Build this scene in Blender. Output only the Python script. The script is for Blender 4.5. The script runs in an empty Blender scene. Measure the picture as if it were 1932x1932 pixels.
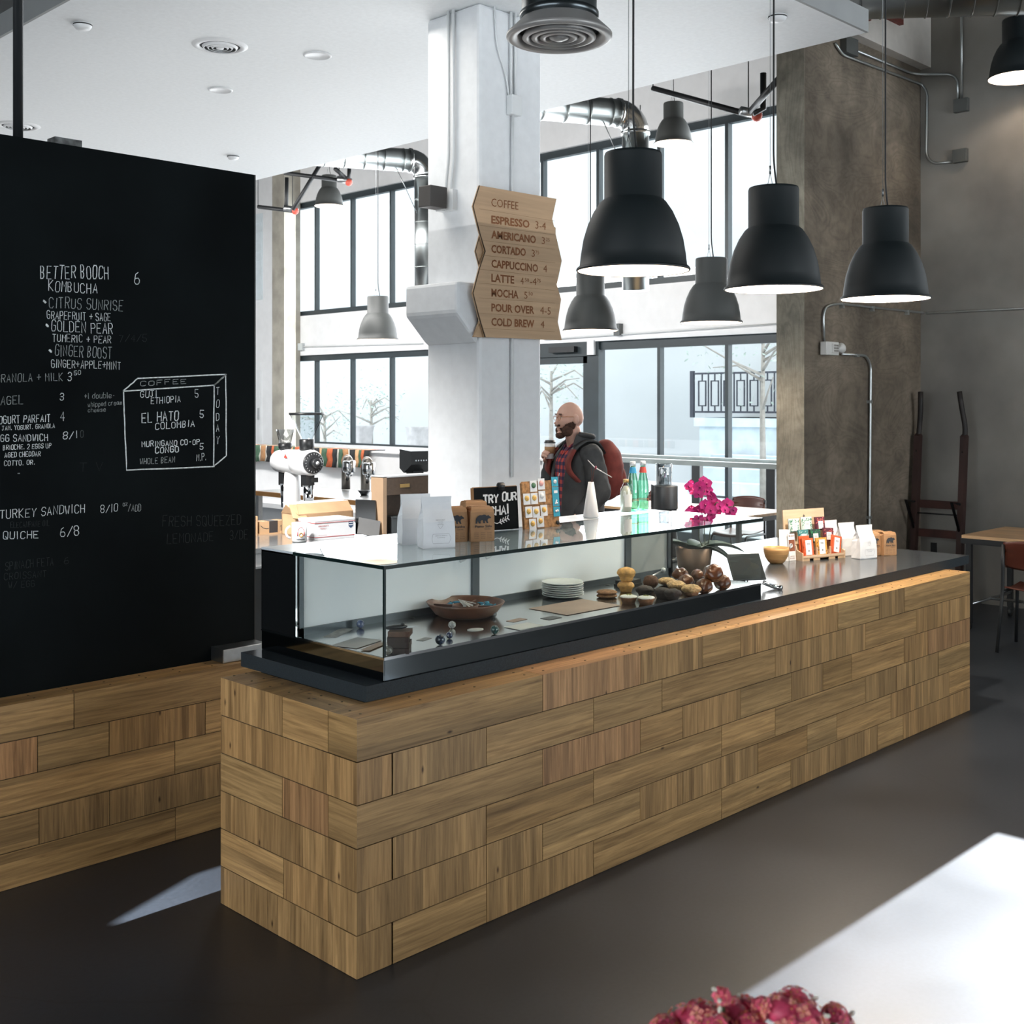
import bpy, bmesh, math, random
from mathutils import Vector, Matrix, Quaternion, noise
random.seed(7)
S = bpy.context.scene
COL = S.collection
PI = math.pi
# ------------------------------------------------------------------ camera, world, sun, exposure
F0, HC, HZ = 2203.0, 1.8, 760.0          # focal length in pixels, eye height, horizon row (1932 px frame)
_n = math.hypot(2183, 2203)
FX, FY = 2203/_n, 2183/_n                # camera forward in plan; +X runs along the counter, +Y towards the bar
FX, FY = 0.7103, 0.7039
RX, RY = FY, -FX                         # camera right in plan
cam = bpy.data.cameras.new('camera'); camo = bpy.data.objects.new('camera', cam); COL.objects.link(camo)
camo.location = (0, 0, HC); camo.rotation_euler = (PI/2, 0, math.atan2(FY, FX)-PI/2)
cam.sensor_width = 36; cam.lens = F0/1932*36; cam.shift_y = -(966-HZ)/1932; cam.clip_start = .05; cam.clip_end = 300
cam.dof.use_dof = True; cam.dof.focus_distance = 5.6; cam.dof.aperture_fstop = 8
S.camera = camo
W = bpy.data.worlds.new('sky'); S.world = W; W.use_nodes = True
W.node_tree.nodes['Background'].inputs[0].default_value = (.90, .96, 1, 1)
W.node_tree.nodes['Background'].inputs[1].default_value = 3.2
sun = bpy.data.lights.new('sun', 'SUN'); sun.energy = 46; sun.angle = .004; sun.color = (.95, .98, 1)
suno = bpy.data.objects.new('sun', sun); COL.objects.link(suno)
SL = .5215                               # the sun drops this much per metre towards -X
suno.rotation_euler = Vector((-1, 0, -SL)).to_track_quat('-Z', 'Y').to_euler(); suno.location = (30, 2, 18)
def area(name, loc, rot, sx, sy, power, color, spread=PI):
    l = bpy.data.lights.new(name, 'AREA'); l.shape = 'RECTANGLE'; l.size = sx; l.size_y = sy; l.energy = power; l.color = color
    l.spread = spread; o = bpy.data.objects.new(name, l); COL.objects.link(o); o.location = loc; o.rotation_euler = rot; return o
area('soffit_fill', (5.2, 11.4, 2.9), (PI, 0, 0), 3.8, 15, 66, (1, .99, .97))            # added soft light with no fitting, brightens the soffit from below
area('window_daylight', (12.3, 11.6, 2.75), (0, PI/2, 0), 5.2, 12.8, 900, (.93, .97, 1))  # area light added to boost the daylight from the windows
area('window_wall_fill', (7.35, 13.2, 4.15), Vector((1, 0, -.55)).to_track_quat('-Z', 'Y').to_euler(), 9.5, .35, 330, (1, .98, .96))   # added light with no fitting, brightens the window wall
area('bar_top_fill', (3.9, 6.4, 4.2), (0, 0, 0), 2.0, 1.6, 45, (1, .95, .88))  # no fitting here; added light that lifts the bar and case top
area('back_bar_fill', (2.3, 5.3, 3.05), (Vector((4.1, 6.2, .9))-Vector((2.3, 5.3, 3.05))).to_track_quat('-Z', 'Y').to_euler(), .8, .25, 32, (1, .98, .95), 1.1)      # unseen light added to lift the back bar
S.view_settings.view_transform = 'Standard'; S.view_settings.look = 'None'
S.view_settings.exposure = 0.3; S.view_settings.gamma = 1
S.cycles.max_bounces = 10; S.cycles.transparent_max_bounces = 24; S.cycles.sample_clamp_indirect = 6
S.cycles.diffuse_bounces = 6; S.cycles.caustics_reflective = False; S.cycles.caustics_refractive = False

# ------------------------------------------------------------------ plan geometry from sight lines
def ray(px):
    t = (px-966)/F0
    return FX+RX*t, FY+RY*t
def onY(px, py, Y):
    a, b = ray(px); d = Y/b
    return Vector((a*d, Y, HC-(py-HZ)*d/F0))
def onX(px, py, X):
    a, b = ray(px); d = X/a
    return Vector((X, b*d, HC-(py-HZ)*d/F0))
def onZ(px, py, Z):
    a, b = ray(px); d = (HC-Z)*F0/(py-HZ)
    return Vector((a*d, b*d, Z))
def atD(px, py, d):
    a, b = ray(px)
    return Vector((a*d, b*d, HC-(py-HZ)*d/F0))
V = Vector

# ------------------------------------------------------------------ materials
MATS = {}
def mat(name, c, rough=.6, metal=0, var=.12, scale=6, bump=0, emis=None, spec=.5, stretch=None, rvar=0, coat=0, sub=0):
    if name in MATS: return MATS[name]
    m = bpy.data.materials.new(name); m.use_nodes = True; MATS[name] = m
    nt = m.node_tree; N = nt.nodes; L = nt.links; b = N['Principled BSDF']
    b.inputs['Roughness'].default_value = rough; b.inputs['Metallic'].default_value = metal
    b.inputs['Specular IOR Level'].default_value = spec
    if coat: b.inputs['Coat Weight'].default_value = coat
    if sub: b.inputs['Subsurface Weight'].default_value = sub; b.inputs['Subsurface Scale'].default_value = .02
    tc = N.new('ShaderNodeTexCoord'); mp = N.new('ShaderNodeMapping'); nz = N.new('ShaderNodeTexNoise')
    L.new(tc.outputs['Object'], mp.inputs[0]); L.new(mp.outputs[0], nz.inputs['Vector'])
    if stretch: mp.inputs['Scale'].default_value = stretch
    nz.inputs['Scale'].default_value = scale; nz.inputs['Detail'].default_value = 6
    r = N.new('ShaderNodeValToRGB'); L.new(nz.outputs['Fac'], r.inputs[0])
    r.color_ramp.elements[0].position = .3; r.color_ramp.elements[1].position = .7
    r.color_ramp.elements[0].color = (*[x*(1-var) for x in c], 1); r.color_ramp.elements[1].color = (*[min(1, x*(1+var)) for x in c], 1)
    L.new(r.outputs[0], b.inputs['Base Color'])
    if rvar:
        k = N.new('ShaderNodeMapRange'); L.new(nz.outputs['Fac'], k.inputs[0]); k.inputs[3].default_value = max(0, rough-rvar); k.inputs[4].default_value = rough+rvar
        L.new(k.outputs[0], b.inputs['Roughness'])
    if bump:
        bp = N.new('ShaderNodeBump'); bp.inputs['Strength'].default_value = bump; bp.inputs['Distance'].default_value = .01
        L.new(nz.outputs['Fac'], bp.inputs['Height']); L.new(bp.outputs[0], b.inputs['Normal'])
    if emis: b.inputs['Emission Color'].default_value = (*c, 1); b.inputs['Emission Strength'].default_value = emis
    return m
def glass(name, tint=(.95, .98, .97), gl=.06, rough=0):
    if name in MATS: return MATS[name]
    m = bpy.data.materials.new(name); m.use_nodes = True; MATS[name] = m
    nt = m.node_tree; N = nt.nodes; L = nt.links; N.remove(N['Principled BSDF'])
    t = N.new('ShaderNodeBsdfTransparent'); t.inputs[0].default_value = (*tint, 1)
    g = N.new('ShaderNodeBsdfGlossy'); g.inputs['Roughness'].default_value = rough; g.inputs[0].default_value = (1, 1, 1, 1)
    fr = N.new('ShaderNodeFresnel'); fr.inputs[0].default_value = 1.5
    k = N.new('ShaderNodeMath'); k.operation = 'MULTIPLY'; k.inputs[1].default_value = gl/.04; k.use_clamp = True
    L.new(fr.outputs[0], k.inputs[0])
    ge = N.new('ShaderNodeNewGeometry'); bf = N.new('ShaderNodeMath'); bf.operation = 'SUBTRACT'; bf.inputs[0].default_value = 1; L.new(ge.outputs['Backfacing'], bf.inputs[1])
    k2 = N.new('ShaderNodeMath'); k2.operation = 'MULTIPLY'; L.new(k.outputs[0], k2.inputs[0]); L.new(bf.outputs[0], k2.inputs[1]); k = k2
    x = N.new('ShaderNodeMixShader'); L.new(k.outputs[0], x.inputs[0]); L.new(t.outputs[0], x.inputs[1]); L.new(g.outputs[0], x.inputs[2])
    L.new(x.outputs[0], N['Material Output'].inputs[0])
    return m
def wood_mat(name, ca, cb, use_tone=True, rough=.45, knots=True, strip=.034, scale=1.0):
    """laminated timber: UV u runs along the grain (metres), v across it; vertex colour 'tone' tints each block"""
    if name in MATS: return MATS[name]
    m = bpy.data.materials.new(name); m.use_nodes = True; MATS[name] = m
    nt = m.node_tree; N = nt.nodes; L = nt.links; b = N['Principled BSDF']; b.inputs['Roughness'].default_value = rough
    uv = N.new('ShaderNodeUVMap'); sx = N.new('ShaderNodeSeparateXYZ'); L.new(uv.outputs[0], sx.inputs[0])
    dv = N.new('ShaderNodeMath'); dv.operation = 'DIVIDE'; dv.inputs[1].default_value = strip; L.new(sx.outputs[1], dv.inputs[0])
    fl = N.new('ShaderNodeMath'); fl.operation = 'FLOOR'; L.new(dv.outputs[0], fl.inputs[0])
    wn = N.new('ShaderNodeTexWhiteNoise'); wn.noise_dimensions = '1D'; L.new(fl.outputs[0], wn.inputs['W'])
    mp = N.new('ShaderNodeMapping'); mp.inputs['Scale'].default_value = (2.2*scale, 45*scale, 1); L.new(uv.outputs[0], mp.inputs[0])
    off = N.new('ShaderNodeCombineXYZ'); mu = N.new('ShaderNodeMath'); mu.operation = 'MULTIPLY'; mu.inputs[1].default_value = 37; L.new(wn.outputs[0], mu.inputs[0]); L.new(mu.outputs[0], off.inputs[0])
    ad = N.new('ShaderNodeVectorMath'); L.new(mp.outputs[0], ad.inputs[0]); L.new(off.outputs[0], ad.inputs[1])
    nz = N.new('ShaderNodeTexNoise'); nz.inputs['Scale'].default_value = 1.6; nz.inputs['Detail'].default_value = 8; nz.inputs['Roughness'].default_value = .65; nz.inputs['Distortion'].default_value = .6
    L.new(ad.outputs[0], nz.inputs['Vector'])
    r = N.new('ShaderNodeValToRGB'); L.new(nz.outputs['Fac'], r.inputs[0])
    e = r.color_ramp.elements; e[0].position = .25; e[0].color = (*ca, 1); e[1].position = .62; e[1].color = (*cb, 1)
    k = N.new('ShaderNodeMapRange'); L.new(wn.outputs[0], k.inputs[0]); k.inputs[3].default_value = .72; k.inputs[4].default_value = 1.22
    mx = N.new('ShaderNodeVectorMath'); mx.operation = 'SCALE'; L.new(r.outputs[0], mx.inputs[0]); L.new(k.outputs[0], mx.inputs['Scale'])
    n2 = N.new('ShaderNodeTexNoise'); n2.inputs['Scale'].default_value = .55; n2.inputs['Detail'].default_value = 3; L.new(ad.outputs[0], n2.inputs['Vector'])
    r2 = N.new('ShaderNodeValToRGB'); L.new(n2.outputs['Fac'], r2.inputs[0]); e2 = r2.color_ramp.elements; e2[0].position = .28; e2[0].color = (.62, .58, .54, 1); e2[1].position = .42; e2[1].color = (1, 1, 1, 1)
    ms = N.new('ShaderNodeVectorMath'); ms.operation = 'MULTIPLY'; L.new(mx.outputs[0], ms.inputs[0]); L.new(r2.outputs[0], ms.inputs[1])
    out = ms.outputs[0]
    if use_tone:
        at = N.new('ShaderNodeAttribute'); at.attribute_name = 'tone'
        m2 = N.new('ShaderNodeVectorMath'); m2.operation = 'MULTIPLY'; L.new(out, m2.inputs[0]); L.new(at.outputs['Color'], m2.inputs[1]); out = m2.outputs[0]
    if knots:
        mk = N.new('ShaderNodeMapping'); mk.inputs['Scale'].default_value = (1.3, 3.1, 1); L.new(uv.outputs[0], mk.inputs[0])
        vo = N.new('ShaderNodeTexVoronoi'); vo.voronoi_dimensions = '2D'; vo.inputs['Scale'].default_value = 1; L.new(mk.outputs[0], vo.inputs['Vector'])
        vr = N.new('ShaderNodeValToRGB'); L.new(vo.outputs['Distance'], vr.inputs[0]); q = vr.color_ramp.elements
        q[0].position = .006; q[0].color = (.16, .12, .09, 1); q[1].position = .022; q[1].color = (1, 1, 1, 1)
        m3 = N.new('ShaderNodeVectorMath'); m3.operation = 'MULTIPLY'; L.new(out, m3.inputs[0]); L.new(vr.outputs[0], m3.inputs[1]); out = m3.outputs[0]
    L.new(out, b.inputs['Base Color'])
    return m

# ------------------------------------------------------------------ mesh builder
class MB:
    def __init__(s): s.v = []; s.f = []; s.mi = []; s.m = 0; s.sm = []; s.uv = {}; s.tone = {}; s.M = None
    def add(s, vs, fs, smooth=False, M=None):
        o = len(s.v); M = M or s.M
        s.v += [(M @ V(p)) if M is not None else V(p) for p in vs]
        for f in fs: s.f.append([o+i for i in f]); s.mi.append(s.m); s.sm.append(smooth)
        return len(s.f)-len(fs)
    def box(s, x0, x1, y0, y1, z0, z1, M=None, grain=None, tone=None):
        vs = [(x, y, z) for z in (z0, z1) for y in (y0, y1) for x in (x0, x1)]
        fs = [(0, 2, 3, 1), (4, 5, 7, 6), (0, 1, 5, 4), (2, 6, 7, 3), (0, 4, 6, 2), (1, 3, 7, 5)]; nx = (2, 2, 1, 1, 0, 0)
        k = s.add(vs, fs, M=M)
        if grain is not None:
            r1, r2 = random.random()*60, random.random()*60
            for i, f in enumerate(fs):
                n = nx[i]
                if n != grain: a, b = grain, 3-n-grain
                else: a, b = (n+1) % 3, (n+2) % 3
                s.uv[k+i] = [(vs[j][a]+r1, vs[j][b]+r2) for j in f]
                s.tone[k+i] = tone or (1, 1, 1)
        return k
    def prism(s, pts, h0, h1, ax=2, M=None, smooth=False):
        """extrude a 2-D outline along axis ax (2: XY outline; 1: XZ outline; 0: YZ outline)"""
        def P(p, h): return (p[0], p[1], h) if ax == 2 else ((p[0], h, p[1]) if ax == 1 else (h, p[0], p[1]))
        n = len(pts); vs = [P(p, h0) for p in pts]+[P(p, h1) for p in pts]
        fs = [list(range(n))[::-1], list(range(n, 2*n))]+[(i, (i+1) % n, n+(i+1) % n, n+i) for i in range(n)]
        return s.add(vs, fs, M=M, smooth=smooth)
    def lathe(s, prof, n=24, c=(0, 0, 0), M=None, smooth=True, sx=1, sy=1, cap=True):
        vs = []; fs = []; m = len(prof)
        for r, z in prof:
            for i in range(n):
                a = 2*PI*i/n; vs.append((c[0]+r*math.cos(a)*sx, c[1]+r*math.sin(a)*sy, c[2]+z))
        for j in range(m-1):
            for i in range(n): fs.append((j*n+i, j*n+(i+1) % n, (j+1)*n+(i+1) % n, (j+1)*n+i))
        if cap:
            if prof[0][0] > 1e-6: fs.append(tuple(range(n))[::-1])
            if prof[-1][0] > 1e-6: fs.append(tuple((m-1)*n+i for i in range(n)))
        return s.add(vs, fs, smooth=smooth, M=M)
    def cyl(s, p, q, r, n=12, r2=None, smooth=True): return s.tube([p, q], r, n, r2)
    def tube(s, pts, r, n=8, r2=None, closed=False):
        pts = [V(p) for p in pts]; vs = []; fs = []; m = len(pts); up = None
        for i, p in enumerate(pts):
            if closed: d = pts[(i+1) % m]-pts[i-1]
            else: d = pts[min(i+1, m-1)]-pts[max(i-1, 0)]
            d = d.normalized() if d.length > 1e-9 else V((0, 0, 1))
            if up is None: up = V((0, 0, 1)) if abs(d.z) < .9 else V((1, 0, 0))
            a = (up-d*up.dot(d))
            a = a.normalized() if a.length > 1e-6 else d.orthogonal().normalized()
            up = a; b = d.cross(a)
            R = r if r2 is None else r+(r2-r)*i/(m-1)
            if isinstance(R, (list, tuple)): R = R[i]
            for k in range(n):
                t = 2*PI*k/n; vs.append(p+a*(R*math.cos(t))+b*(R*math.sin(t)))
        for j in range(m if closed else m-1):
            for i in range(n): fs.append((j*n+i, j*n+(i+1) % n, ((j+1) % m)*n+(i+1) % n, ((j+1) % m)*n+i))
        if not closed: fs += [tuple(range(n))[::-1], tuple((m-1)*n+i for i in range(n))]
        return s.add(vs, fs, smooth=True)
    def ball(s, c, r, n=12, m=8, M=None, fn=None):
        r = r if isinstance(r, (tuple, list)) else (r, r, r); vs = []; fs = []
        for j in range(m+1):
            th = PI*j/m
            for i in range(n):
                a = 2*PI*i/n; d = V((math.sin(th)*math.cos(a), math.sin(th)*math.sin(a), -math.cos(th)))
                k = fn(d) if fn else 1
                vs.append((c[0]+d.x*r[0]*k, c[1]+d.y*r[1]*k, c[2]+d.z*r[2]*k))
        for j in range(m):
            for i in range(n): fs.append((j*n+i, j*n+(i+1) % n, (j+1)*n+(i+1) % n, (j+1)*n+i))
        return s.add(vs, fs, smooth=True, M=M)
    def ribbon(s, pts, w, nrm, closed=False):
        """a flat stroke of width w lying in the plane with normal nrm"""
        nrm = V(nrm); pts = [V(p) for p in pts]; vs = []; m = len(pts)
        for i, p in enumerate(pts):
            d = pts[min(i+1, m-1)]-pts[max(i-1, 0)]
            d = d.normalized() if d.length > 1e-9 else V((0, 0, 1))
            a = nrm.cross(d).normalized()*w/2; e = d*w*.3*(-1 if i == 0 else (1 if i == m-1 else 0))
            vs += [p+a+e, p-a+e]
        s.add(vs, [(2*i, 2*i+1, 2*i+3, 2*i+2) for i in range(m-1)])
    def mesh(s, name, mats):
        me = bpy.data.meshes.new(name); me.from_pydata([tuple(p) for p in s.v], [], s.f)
        for m in (mats if isinstance(mats, (list, tuple)) else [mats]): me.materials.append(m)
        me.polygons.foreach_set('material_index', s.mi); me.polygons.foreach_set('use_smooth', s.sm)
        if s.uv:
            uvs = []; cs = []
            for p in me.polygons:
                u = s.uv.get(p.index); t = s.tone.get(p.index, (1, 1, 1))
                for q in range(len(p.loop_indices)):
                    uvs += list(u[q]) if u else [0, 0]
                    cs += [*t, 1]
            me.uv_layers.new(name='UVMap'); me.color_attributes.new('tone', 'FLOAT_COLOR', 'CORNER')
            me.uv_layers['UVMap'].data.foreach_set('uv', uvs); me.color_attributes['tone'].data.foreach_set('color', cs)
        me.update(); return me
    def build(s, name, mats, parent=None, bevel=0, fix=True, loc=None, rotz=0):
        me = s.mesh(name, mats)
        if fix and not s.uv:
            bm = bmesh.new(); bm.from_mesh(me); bmesh.ops.recalc_face_normals(bm, faces=bm.faces); bm.to_mesh(me); bm.free()
        o = bpy.data.objects.new(name, me); COL.objects.link(o)
        if parent: o.parent = parent
        if loc is not None: o.location = loc
        if rotz: o.rotation_euler = (0, 0, rotz)
        if bevel:
            b = o.modifiers.new('bevel', 'BEVEL'); b.width = bevel; b.segments = 2; b.limit_method = 'ANGLE'
        return o
def tag(o, label, cat, group=None, kind=None):
    o['label'] = label; o['category'] = cat
    if group: o['group'] = group
    if kind: o['kind'] = kind
    return o
def struct(o, label=None, cat=None):
    o['kind'] = 'structure'
    if label: o['label'] = label
    if cat: o['category'] = cat
    return o
def thing(name, label, cat, loc=(0, 0, 0), rotz=0, group=None):
    o = bpy.data.objects.new(name, None); COL.objects.link(o); o.location = loc; o.rotation_euler = (0, 0, rotz); o.empty_display_size = .1
    return tag(o, label, cat, group)
def dup(root, loc, rotz=0, label=None, group=None, scale=None):
    r = root.copy(); COL.objects.link(r); r.location = loc; r.rotation_euler = (0, 0, rotz)
    if label: r['label'] = label
    if group: r['group'] = group
    if scale: r.scale = (scale,)*3
    for ch in list(root.children):
        c = ch.copy(); COL.objects.link(c); c.parent = r
        for g in list(ch.children):
            d = g.copy(); COL.objects.link(d); d.parent = c
    return r
def arc(c, r, a0, a1, n=8, plane='xz'):
    out = []
    for i in range(n+1):
        a = a0+(a1-a0)*i/n; u, w = r*math.cos(a), r*math.sin(a)
        out.append(V(c)+(V((u, 0, w)) if plane == 'xz' else V((u, w, 0)) if plane == 'xy' else V((0, u, w))))
    return out
def rotm(loc=(0, 0, 0), rx=0, ry=0, rz=0): return Matrix.Translation(loc) @ Matrix.Rotation(rz, 4, 'Z') @ Matrix.Rotation(ry, 4, 'Y') @ Matrix.Rotation(rx, 4, 'X')
def round_path(pts, r, n=5):
    """polyline with rounded corners"""
    pts = [V(p) for p in pts]; out = [pts[0]]
    for a, b, c in zip(pts, pts[1:], pts[2:]):
        d1 = (a-b); d2 = (c-b); k = min(r, d1.length*.45, d2.length*.45); p = b+d1.normalized()*k; q = b+d2.normalized()*k
        for i in range(n+1):
            t = i/n; out.append(p*(1-t)**2+b*2*t*(1-t)+q*t*t)
    out.append(pts[-1]); return out

# ------------------------------------------------------------------ lettering
GL = dict(A="00 26 40|12 32", B="00 06 26 35 34 23 03|23 32 31 20 00", C="45 36 16 05 01 10 30 41", D="00 06 26 45 41 20 00", E="40 00 06 46|03 33", F="00 06 46|03 33",
  G="45 36 16 05 01 10 30 41 43 23", H="00 06|40 46|03 43", I="20 26", J="06 46|26 21 10 01", K="00 06|46 03 40", L="06 00 40", M="00 06 23 46 40", N="00 06 40 46",
  O="16 05 01 10 30 41 45 36 16", P="00 06 36 45 44 33 03", Q="16 05 01 10 30 41 45 36 16|22 40", R="00 06 36 45 44 33 03|23 40", S="45 36 16 05 04 13 33 42 41 30 10 01",
  T="06 46|26 20", U="06 01 10 30 41 46", V="06 20 46", W="06 10 23 30 46", X="06 40|00 46", Y="06 23 46|23 20", Z="06 46 00 40")
GL.update({'0': GL['O'], '1': "26 20", '2': "05 16 36 45 44 00 40", '3': "05 16 36 45 44 33 42 41 30 10 01|13 33", '4': "30 36 02 42", '5': "46 06 03 33 42 41 30 10 01",
  '6': "36 15 02 01 10 30 41 42 33 13 02", '7': "06 46 10", '8': "13 04 05 16 36 45 44 33 13 02 01 10 30 41 42 33", '9': "42 13 04 05 16 36 45 44 41 30", '+': "21 25|03 43", '/': "00 46", '.': "20 21",
  ',': "21 10", '-': "13 33", '*': "22 23 33 32 22", 'a': "34 14 03 01 10 30 34|34 40", 'b': "06 00 30 41 43 34 04", 'c': "43 34 14 03 01 10 30 41", 'd': "46 40 10 01 03 14 44", 'e': "02 42 43 34 14 03 01 10 30 41",
  'h': "06 00|03 14 34 43 40", 'i': "20 24|26 25", 'l': "20 26", 'm': "00 04|03 14 23 20|23 34 43 40", 'o': "14 03 01 10 30 41 43 34 14", 'p': "0a 04 34 43 41 30 00", 'r': "00 04|02 14 34", 's': "43 34 14 03 32 41 30 10 01", 'u': "04 01 10 30 41 44|41 40",
  'w': "04 10 22 30 44", 't': "26 21 30|04 44", 'n': "00 04|03 14 34 43 40", 'y': "04 22|44 0a"})
def strokes(mb, s, O, U, Wv, h, w, nrm, asp=.62, gap=.3, jit=.05):
    """single-stroke hand lettering; O: baseline start, U/Wv: unit vectors along the line and up, h: cap height"""
    x = 0; U = V(U); Wv = V(Wv)
    for ch in s:
        if ch == ' ': x += h*asp*.9; continue
        g = GL.get(ch)
        if not g: continue
        cw = h*asp*(.35 if ch in 'I1.,il' else 1); sk = random.uniform(-.04, .08); dz = random.uniform(-jit, jit)*h; sc = random.uniform(.92, 1.06)
        for st in g.split('|'):
            pts = []
            for k in st.split():
                px = int(k[0])/4; py = (-.3 if k[1] == 'a' else int(k[1])/6)
                if ch in 'I1.,il': px = .5
                pts.append(V(O)+U*(x+px*cw+sk*h*py+random.uniform(-1, 1)*jit*.25*h)+Wv*((py*sc)*h+dz+random.uniform(-1, 1)*jit*.25*h))
            mb.ribbon(pts, w*random.uniform(.85, 1.15), nrm)
        x += cw+h*gap*.62
    return x
FONT_CACHE = {}
def text(mb, s, O, U, Wv, h, width=None, thick=0, depth=.0006, align='L'):
    """printed lettering as real flat mesh in the plane U, Wv; h: cap height; width: total length wanted"""
    cu = bpy.data.curves.new('t', 'FONT'); cu.body = s; cu.size = 1; cu.offset = thick; cu.resolution_u = 2
    o = bpy.data.objects.new('t', cu); me = bpy.data.meshes.new_from_object(o)
    vs = [V(v.co) for v in me.vertices]; fs = [list(p.vertices) for p in me.polygons]
    bpy.data.objects.remove(o); bpy.data.curves.remove(cu); bpy.data.meshes.remove(me)
    if not vs: return
    x0 = min(v.x for v in vs); x1 = max(v.x for v in vs); sc = h/.729; sx = sc if width is None else width/(x1-x0)
    U = V(U); Wv = V(Wv); n = U.cross(Wv); sh = -(x1-x0)*sx/2 if align == 'C' else 0
    mb.add([V(O)+U*((v.x-x0)*sx+sh)+Wv*(v.y*sc)+n*depth for v in vs], fs)
# ------------------------------------------------------------------ common materials
white = mat('white_paint', (.80, .82, .83), .6, var=.03, bump=.05, scale=30)
offwhite = mat('column_paint', (.69, .71, .73), .6, var=.04, bump=.12, scale=14)
steel_dark = mat('dark_window_frame', (.028, .040, .046), .45, var=.1)
black = mat('black_metal', (.012, .014, .016), .45, var=.1)
blackp = mat('black_plastic', (.015, .016, .017), .35, var=.1)
chrome = mat('chrome', (.78, .80, .82), .06, 1, var=.02)
steel = mat('brushed_steel', (.55, .57, .58), .3, 1, var=.05, scale=40, stretch=(1, 30, 1))
galv = mat('galvanised_duct', (.42, .45, .45), .32, 1, var=.12, scale=3)
pane_m = glass('window_glass', (.97, .985, .985), .04)
case_g = glass('case_glass', (.965, .985, .98), .045)
glow_white = None
concrete = mat('raw_concrete', (.165, .150, .128), .85, var=.5, scale=1.6, bump=.5, rvar=.1)
plaster = mat('grey_plaster_wall', (.262, .246, .222), .85, var=.30, scale=1.0, bump=.25)
def board_concrete(name, c, seed, st):
    """board-formed concrete with a plywood grain swirl"""
    m = mat(name, c, .85, var=.55, scale=1.1, bump=.3); nt = m.node_tree; N = nt.nodes; L = nt.links; b = N['Principled BSDF']
    old = b.inputs['Base Color'].links[0].from_socket
    tc = N.new('ShaderNodeTexCoord'); mp = N.new('ShaderNodeMapping'); mp.inputs['Location'].default_value = (seed, seed, seed); mp.inputs['Scale'].default_value = st
    L.new(tc.outputs['Object'], mp.inputs[0])
    wv = N.new('ShaderNodeTexNoise'); wv.inputs['Scale'].default_value = 1.0; wv.inputs['Detail'].default_value = 3; wv.inputs['Distortion'].default_value = 1.2; L.new(mp.outputs[0], wv.inputs['Vector'])
    mu = N.new('ShaderNodeMath'); mu.operation = 'MULTIPLY'; mu.inputs[1].default_value = 16; L.new(wv.outputs['Fac'], mu.inputs[0])
    fr = N.new('ShaderNodeMath'); fr.operation = 'PINGPONG'; fr.inputs[1].default_value = .5; L.new(mu.outputs[0], fr.inputs[0])
    cr = N.new('ShaderNodeValToRGB'); L.new(fr.outputs[0], cr.inputs[0]); cr.color_ramp.elements[0].color = (.88, .87, .85, 1); cr.color_ramp.elements[1].color = (1.07, 1.06, 1.05, 1); cr.color_ramp.elements[1].position = .35
    m3 = N.new('ShaderNodeVectorMath'); m3.operation = 'MULTIPLY'; L.new(old, m3.inputs[0]); L.new(cr.outputs[0], m3.inputs[1]); n3 = N.new('ShaderNodeTexNoise'); n3.inputs['Scale'].default_value = 5; n3.inputs['Detail'].default_value = 10; n3.inputs['Roughness'].default_value = .75; L.new(tc.outputs['Object'], n3.inputs['Vector'])
    k3 = N.new('ShaderNodeMapRange'); L.new(n3.outputs['Fac'], k3.inputs[0]); k3.inputs[1].default_value = .3; k3.inputs[2].default_value = .7; k3.inputs[3].default_value = .66; k3.inputs[4].default_value = 1.34
    m5 = N.new('ShaderNodeVectorMath'); m5.operation = 'SCALE'; L.new(m3.outputs[0], m5.inputs[0]); L.new(k3.outputs[0], m5.inputs['Scale']); L.new(m5.outputs[0], b.inputs['Base Color'])
    return m
board_c = board_concrete('board_formed_concrete', (.155, .128, .098), 3, (.9, .9, 2.2))
pale_c = board_concrete('pale_board_concrete', (.30, .275, .22), 9, (3, 3, .7))
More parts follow.
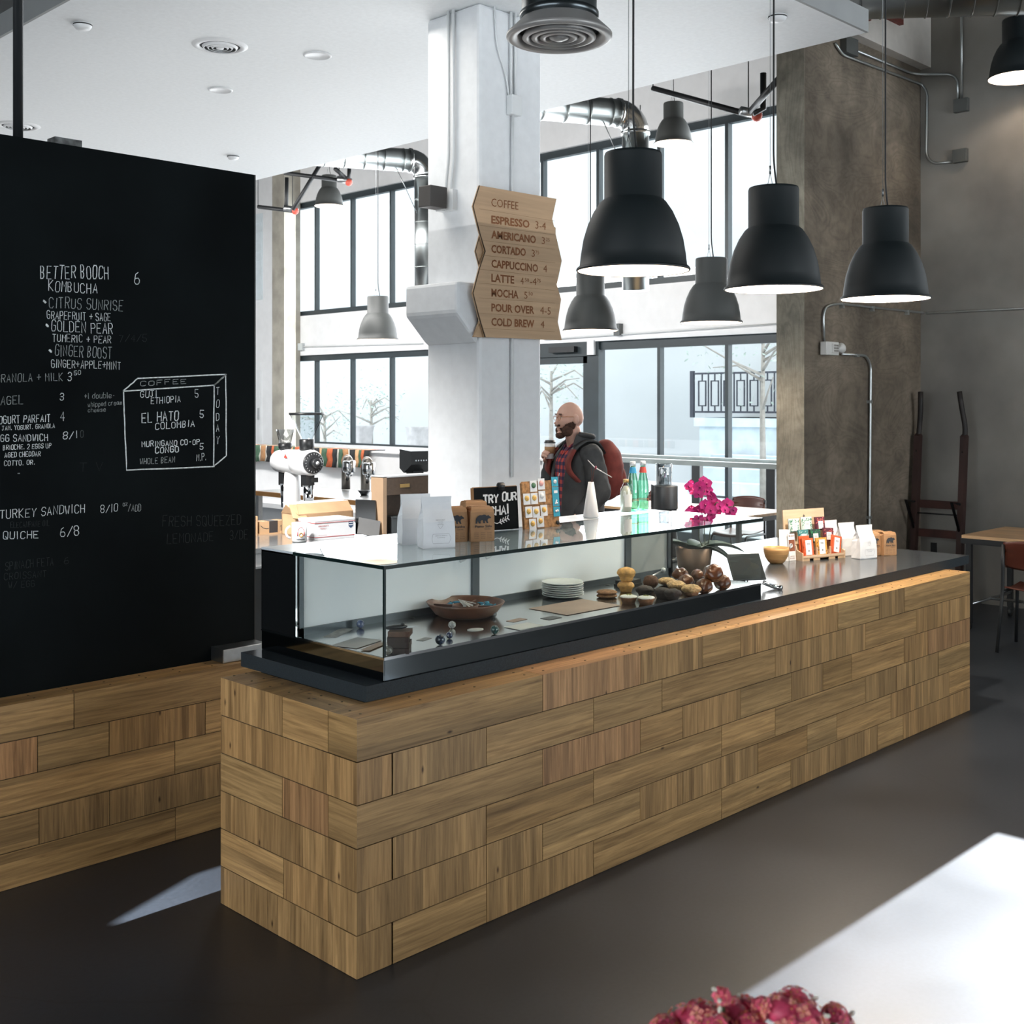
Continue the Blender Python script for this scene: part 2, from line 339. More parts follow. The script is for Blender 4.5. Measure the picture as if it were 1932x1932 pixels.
def floor_mat():
    m = mat('polished_concrete_floor', (.019, .0235, .031), .36, var=.42, scale=.9, bump=.04, rvar=.1); nt = m.node_tree; N = nt.nodes; L = nt.links; b = N['Principled BSDF']
    old = b.inputs['Base Color'].links[0].from_socket
    tc = N.new('ShaderNodeTexCoord'); nz = N.new('ShaderNodeTexNoise'); nz.inputs['Scale'].default_value = .8; nz.inputs['Detail'].default_value = 4; L.new(tc.outputs['Object'], nz.inputs['Vector'])
    ad = N.new('ShaderNodeVectorMath'); ad.inputs[1].default_value = (1, 1, 1); L.new(tc.outputs['Object'], ad.inputs[0])
    sc = N.new('ShaderNodeVectorMath'); sc.operation = 'SCALE'; sc.inputs['Scale'].default_value = .45; L.new(nz.outputs['Color'], sc.inputs[0]); L.new(sc.outputs[0], ad.inputs[1])
    vo = N.new('ShaderNodeTexVoronoi'); vo.feature = 'DISTANCE_TO_EDGE'; vo.inputs['Scale'].default_value = .45; L.new(ad.outputs[0], vo.inputs['Vector'])
    cr = N.new('ShaderNodeValToRGB'); L.new(vo.outputs['Distance'], cr.inputs[0]); cr.color_ramp.elements[0].color = (.72, .72, .72, 1); cr.color_ramp.elements[1].position = .004
    n2 = N.new('ShaderNodeTexNoise'); n2.inputs['Scale'].default_value = 60; L.new(tc.outputs['Object'], n2.inputs['Vector'])
    c2 = N.new('ShaderNodeMapRange'); L.new(n2.outputs['Fac'], c2.inputs[0]); c2.inputs[3].default_value = .7; c2.inputs[4].default_value = 1.3
    m3 = N.new('ShaderNodeVectorMath'); m3.operation = 'MULTIPLY'; L.new(old, m3.inputs[0]); L.new(cr.outputs[0], m3.inputs[1])
    m4 = N.new('ShaderNodeVectorMath'); m4.operation = 'SCALE'; L.new(m3.outputs[0], m4.inputs[0]); L.new(c2.outputs[0], m4.inputs['Scale']); L.new(m4.outputs[0], b.inputs['Base Color'])
    return m
# ------------------------------------------------------------------ floor, walls, ceiling
b = MB(); b.box(-6, 12.5, -6, 22, -.1, 0); struct(b.build('floor', floor_mat()))
XW, YF = 12.4, 4.95                       # window wall; face of the concrete wall behind the counter's end
XR = 10.4
# right wall with two unseen openings added, shaped to cast the floor's sun patches
def zof(x): return (XR-x)*SL
b = MB()
op = [(-.6, 2.0, zof(4.9), zof(1.5))]
b.box(XR, XR+.12, -6, -.6, 0, 7)
b.box(XR, XR+.12, -.6, 2.0, 0, zof(4.9)); b.box(XR, XR+.12, -.6, 2.0, zof(1.5), 7)
zt = .8136
b.box(XR, XR+.12, 2.0, 2.912, 0, 7)
b.box(XR, XR+.12, 2.912, 3.045, 0, 7)
b.box(XR, XR+.12, 3.045, 3.55, 0, 7)
p2 = [(3.66, zof(1.84)), (3.66, zof(2.8)), (3.995, zof(2.8)), (3.995, zof(2.2)), (3.83, zof(1.79))]
b.prism([(3.55, 0), (3.995, 0), p2[2], p2[1], p2[0], (3.55, p2[0][1])], XR, XR+.12, ax=0)
b.prism([(3.55, p2[0][1]), p2[0], p2[4], p2[3], (3.995, 7), (3.55, 7)], XR, XR+.12, ax=0)
b.box(XR, XR+.12, 3.995, YF+.2, 0, 7)
struct(b.build('wall_right', plaster))
# unseen sides of the room behind the camera, openings sized for their light
b = MB(); b.box(-6.2, -6, -6.2, 22, 5, 7); b.box(-6.2, -6, -6.2, -4, 0, 5); b.box(-6.2, -6, 7, 22, 0, 5); b.box(-6.2, -6, -4, 7, 0, .4)
struct(b.build('wall_front', plaster))
b = MB(); b.box(-6, XR, -6.2, -6, 5, 7); b.box(-6, 3, -6.2, -6, 0, 5); b.box(10, XR, -6.2, -6, 0, 5); b.box(3, 10, -6.2, -6, 0, .3)
struct(b.build('wall_side', plaster))
b = MB(); b.box(-6, 12.6, 22, 22.2, 0, 7)
struct(b.build('wall_left', mat('bright_wall_paint', (.84, .85, .86), .7, var=.03, bump=.04)))
# concrete fin wall
fx0 = onY(1517, 760, YF).x
b = MB(); b.m = 0
ye = onX(1465, 760, fx0).y
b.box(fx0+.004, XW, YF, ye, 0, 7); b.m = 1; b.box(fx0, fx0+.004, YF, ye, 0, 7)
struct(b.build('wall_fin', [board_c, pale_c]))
b = MB(); zb = 4.9; b.box(fx0-.2, XR, YF-.1, YF, zb, 6.9)
o = b.build('concrete_beam', mat('painted_beam', (.64, .60, .55), .8, var=.1, scale=5, bump=.2)); struct(o, 'pale painted concrete beam along the top of the concrete wall', 'beam')
# window wall
UPT, UPB, LOT, SILL = 5.45, 3.38, 2.66, 1.07
YC = [round(k*XW, 3) for k in (.5998, .6863, .7734, .8596, .946, 1.0335, 1.14, 1.2272, 1.3138, 1.399, 1.4635)]
wb = MB()
wb.box(XW, XW+.25, ye, 22, UPT, 7); wb.box(XW, XW+.25, ye, 22, LOT, UPB)
wb.box(XW, XW+.25, 12.9, 22, 0, SILL)
wb.box(XW, XW+.25, 12.95, 13.9, SILL, LOT); wb.box(XW, XW+.25, 12.95, 13.9, UPB, UPT)
yl = 1.4635*XW; yl2 = 1.5025*XW
wb.box(XW, XW+.25, yl, 22, SILL, LOT); wb.box(XW, XW+.25, yl, 22, UPB, UPT)
wallm = mat('bright_wall_paint', (.84, .85, .86), .7, var=.03, bump=.04)
struct(wb.build('wall_window', wallm))
# black ceiling deck and the dropped soffit
b = MB(); b.box(-6, 12.7, -6, 22, 6.9, 7.05); struct(b.build('ceiling', mat('dark_deck', (.018, .020, .020), .9, var=.2)))
SZ = 4.27
sx0 = 3.18; sx1 = 7.2; sy0 = onZ(1640, 65, SZ).y
b = MB(); b.box(sx0, sx1, sy0, 20, SZ, SZ+.14); o = b.build('ceiling_soffit', white); struct(o)
b = MB(); b.box(sx0-.02, sx0, sy0-.02, 20, SZ-.0, SZ+.15); b.box(sx0, sx1, sy0-.02, sy0, SZ, SZ+.15)
struct(b.build('trim_1', mat('soffit_fascia', (.30, .31, .31), .6, var=.05)))
# pale back bay: brown concrete pilaster at the far end
b = MB(); b.box(XW-.35, XW, 17.72, 18.1, 0, 7); o = b.build('pillar_far', mat('tan_concrete', (.36, .34, .29), .85, var=.25, scale=3, bump=.2)); struct(o, 'tan concrete pilaster at the far end of the window wall', 'pillar')
# far corner: narrow window and a door leaf beyond the pilaster
b = MB(); p = onX(483, 405, XW); q = onX(496, 565, XW)
b.box(XW-.03, XW, q.y, p.y+.3, q.z, p.z)
for k in range(9): b.box(XW-.045, XW-.03, q.y, p.y+.3, q.z+(p.z-q.z)*k/9, q.z+(p.z-q.z)*k/9+.02)
struct(b.build('window_4', mat('pale_blind', (.70, .78, .82), .5, var=.05)))
b = MB(); p = onX(494, 700, XW); b.box(XW-.05, XW, p.y, p.y+1.2, 0, onX(494, 698, XW).z); b.m = 1
for z in (1.6, .9): b.box(XW-.07, XW-.05, p.y, p.y+.05, z-.12, z+.1)
struct(b.build('door_2', [mat('white_door', (.78, .80, .81), .5, var=.03), steel]))

# ------------------------------------------------------------------ window frames and panes
def frame_grid(name, ys, z0, z1, head=.10, sill=.09, mull=.05, x=XW+.06, dp=.09, hz=()):
    f = MB(); y0, y1 = ys[0], ys[-1]
    f.box(x, x+dp, y0, y1, z1-head, z1); f.box(x, x+dp, y0, y1, z0, z0+sill)
    for y in ys: f.box(x, x+dp, y-mull/2, y+mull/2, z0+sill, z1-head)
    for z in hz: f.box(x, x+dp, y0, y1, z-.03, z+.03)
    o = f.build(name, steel_dark); struct(o)
    g = MB(); g.box(x+.04, x+.046, y0, y1, z0+sill, z1-head); g.build('glass_pane', pane_m, o)
    return o
yr = [ye]+YC[1:6]+[12.95]
frame_grid('window_1', yr, UPB, UPT)
frame_grid('window_2', [13.9]+YC[7:10]+[yl], UPB, UPT, mull=.042)
frame_grid('window_3', [13.9]+YC[7:10]+[yl], SILL, LOT, sill=.03, mull=.042)
frame_grid('window_5', [ye]+YC[1:4], 0, LOT, head=.12, sill=.1)
# glazed entrance door by the white column
d0, d1 = onX(1118, 700, XW).y, 12.95
f = MB(); f.box(XW+.02, XW+.16, YC[3]-.05, YC[3]+.16, 0, LOT); f.box(XW+.02, XW+.16, YC[3], d1, LOT-.2, LOT)
dr = f.build('door_1', steel_dark); struct(dr)
f = MB(); f.box(XW+.05, XW+.12, YC[3]+.16, YC[3]+.26, 0, LOT-.2); f.box(XW+.05, XW+.12, d1-.1, d1, 0, LOT-.2); f.box(XW+.05, XW+.12, YC[3]+.16, d1, 0, .2); f.box(XW+.05, XW+.12, YC[3]+.16, d1, LOT-.3, LOT-.2); f.build('door_leaf', steel_dark, dr)
f = MB(); f.box(XW+.08, XW+.086, YC[3]+.26, d1-.1, .2, LOT-.3); f.build('glass_pane', pane_m, dr)
f = MB(); p = onX(1113, 655, XW); f.box(XW-.03, XW+.02, p.y-.09, p.y+.03, p.z-.11, p.z+.1); o = f.build('door_sensor', mat('white_plastic', (.8, .81, .82), .4, var=.03)); tag(o, 'small white sensor box at the top corner of the glazed door', 'sensor')
o.location = (0, 0, 0)
f = MB(); p = onX(1024, 668, XW-.05); f.box(XW-.06, XW+.02, onX(1088, 660, XW).y, onX(1040, 660, XW).y, LOT-.14, LOT-.06); o = f.build('door_closer', black); tag(o, 'black closer arm along the head of the glazed door', 'door closer')

# ------------------------------------------------------------------ white column with its corbel
cx0, cy0 = 4.97, 5.21; cx1, cy1 = 5.53, 5.70
b = MB(); b.prism([(cx0, cy0), (cx1, cy0), (cx1, cy1), (cx0, cy1)], 0, SZ); 
zz = [2.54, 2.345, 2.16]
b.prism([(cx0, zz[0]), (cx0, zz[2]), (cx0-.185, zz[1]), (cx0-.185, zz[0])], cy0, cy1, ax=1)
o = b.build('column', offwhite, bevel=.022); struct(o, 'white painted square column with a corbel, behind the counter', 'column')
# ------------------------------------------------------------------ outside the windows
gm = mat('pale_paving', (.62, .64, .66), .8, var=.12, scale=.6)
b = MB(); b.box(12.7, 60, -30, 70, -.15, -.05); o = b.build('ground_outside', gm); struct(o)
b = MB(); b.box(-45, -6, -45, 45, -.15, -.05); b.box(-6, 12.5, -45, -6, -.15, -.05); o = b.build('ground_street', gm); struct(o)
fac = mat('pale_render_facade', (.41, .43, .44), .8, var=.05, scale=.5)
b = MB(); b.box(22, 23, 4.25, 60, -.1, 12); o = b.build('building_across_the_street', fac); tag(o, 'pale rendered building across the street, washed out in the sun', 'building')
def at22(px, py, X=21): return onX(px, py, X)
# raised terrace wall and iron railing
X0 = 20.4
p = onX(1303, 700, X0); q = onX(1465, 700, X0); zt_, zb_ = onX(1305, 700, X0).z, onX(1305, 777, X0).z
b = MB(); b.box(X0-.1, 21.9, q.y-3, p.y-.3, 0, zb_-.12); b.box(X0-.16, 21.9, q.y-3, p.y-.2, zb_-.3, zb_-.12)
for k in range(3): b.box(X0-1.5+.4*k, X0-1.1+.4*k, q.y-3, q.y+1.1, 0, .25+.25*k)
o = b.build('terrace_wall', mat('terrace_stone', (.50, .58, .63), .8, var=.25, scale=1.5)); tag(o, 'pale stone terrace wall with steps carrying the iron railing outside', 'terrace')
t = thing('iron_railing', 'dark iron railing with square loops on the terrace outside', 'railing', (X0, q.y-2, zb_-.12))
rm = mat('railing_iron', (.03, .035, .05), .5, var=.1); L_ = p.y-(q.y-2); hh = zt_-zb_
b = MB(); b.box(-.03, .03, L_-.09, L_, -.0, hh+.12); b.build('post', rm, t)
b = MB()
for z in (hh+.06, .12): b.box(-.02, .02, 0, L_, z-.02, z+.02)
b.build('rail', rm, t)
b = MB(); k = 0; y = L_-.3
while y > .2:
    b.box(-.012, .012, y-.012, y+.012, .12, .25); b.box(-.012, .012, y-.012, y+.012, hh-.1, hh+.05)
    for s in (-.09, .09): b.box(-.012, .012, y+s-.012, y+s+.012, .25, hh-.1)
    for z in (.25, hh-.1): b.box(-.012, .012, y-.1, y+.1, z-.012, z+.012)
    b.box(-.012, .012, y-.16-.012, y-.16+.012, .12, hh+.05); y -= .32
b.build('loop_panel', rm, t)
# planters and trees beyond the glass
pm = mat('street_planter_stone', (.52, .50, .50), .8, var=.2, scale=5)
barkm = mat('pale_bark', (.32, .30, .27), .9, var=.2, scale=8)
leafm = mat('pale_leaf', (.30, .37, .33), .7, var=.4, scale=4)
def tree(name, label, base, h, cr, n, seed, lean=(0, 0), z0=0, grp='street trees outside the windows'):
    rnd = random.Random(seed); t = thing(name, label, 'tree', base, 0, grp)
    b = MB(); top = V((lean[0], lean[1], h)); b.tube([V((0, 0, 0)), top*.5+V((.05, .05, 0)), top], .07, 7, .03)
    for k in range(9):
        a = rnd.random()*6.28; r = cr*rnd.uniform(.5, 1); s = top*rnd.uniform(.55, 1)
        b.tube([s, s+V((math.cos(a)*r*.5, math.sin(a)*r*.5, .2*cr)), s+V((math.cos(a)*r, math.sin(a)*r, rnd.uniform(-.3, .5)*cr))], .03, 5, .008)
    b.build('trunk', barkm, t)
    b = MB()
    for k in range(n):
        d = V((rnd.gauss(0, 1), rnd.gauss(0, 1), rnd.gauss(0, .7))); d = d.normalized()*cr*(rnd.random()**.4); c = top+d
        a = V((rnd.gauss(0, 1), rnd.gauss(0, 1), rnd.gauss(0, 1))).normalized(); e = a.orthogonal().normalized(); s = rnd.uniform(.03, .07)
        b.add([c-a*s, c+e*s*.35, c+a*s, c-e*s*.35], [(0, 1, 2, 3)])
    o = b.build('foliage', leafm, t, fix=False); o['kind'] = 'stuff'
    return t
def zground(px, py, X): return onX(px, py, X)
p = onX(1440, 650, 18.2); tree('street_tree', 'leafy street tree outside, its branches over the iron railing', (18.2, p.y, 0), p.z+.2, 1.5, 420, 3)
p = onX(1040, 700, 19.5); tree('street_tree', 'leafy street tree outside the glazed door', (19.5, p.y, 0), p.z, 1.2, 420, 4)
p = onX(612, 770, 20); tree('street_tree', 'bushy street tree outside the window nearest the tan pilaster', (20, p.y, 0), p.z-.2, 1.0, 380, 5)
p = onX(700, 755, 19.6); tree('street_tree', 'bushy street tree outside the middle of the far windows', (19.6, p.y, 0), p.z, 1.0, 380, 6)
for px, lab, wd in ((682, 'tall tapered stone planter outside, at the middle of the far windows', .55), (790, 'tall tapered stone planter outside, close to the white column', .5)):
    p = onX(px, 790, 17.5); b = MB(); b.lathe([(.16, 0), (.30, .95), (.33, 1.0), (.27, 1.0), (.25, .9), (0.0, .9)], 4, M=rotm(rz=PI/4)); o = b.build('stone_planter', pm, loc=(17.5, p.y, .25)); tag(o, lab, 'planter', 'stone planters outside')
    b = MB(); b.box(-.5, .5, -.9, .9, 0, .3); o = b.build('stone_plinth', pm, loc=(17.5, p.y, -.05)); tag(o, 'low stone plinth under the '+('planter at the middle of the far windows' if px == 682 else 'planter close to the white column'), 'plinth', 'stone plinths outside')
# ------------------------------------------------------------------ timber counter and bench
oak = wood_mat('laminated_oak', (.20, .108, .038), (.52, .32, .135))
corem = mat('joint_shadow', (.03, .022, .014), .9, var=.1)
screwm = mat('plug_hole', (.10, .075, .04), .7, var=.1)
TONES = dict(H=(1, 1, 1), V=(.95, .93, .93), P=(.97, .88, .96), D=(.82, .80, .76), L=(1.1, 1.1, 1.08))
def tone(k):
    j = random.uniform(.92, 1.06); h = random.uniform(-.03, .03); t = TONES[k]
    return (t[0]*j*(1+h), t[1]*j, t[2]*j*(1-h))
CX0, CY0, CH = 2.244, 2.906, .8136; CX1 = onY(1830, 760, CY0).x; CYB = 3.70
rh = CH/6
ct = thing('timber_counter', 'long bar counter faced in stacked laminated oak blocks', 'counter', (0, 0, 0))
b = MB(); g = .0016; T = .148; fz = 1
fr = MB()
def row(mb, edges, kinds, z0, z1, y0, y1):
    for (x0, x1), k in zip(zip(edges, edges[1:]), kinds):
        mb.box(x0+g, x1-g, y0, y1, z0+g, z1-g, grain=(2 if k in 'VP' else 0), tone=tone(k))
FR = [([1024, 1209, 1326, 1397.5, 1581, 1658.6, 1706.6], 'DPVHVHVH'),
      ([738, 918, 1120, 1249, 1463, 1633, 1729, 1793], 'DVHHHVHVV'),
      ([1024, 1208, 1288, 1397.5, 1493.5, 1552.6, 1607, 1705.7, 1750.6], 'HPHVHVDHVP'),
      ([738, 918, 1120, 1361.6, 1462.6, 1632.6, 1771], 'DVDHHHVH'),
      ([918, 1024, 1208, 1288, 1430, 1523, 1579, 1681, 1727, 1791], 'VVHVVDHHVVH'),
      ([738, 918, 1120, 1361.6, 1492, 1656, 1704], 'DHVHHVHV')]
for i, (pxs, ks) in enumerate(FR):
    xs = [onY(p, 760, CY0).x for p in pxs]; z1 = CH-i*rh; x0 = CX0 if i % 2 == 0 else CX0+T
    if i % 2 == 1: ks = ks[1:]; x0 = None
    row(fr, ([x0] if x0 is not None else [])+xs+[CX1], ks, z1-rh, z1, CY0, CY0+T)
fr.build('front_facing', oak, ct)
en = MB()
ER = [([532, 622], 'VHV'), ([], 'V'), ([532.5, 624.5], 'HPL'), ([], 'V'), ([535, 625], 'HVH'), ([], 'V')]
for i, (pxs, ks) in enumerate(ER):
    ys = [CYB]+[onX(p, 760, CX0).y for p in pxs]+[CY0]; z1 = CH-i*rh
    if i % 2 == 0: ys = [y if y > CY0 else CY0+T for y in ys]; ys = ys[:-2]+[CY0+T] if len(ys) > 2 else ys; ks = ks[:-1]
    for (ya, yb), k in zip(zip(ys, ys[1:]), ks):
        en.box(CX0+g*.5, CX0+T-g, yb+(g if i%2==0 else 0), ya-g, z1-rh+g, z1-g, grain=(2 if k in 'VP' else 1), tone=tone(k))
en.build('end_facing', oak, ct)
b = MB(); e = .004; b.box(CX0+e, CX1-e, CY0+e, CY0+T, 0, CH-e); b.box(CX0+e, CX0+T, CY0+e, CYB-e, 0, CH-e); b.box(CX0+T, CX1-.02, CY0+T, CYB, 0, CH-.01); b.build('core', corem, ct)
b = MB()
xe = [CX0]+[onY(p, 760, CY0).x for p in FR[0][0]]+[CX1]
for x0, x1 in zip(xe, xe[1:]):
    n = max(2, int((x1-x0)/.22)+1)
    for k in range(n):
        x = x0+.05+(x1-x0-.1)*k/(n-1)
        for y in (.045, .1): b.lathe([(.0045, 0), (.0045, .0012)], 8, c=(x, CY0+y, CH-g))
for k in range(6):
    for x in (.05, .1): b.lathe([(.0045, 0), (.0045, .0012)], 8, c=(CX0+x, CY0+T+.06+k*.115, CH-g))
b.build('screw_dot', screwm, ct)
# bench wall in front of the blackboard
BX1, BY0, BH = 2.86, 4.36, .683
bt = thing('timber_bench_wall', 'low oak block wall running under the blackboard', 'low wall', (0, 0, 0))
br = MB(); rb = BH/5; BX0 = .3
BR = [([139.7], 'HH'), ([71, 206, 387.6], 'PHVH'), ([330], 'HL'), ([73.8, 207], 'HVV'), ([331], 'HH')]
for i, (pxs, ks) in enumerate(BR):
    xs = [BX0]+[onY(p, 760, BY0).x for p in pxs]+[BX1]; z1 = BH-i*rb; row(br, xs, ks, z1-rb, z1, BY0, BY0+.135)
br.build('front_facing', oak, bt)
b = MB(); b.box(BX0, BX1-e, BY0+e, BY0+.13, 0, BH-e); b.build('core', corem, bt)
b = MB()
for k in range(16):
    for y in (.04, .095): b.lathe([(.0045, 0), (.0045, .0012)], 8, c=(.5+k*.152, BY0+y, BH-g))
b.build('screw_dot', screwm, bt)

# ------------------------------------------------------------------ stone worktop
SX0, SY0, SZ0, SZ1, SX1 = 2.392, 3.047, CH, .866, 7.05
stone = mat('charcoal_quartz', (.050, .058, .066), .16, var=.35, scale=220, spec=.5)
b = MB(); k = b.prism([(SX0, SY0), (SX1, SY0), (SX1, 4.40), (4.95, 4.40), (4.95, 3.80), (SX0, 3.80)], SZ0, SZ1)
for i in range(k+2, k+8): b.mi[i] = 1
o = b.build('stone_worktop', [stone, mat('shaded_stone_edge', (.020, .028, .034), .6, var=.3, scale=220, spec=.3)]); tag(o, 'charcoal stone worktop lying on the oak counter', 'worktop')  # sides coloured darker and duller, shade put in against light off the oak
# cabinet carrying the back of the worktop (white fronts)
b = MB(); b.box(2.62, 6.8, CYB+.01, 3.78, 0, SZ0-.001); b.box(4.97, 6.9, 3.78, 4.36, 0, SZ0-.001)
o = b.build('under_counter_cabinet', white); tag(o, 'white cabinet carrying the rear of the stone worktop', 'cabinet')

# ------------------------------------------------------------------ glass display case
dx0, dx1, dy0, dym, dy1 = 2.475, 4.76, 3.055, 3.575, 3.79
z0, zb, zt = SZ1, .942, 1.245
cs = thing('display_case', 'long glass pastry case with a chrome base on the stone worktop', 'display case', (0, 0, 0))
b = MB(); b.box(dx0, dx1, dy0, dy1, z0, zb); b.build('chrome_base', mat('dark_chrome', (.24, .27, .285), .05, 1, var=.03), cs, bevel=.003)
b = MB(); b.box(dx0+.008, dx1-.008, dy0+.008, dym, zb, zb+.002); b.build('deck', mat('steel_deck', (.62, .62, .60), .16, 1, var=.1, scale=4), cs)
gt = .006
b = MB(); b.box(dx0, dx1, dy0, dy0+gt, zb, zt); b.build('front_pane', case_g, cs)
b = MB(); b.box(dx0, dx0+gt, dy0+gt, dym, zb, zt); b.build('end_pane', case_g, cs); b = MB(); b.box(dx1-gt, dx1, dy0+gt, dym, zb, zt); b.build('end_pane', case_g, cs)
topg = glass('case_top_glass', (.88, .93, .93), .05)
b = MB(); b.box(dx0-.004, dx1+.004, dy0-.004, dym, zt, zt+.010); b.build('top_pane', topg, cs)
edgem = mat('dark_glass_edge', (.008, .02, .02), .2, var=.1)
b = MB(); b.box(dx0-.006, dx1+.006, dy0-.0065, dy0-.004, zt-.003, zt+.010); b.box(dx0-.0065, dx0-.004, dy0-.006, dym, zt-.003, zt+.010); b.box(dx1+.004, dx1+.0065, dy0-.006, dym, zt, zt+.010)
b.box(dx0-.001, dx0+.007, dy0-.001, dy0+.007, zb, zt); b.build('glass_edge', edgem, cs)
blk = mat('black_gloss_panel', (.008, .009, .010), .08, var=.1)
b = MB(); b.box(dx0, dx0+.02, dym, dy1, zb, zt); b.build('end_panel', blk, cs); b = MB(); b.box(dx1-.02, dx1, dym, dy1, zb, zt); b.build('end_panel', blk, cs)
b = MB(); b.box(dx0-.002, dx0+.004, dym-.012, dym-.002, zb, zt+.002); b.box(dx0-.001, dx1, dy0-.002, dy0-.0002, zb-.005, zb+.005); b.box(dx0-.002, dx0-.0002, dy0, dy1, zb-.004, zb+.003); b.build('chrome_trim', chrome, cs)
ts = mat('case_shelf_top', (.62, .68, .72), .2, var=.05, spec=.6)
b = MB(); b.box(dx0, dx1, dym, dy1, zt-.006, zt+.008); b.build('rear_shelf', ts, cs)
b = MB(); b.box(dx0, dx1, dym-.001, dym+.001, zt+.008, zt+.0105); b.build('shelf_joint', black, cs)
# rear sliding doors
dm = mat('door_aluminium', (.10, .115, .125), .35, .6, var=.1)
xa = [dx0+.02, onY(897, 1100, dym).x, onY(1185, 1100, dym).x, dx1-.02]
for i, (x0, x1) in enumerate(zip(xa, xa[1:])):
    m_ = mat('door_backing', (.90, .92, .93), .25, var=.02) if i < 2 else mat('door_backing_grey', (.30, .31, .30), .2, var=.1)
    b = MB(); b.box(x0, x1, dym+.006, dym+.012, zb, zt-.006); d = b.build('sliding_door', m_, cs)
    b = MB(); b.box(x0, x1, dym-.004, dym+.006, zb, zb+.028)
    for x in (x0, x1-.02): b.box(x, x+.02, dym-.004, dym+.006, zb, zt-.006)
    b.build('door_frame', dm, d)
    if i < 2:
        b = MB(); x = x1-.09 if i == 0 else x0+.06
        b.tube(round_path([(x, dym-.002, zt-.01), (x, dym-.002, zt-.11), (x+.035, dym-.002, zt-.10), (x+.035, dym-.002, zt-.01)], .008), .0025, 6); b.build('finger_pull', mat('clear_pull', (.72, .75, .77), .2, var=.02), d)
# ------------------------------------------------------------------ pendant lamps
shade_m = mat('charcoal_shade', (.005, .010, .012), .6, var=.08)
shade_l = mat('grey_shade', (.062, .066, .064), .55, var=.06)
inner_m = mat('shade_lining', (.86, .80, .74), .7, var=.02)
bulbm = mat('bulb_glow', (1, .82, .62), .4, var=.0, emis=9)
cordm = mat('black_cord', (.01, .011, .012), .6, var=.1)
wirem = mat('hanger_wire', (.30, .32, .33), .35, .8, var=.05)
PR = [(.235, 0), (.2345, .012), (.224, .02), (.218, .07), (.208, .13), (.190, .19), (.165, .245), (.138, .285), (.124, .297), (.121, .30), (.121, .48), (.117, .492), (.0, .495)]
def pendant(name, label, p, top, m, s=1, grp=None, lamp=0, wob=.0):
    t = thing(name, label, 'pendant lamp', p, 0, grp)
    b = MB(); b.lathe([(r*s, z*s) for r, z in PR], 40, cap=False); b.lathe([(.236*s, -.002), (.2385*s, .003), (.236*s, .010), (.232*s, .006), (.236*s, -.002)], 40, cap=False); b.build('lamp_shade', m, t)
    b = MB(); b.lathe([(r*s-.004, z*s+(0 if z < .48 else -.006)) for r, z in PR[:-1]]+[(0, .484*s)], 40, cap=False); b.build('shade_lining', inner_m, t)
    b = MB(); b.ball((0, 0, .22*s), .045*s, 12, 8); b.lathe([(.022*s, .26*s), (.022*s, .40*s), (0, .40*s)], 10); b.build('bulb', bulbm, t)
    H = top-p[2]-.001; b = MB()
    b.tube(round_path([(.03*s, 0, .49*s), (.0, 0, .62*s), (wob, wob*.4, .62*s+(H-.62*s)*.5), (0, 0, H)], .2, 4), .0045 if s > .9 else .004, 6); b.build('cord', cordm, t)
    b = MB(); b.tube([(-.055*s, 0, .493*s), (-.03, 0, .56*s)], .0015, 5); b.tube([(-.005, 0, .493*s), (-.03, 0, .56*s)], .0015, 5); b.tube([(-.03, 0, .56*s), (-.03, 0, H)], .0013, 5); b.lathe([(.005, .555*s), (.005, .595*s)], 8, c=(-.03, 0, 0)); b.build('hanger_wire', wirem, t)
    if lamp:
        l = bpy.data.lights.new('bulb_light', 'POINT'); l.energy = lamp; l.color = (1, .86, .70); l.shadow_soft_size = .05
        lo = bpy.data.objects.new('bulb_light', l); COL.objects.link(lo); lo.parent = t; lo.location = (0, 0, .15*s)
    return t
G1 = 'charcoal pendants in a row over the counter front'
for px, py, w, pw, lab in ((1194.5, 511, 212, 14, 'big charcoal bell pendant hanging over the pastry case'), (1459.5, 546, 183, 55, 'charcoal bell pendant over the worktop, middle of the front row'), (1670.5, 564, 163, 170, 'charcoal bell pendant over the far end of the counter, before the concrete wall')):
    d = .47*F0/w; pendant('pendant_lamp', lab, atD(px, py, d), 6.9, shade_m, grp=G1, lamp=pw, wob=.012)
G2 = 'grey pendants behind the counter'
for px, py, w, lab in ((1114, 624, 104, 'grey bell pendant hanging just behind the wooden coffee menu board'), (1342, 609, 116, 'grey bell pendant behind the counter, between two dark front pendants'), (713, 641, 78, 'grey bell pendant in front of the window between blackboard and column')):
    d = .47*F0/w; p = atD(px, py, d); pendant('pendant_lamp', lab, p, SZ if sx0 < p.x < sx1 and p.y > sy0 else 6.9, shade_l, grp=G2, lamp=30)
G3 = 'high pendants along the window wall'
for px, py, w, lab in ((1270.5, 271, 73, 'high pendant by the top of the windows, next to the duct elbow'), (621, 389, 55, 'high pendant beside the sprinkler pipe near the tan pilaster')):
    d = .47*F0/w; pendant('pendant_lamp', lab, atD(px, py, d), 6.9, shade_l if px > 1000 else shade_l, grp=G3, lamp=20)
pendant('pendant_lamp', 'high charcoal pendant close to the bare grey plaster wall', atD(1920, 147, 9.8), 6.9, shade_m, grp=G3, lamp=12)

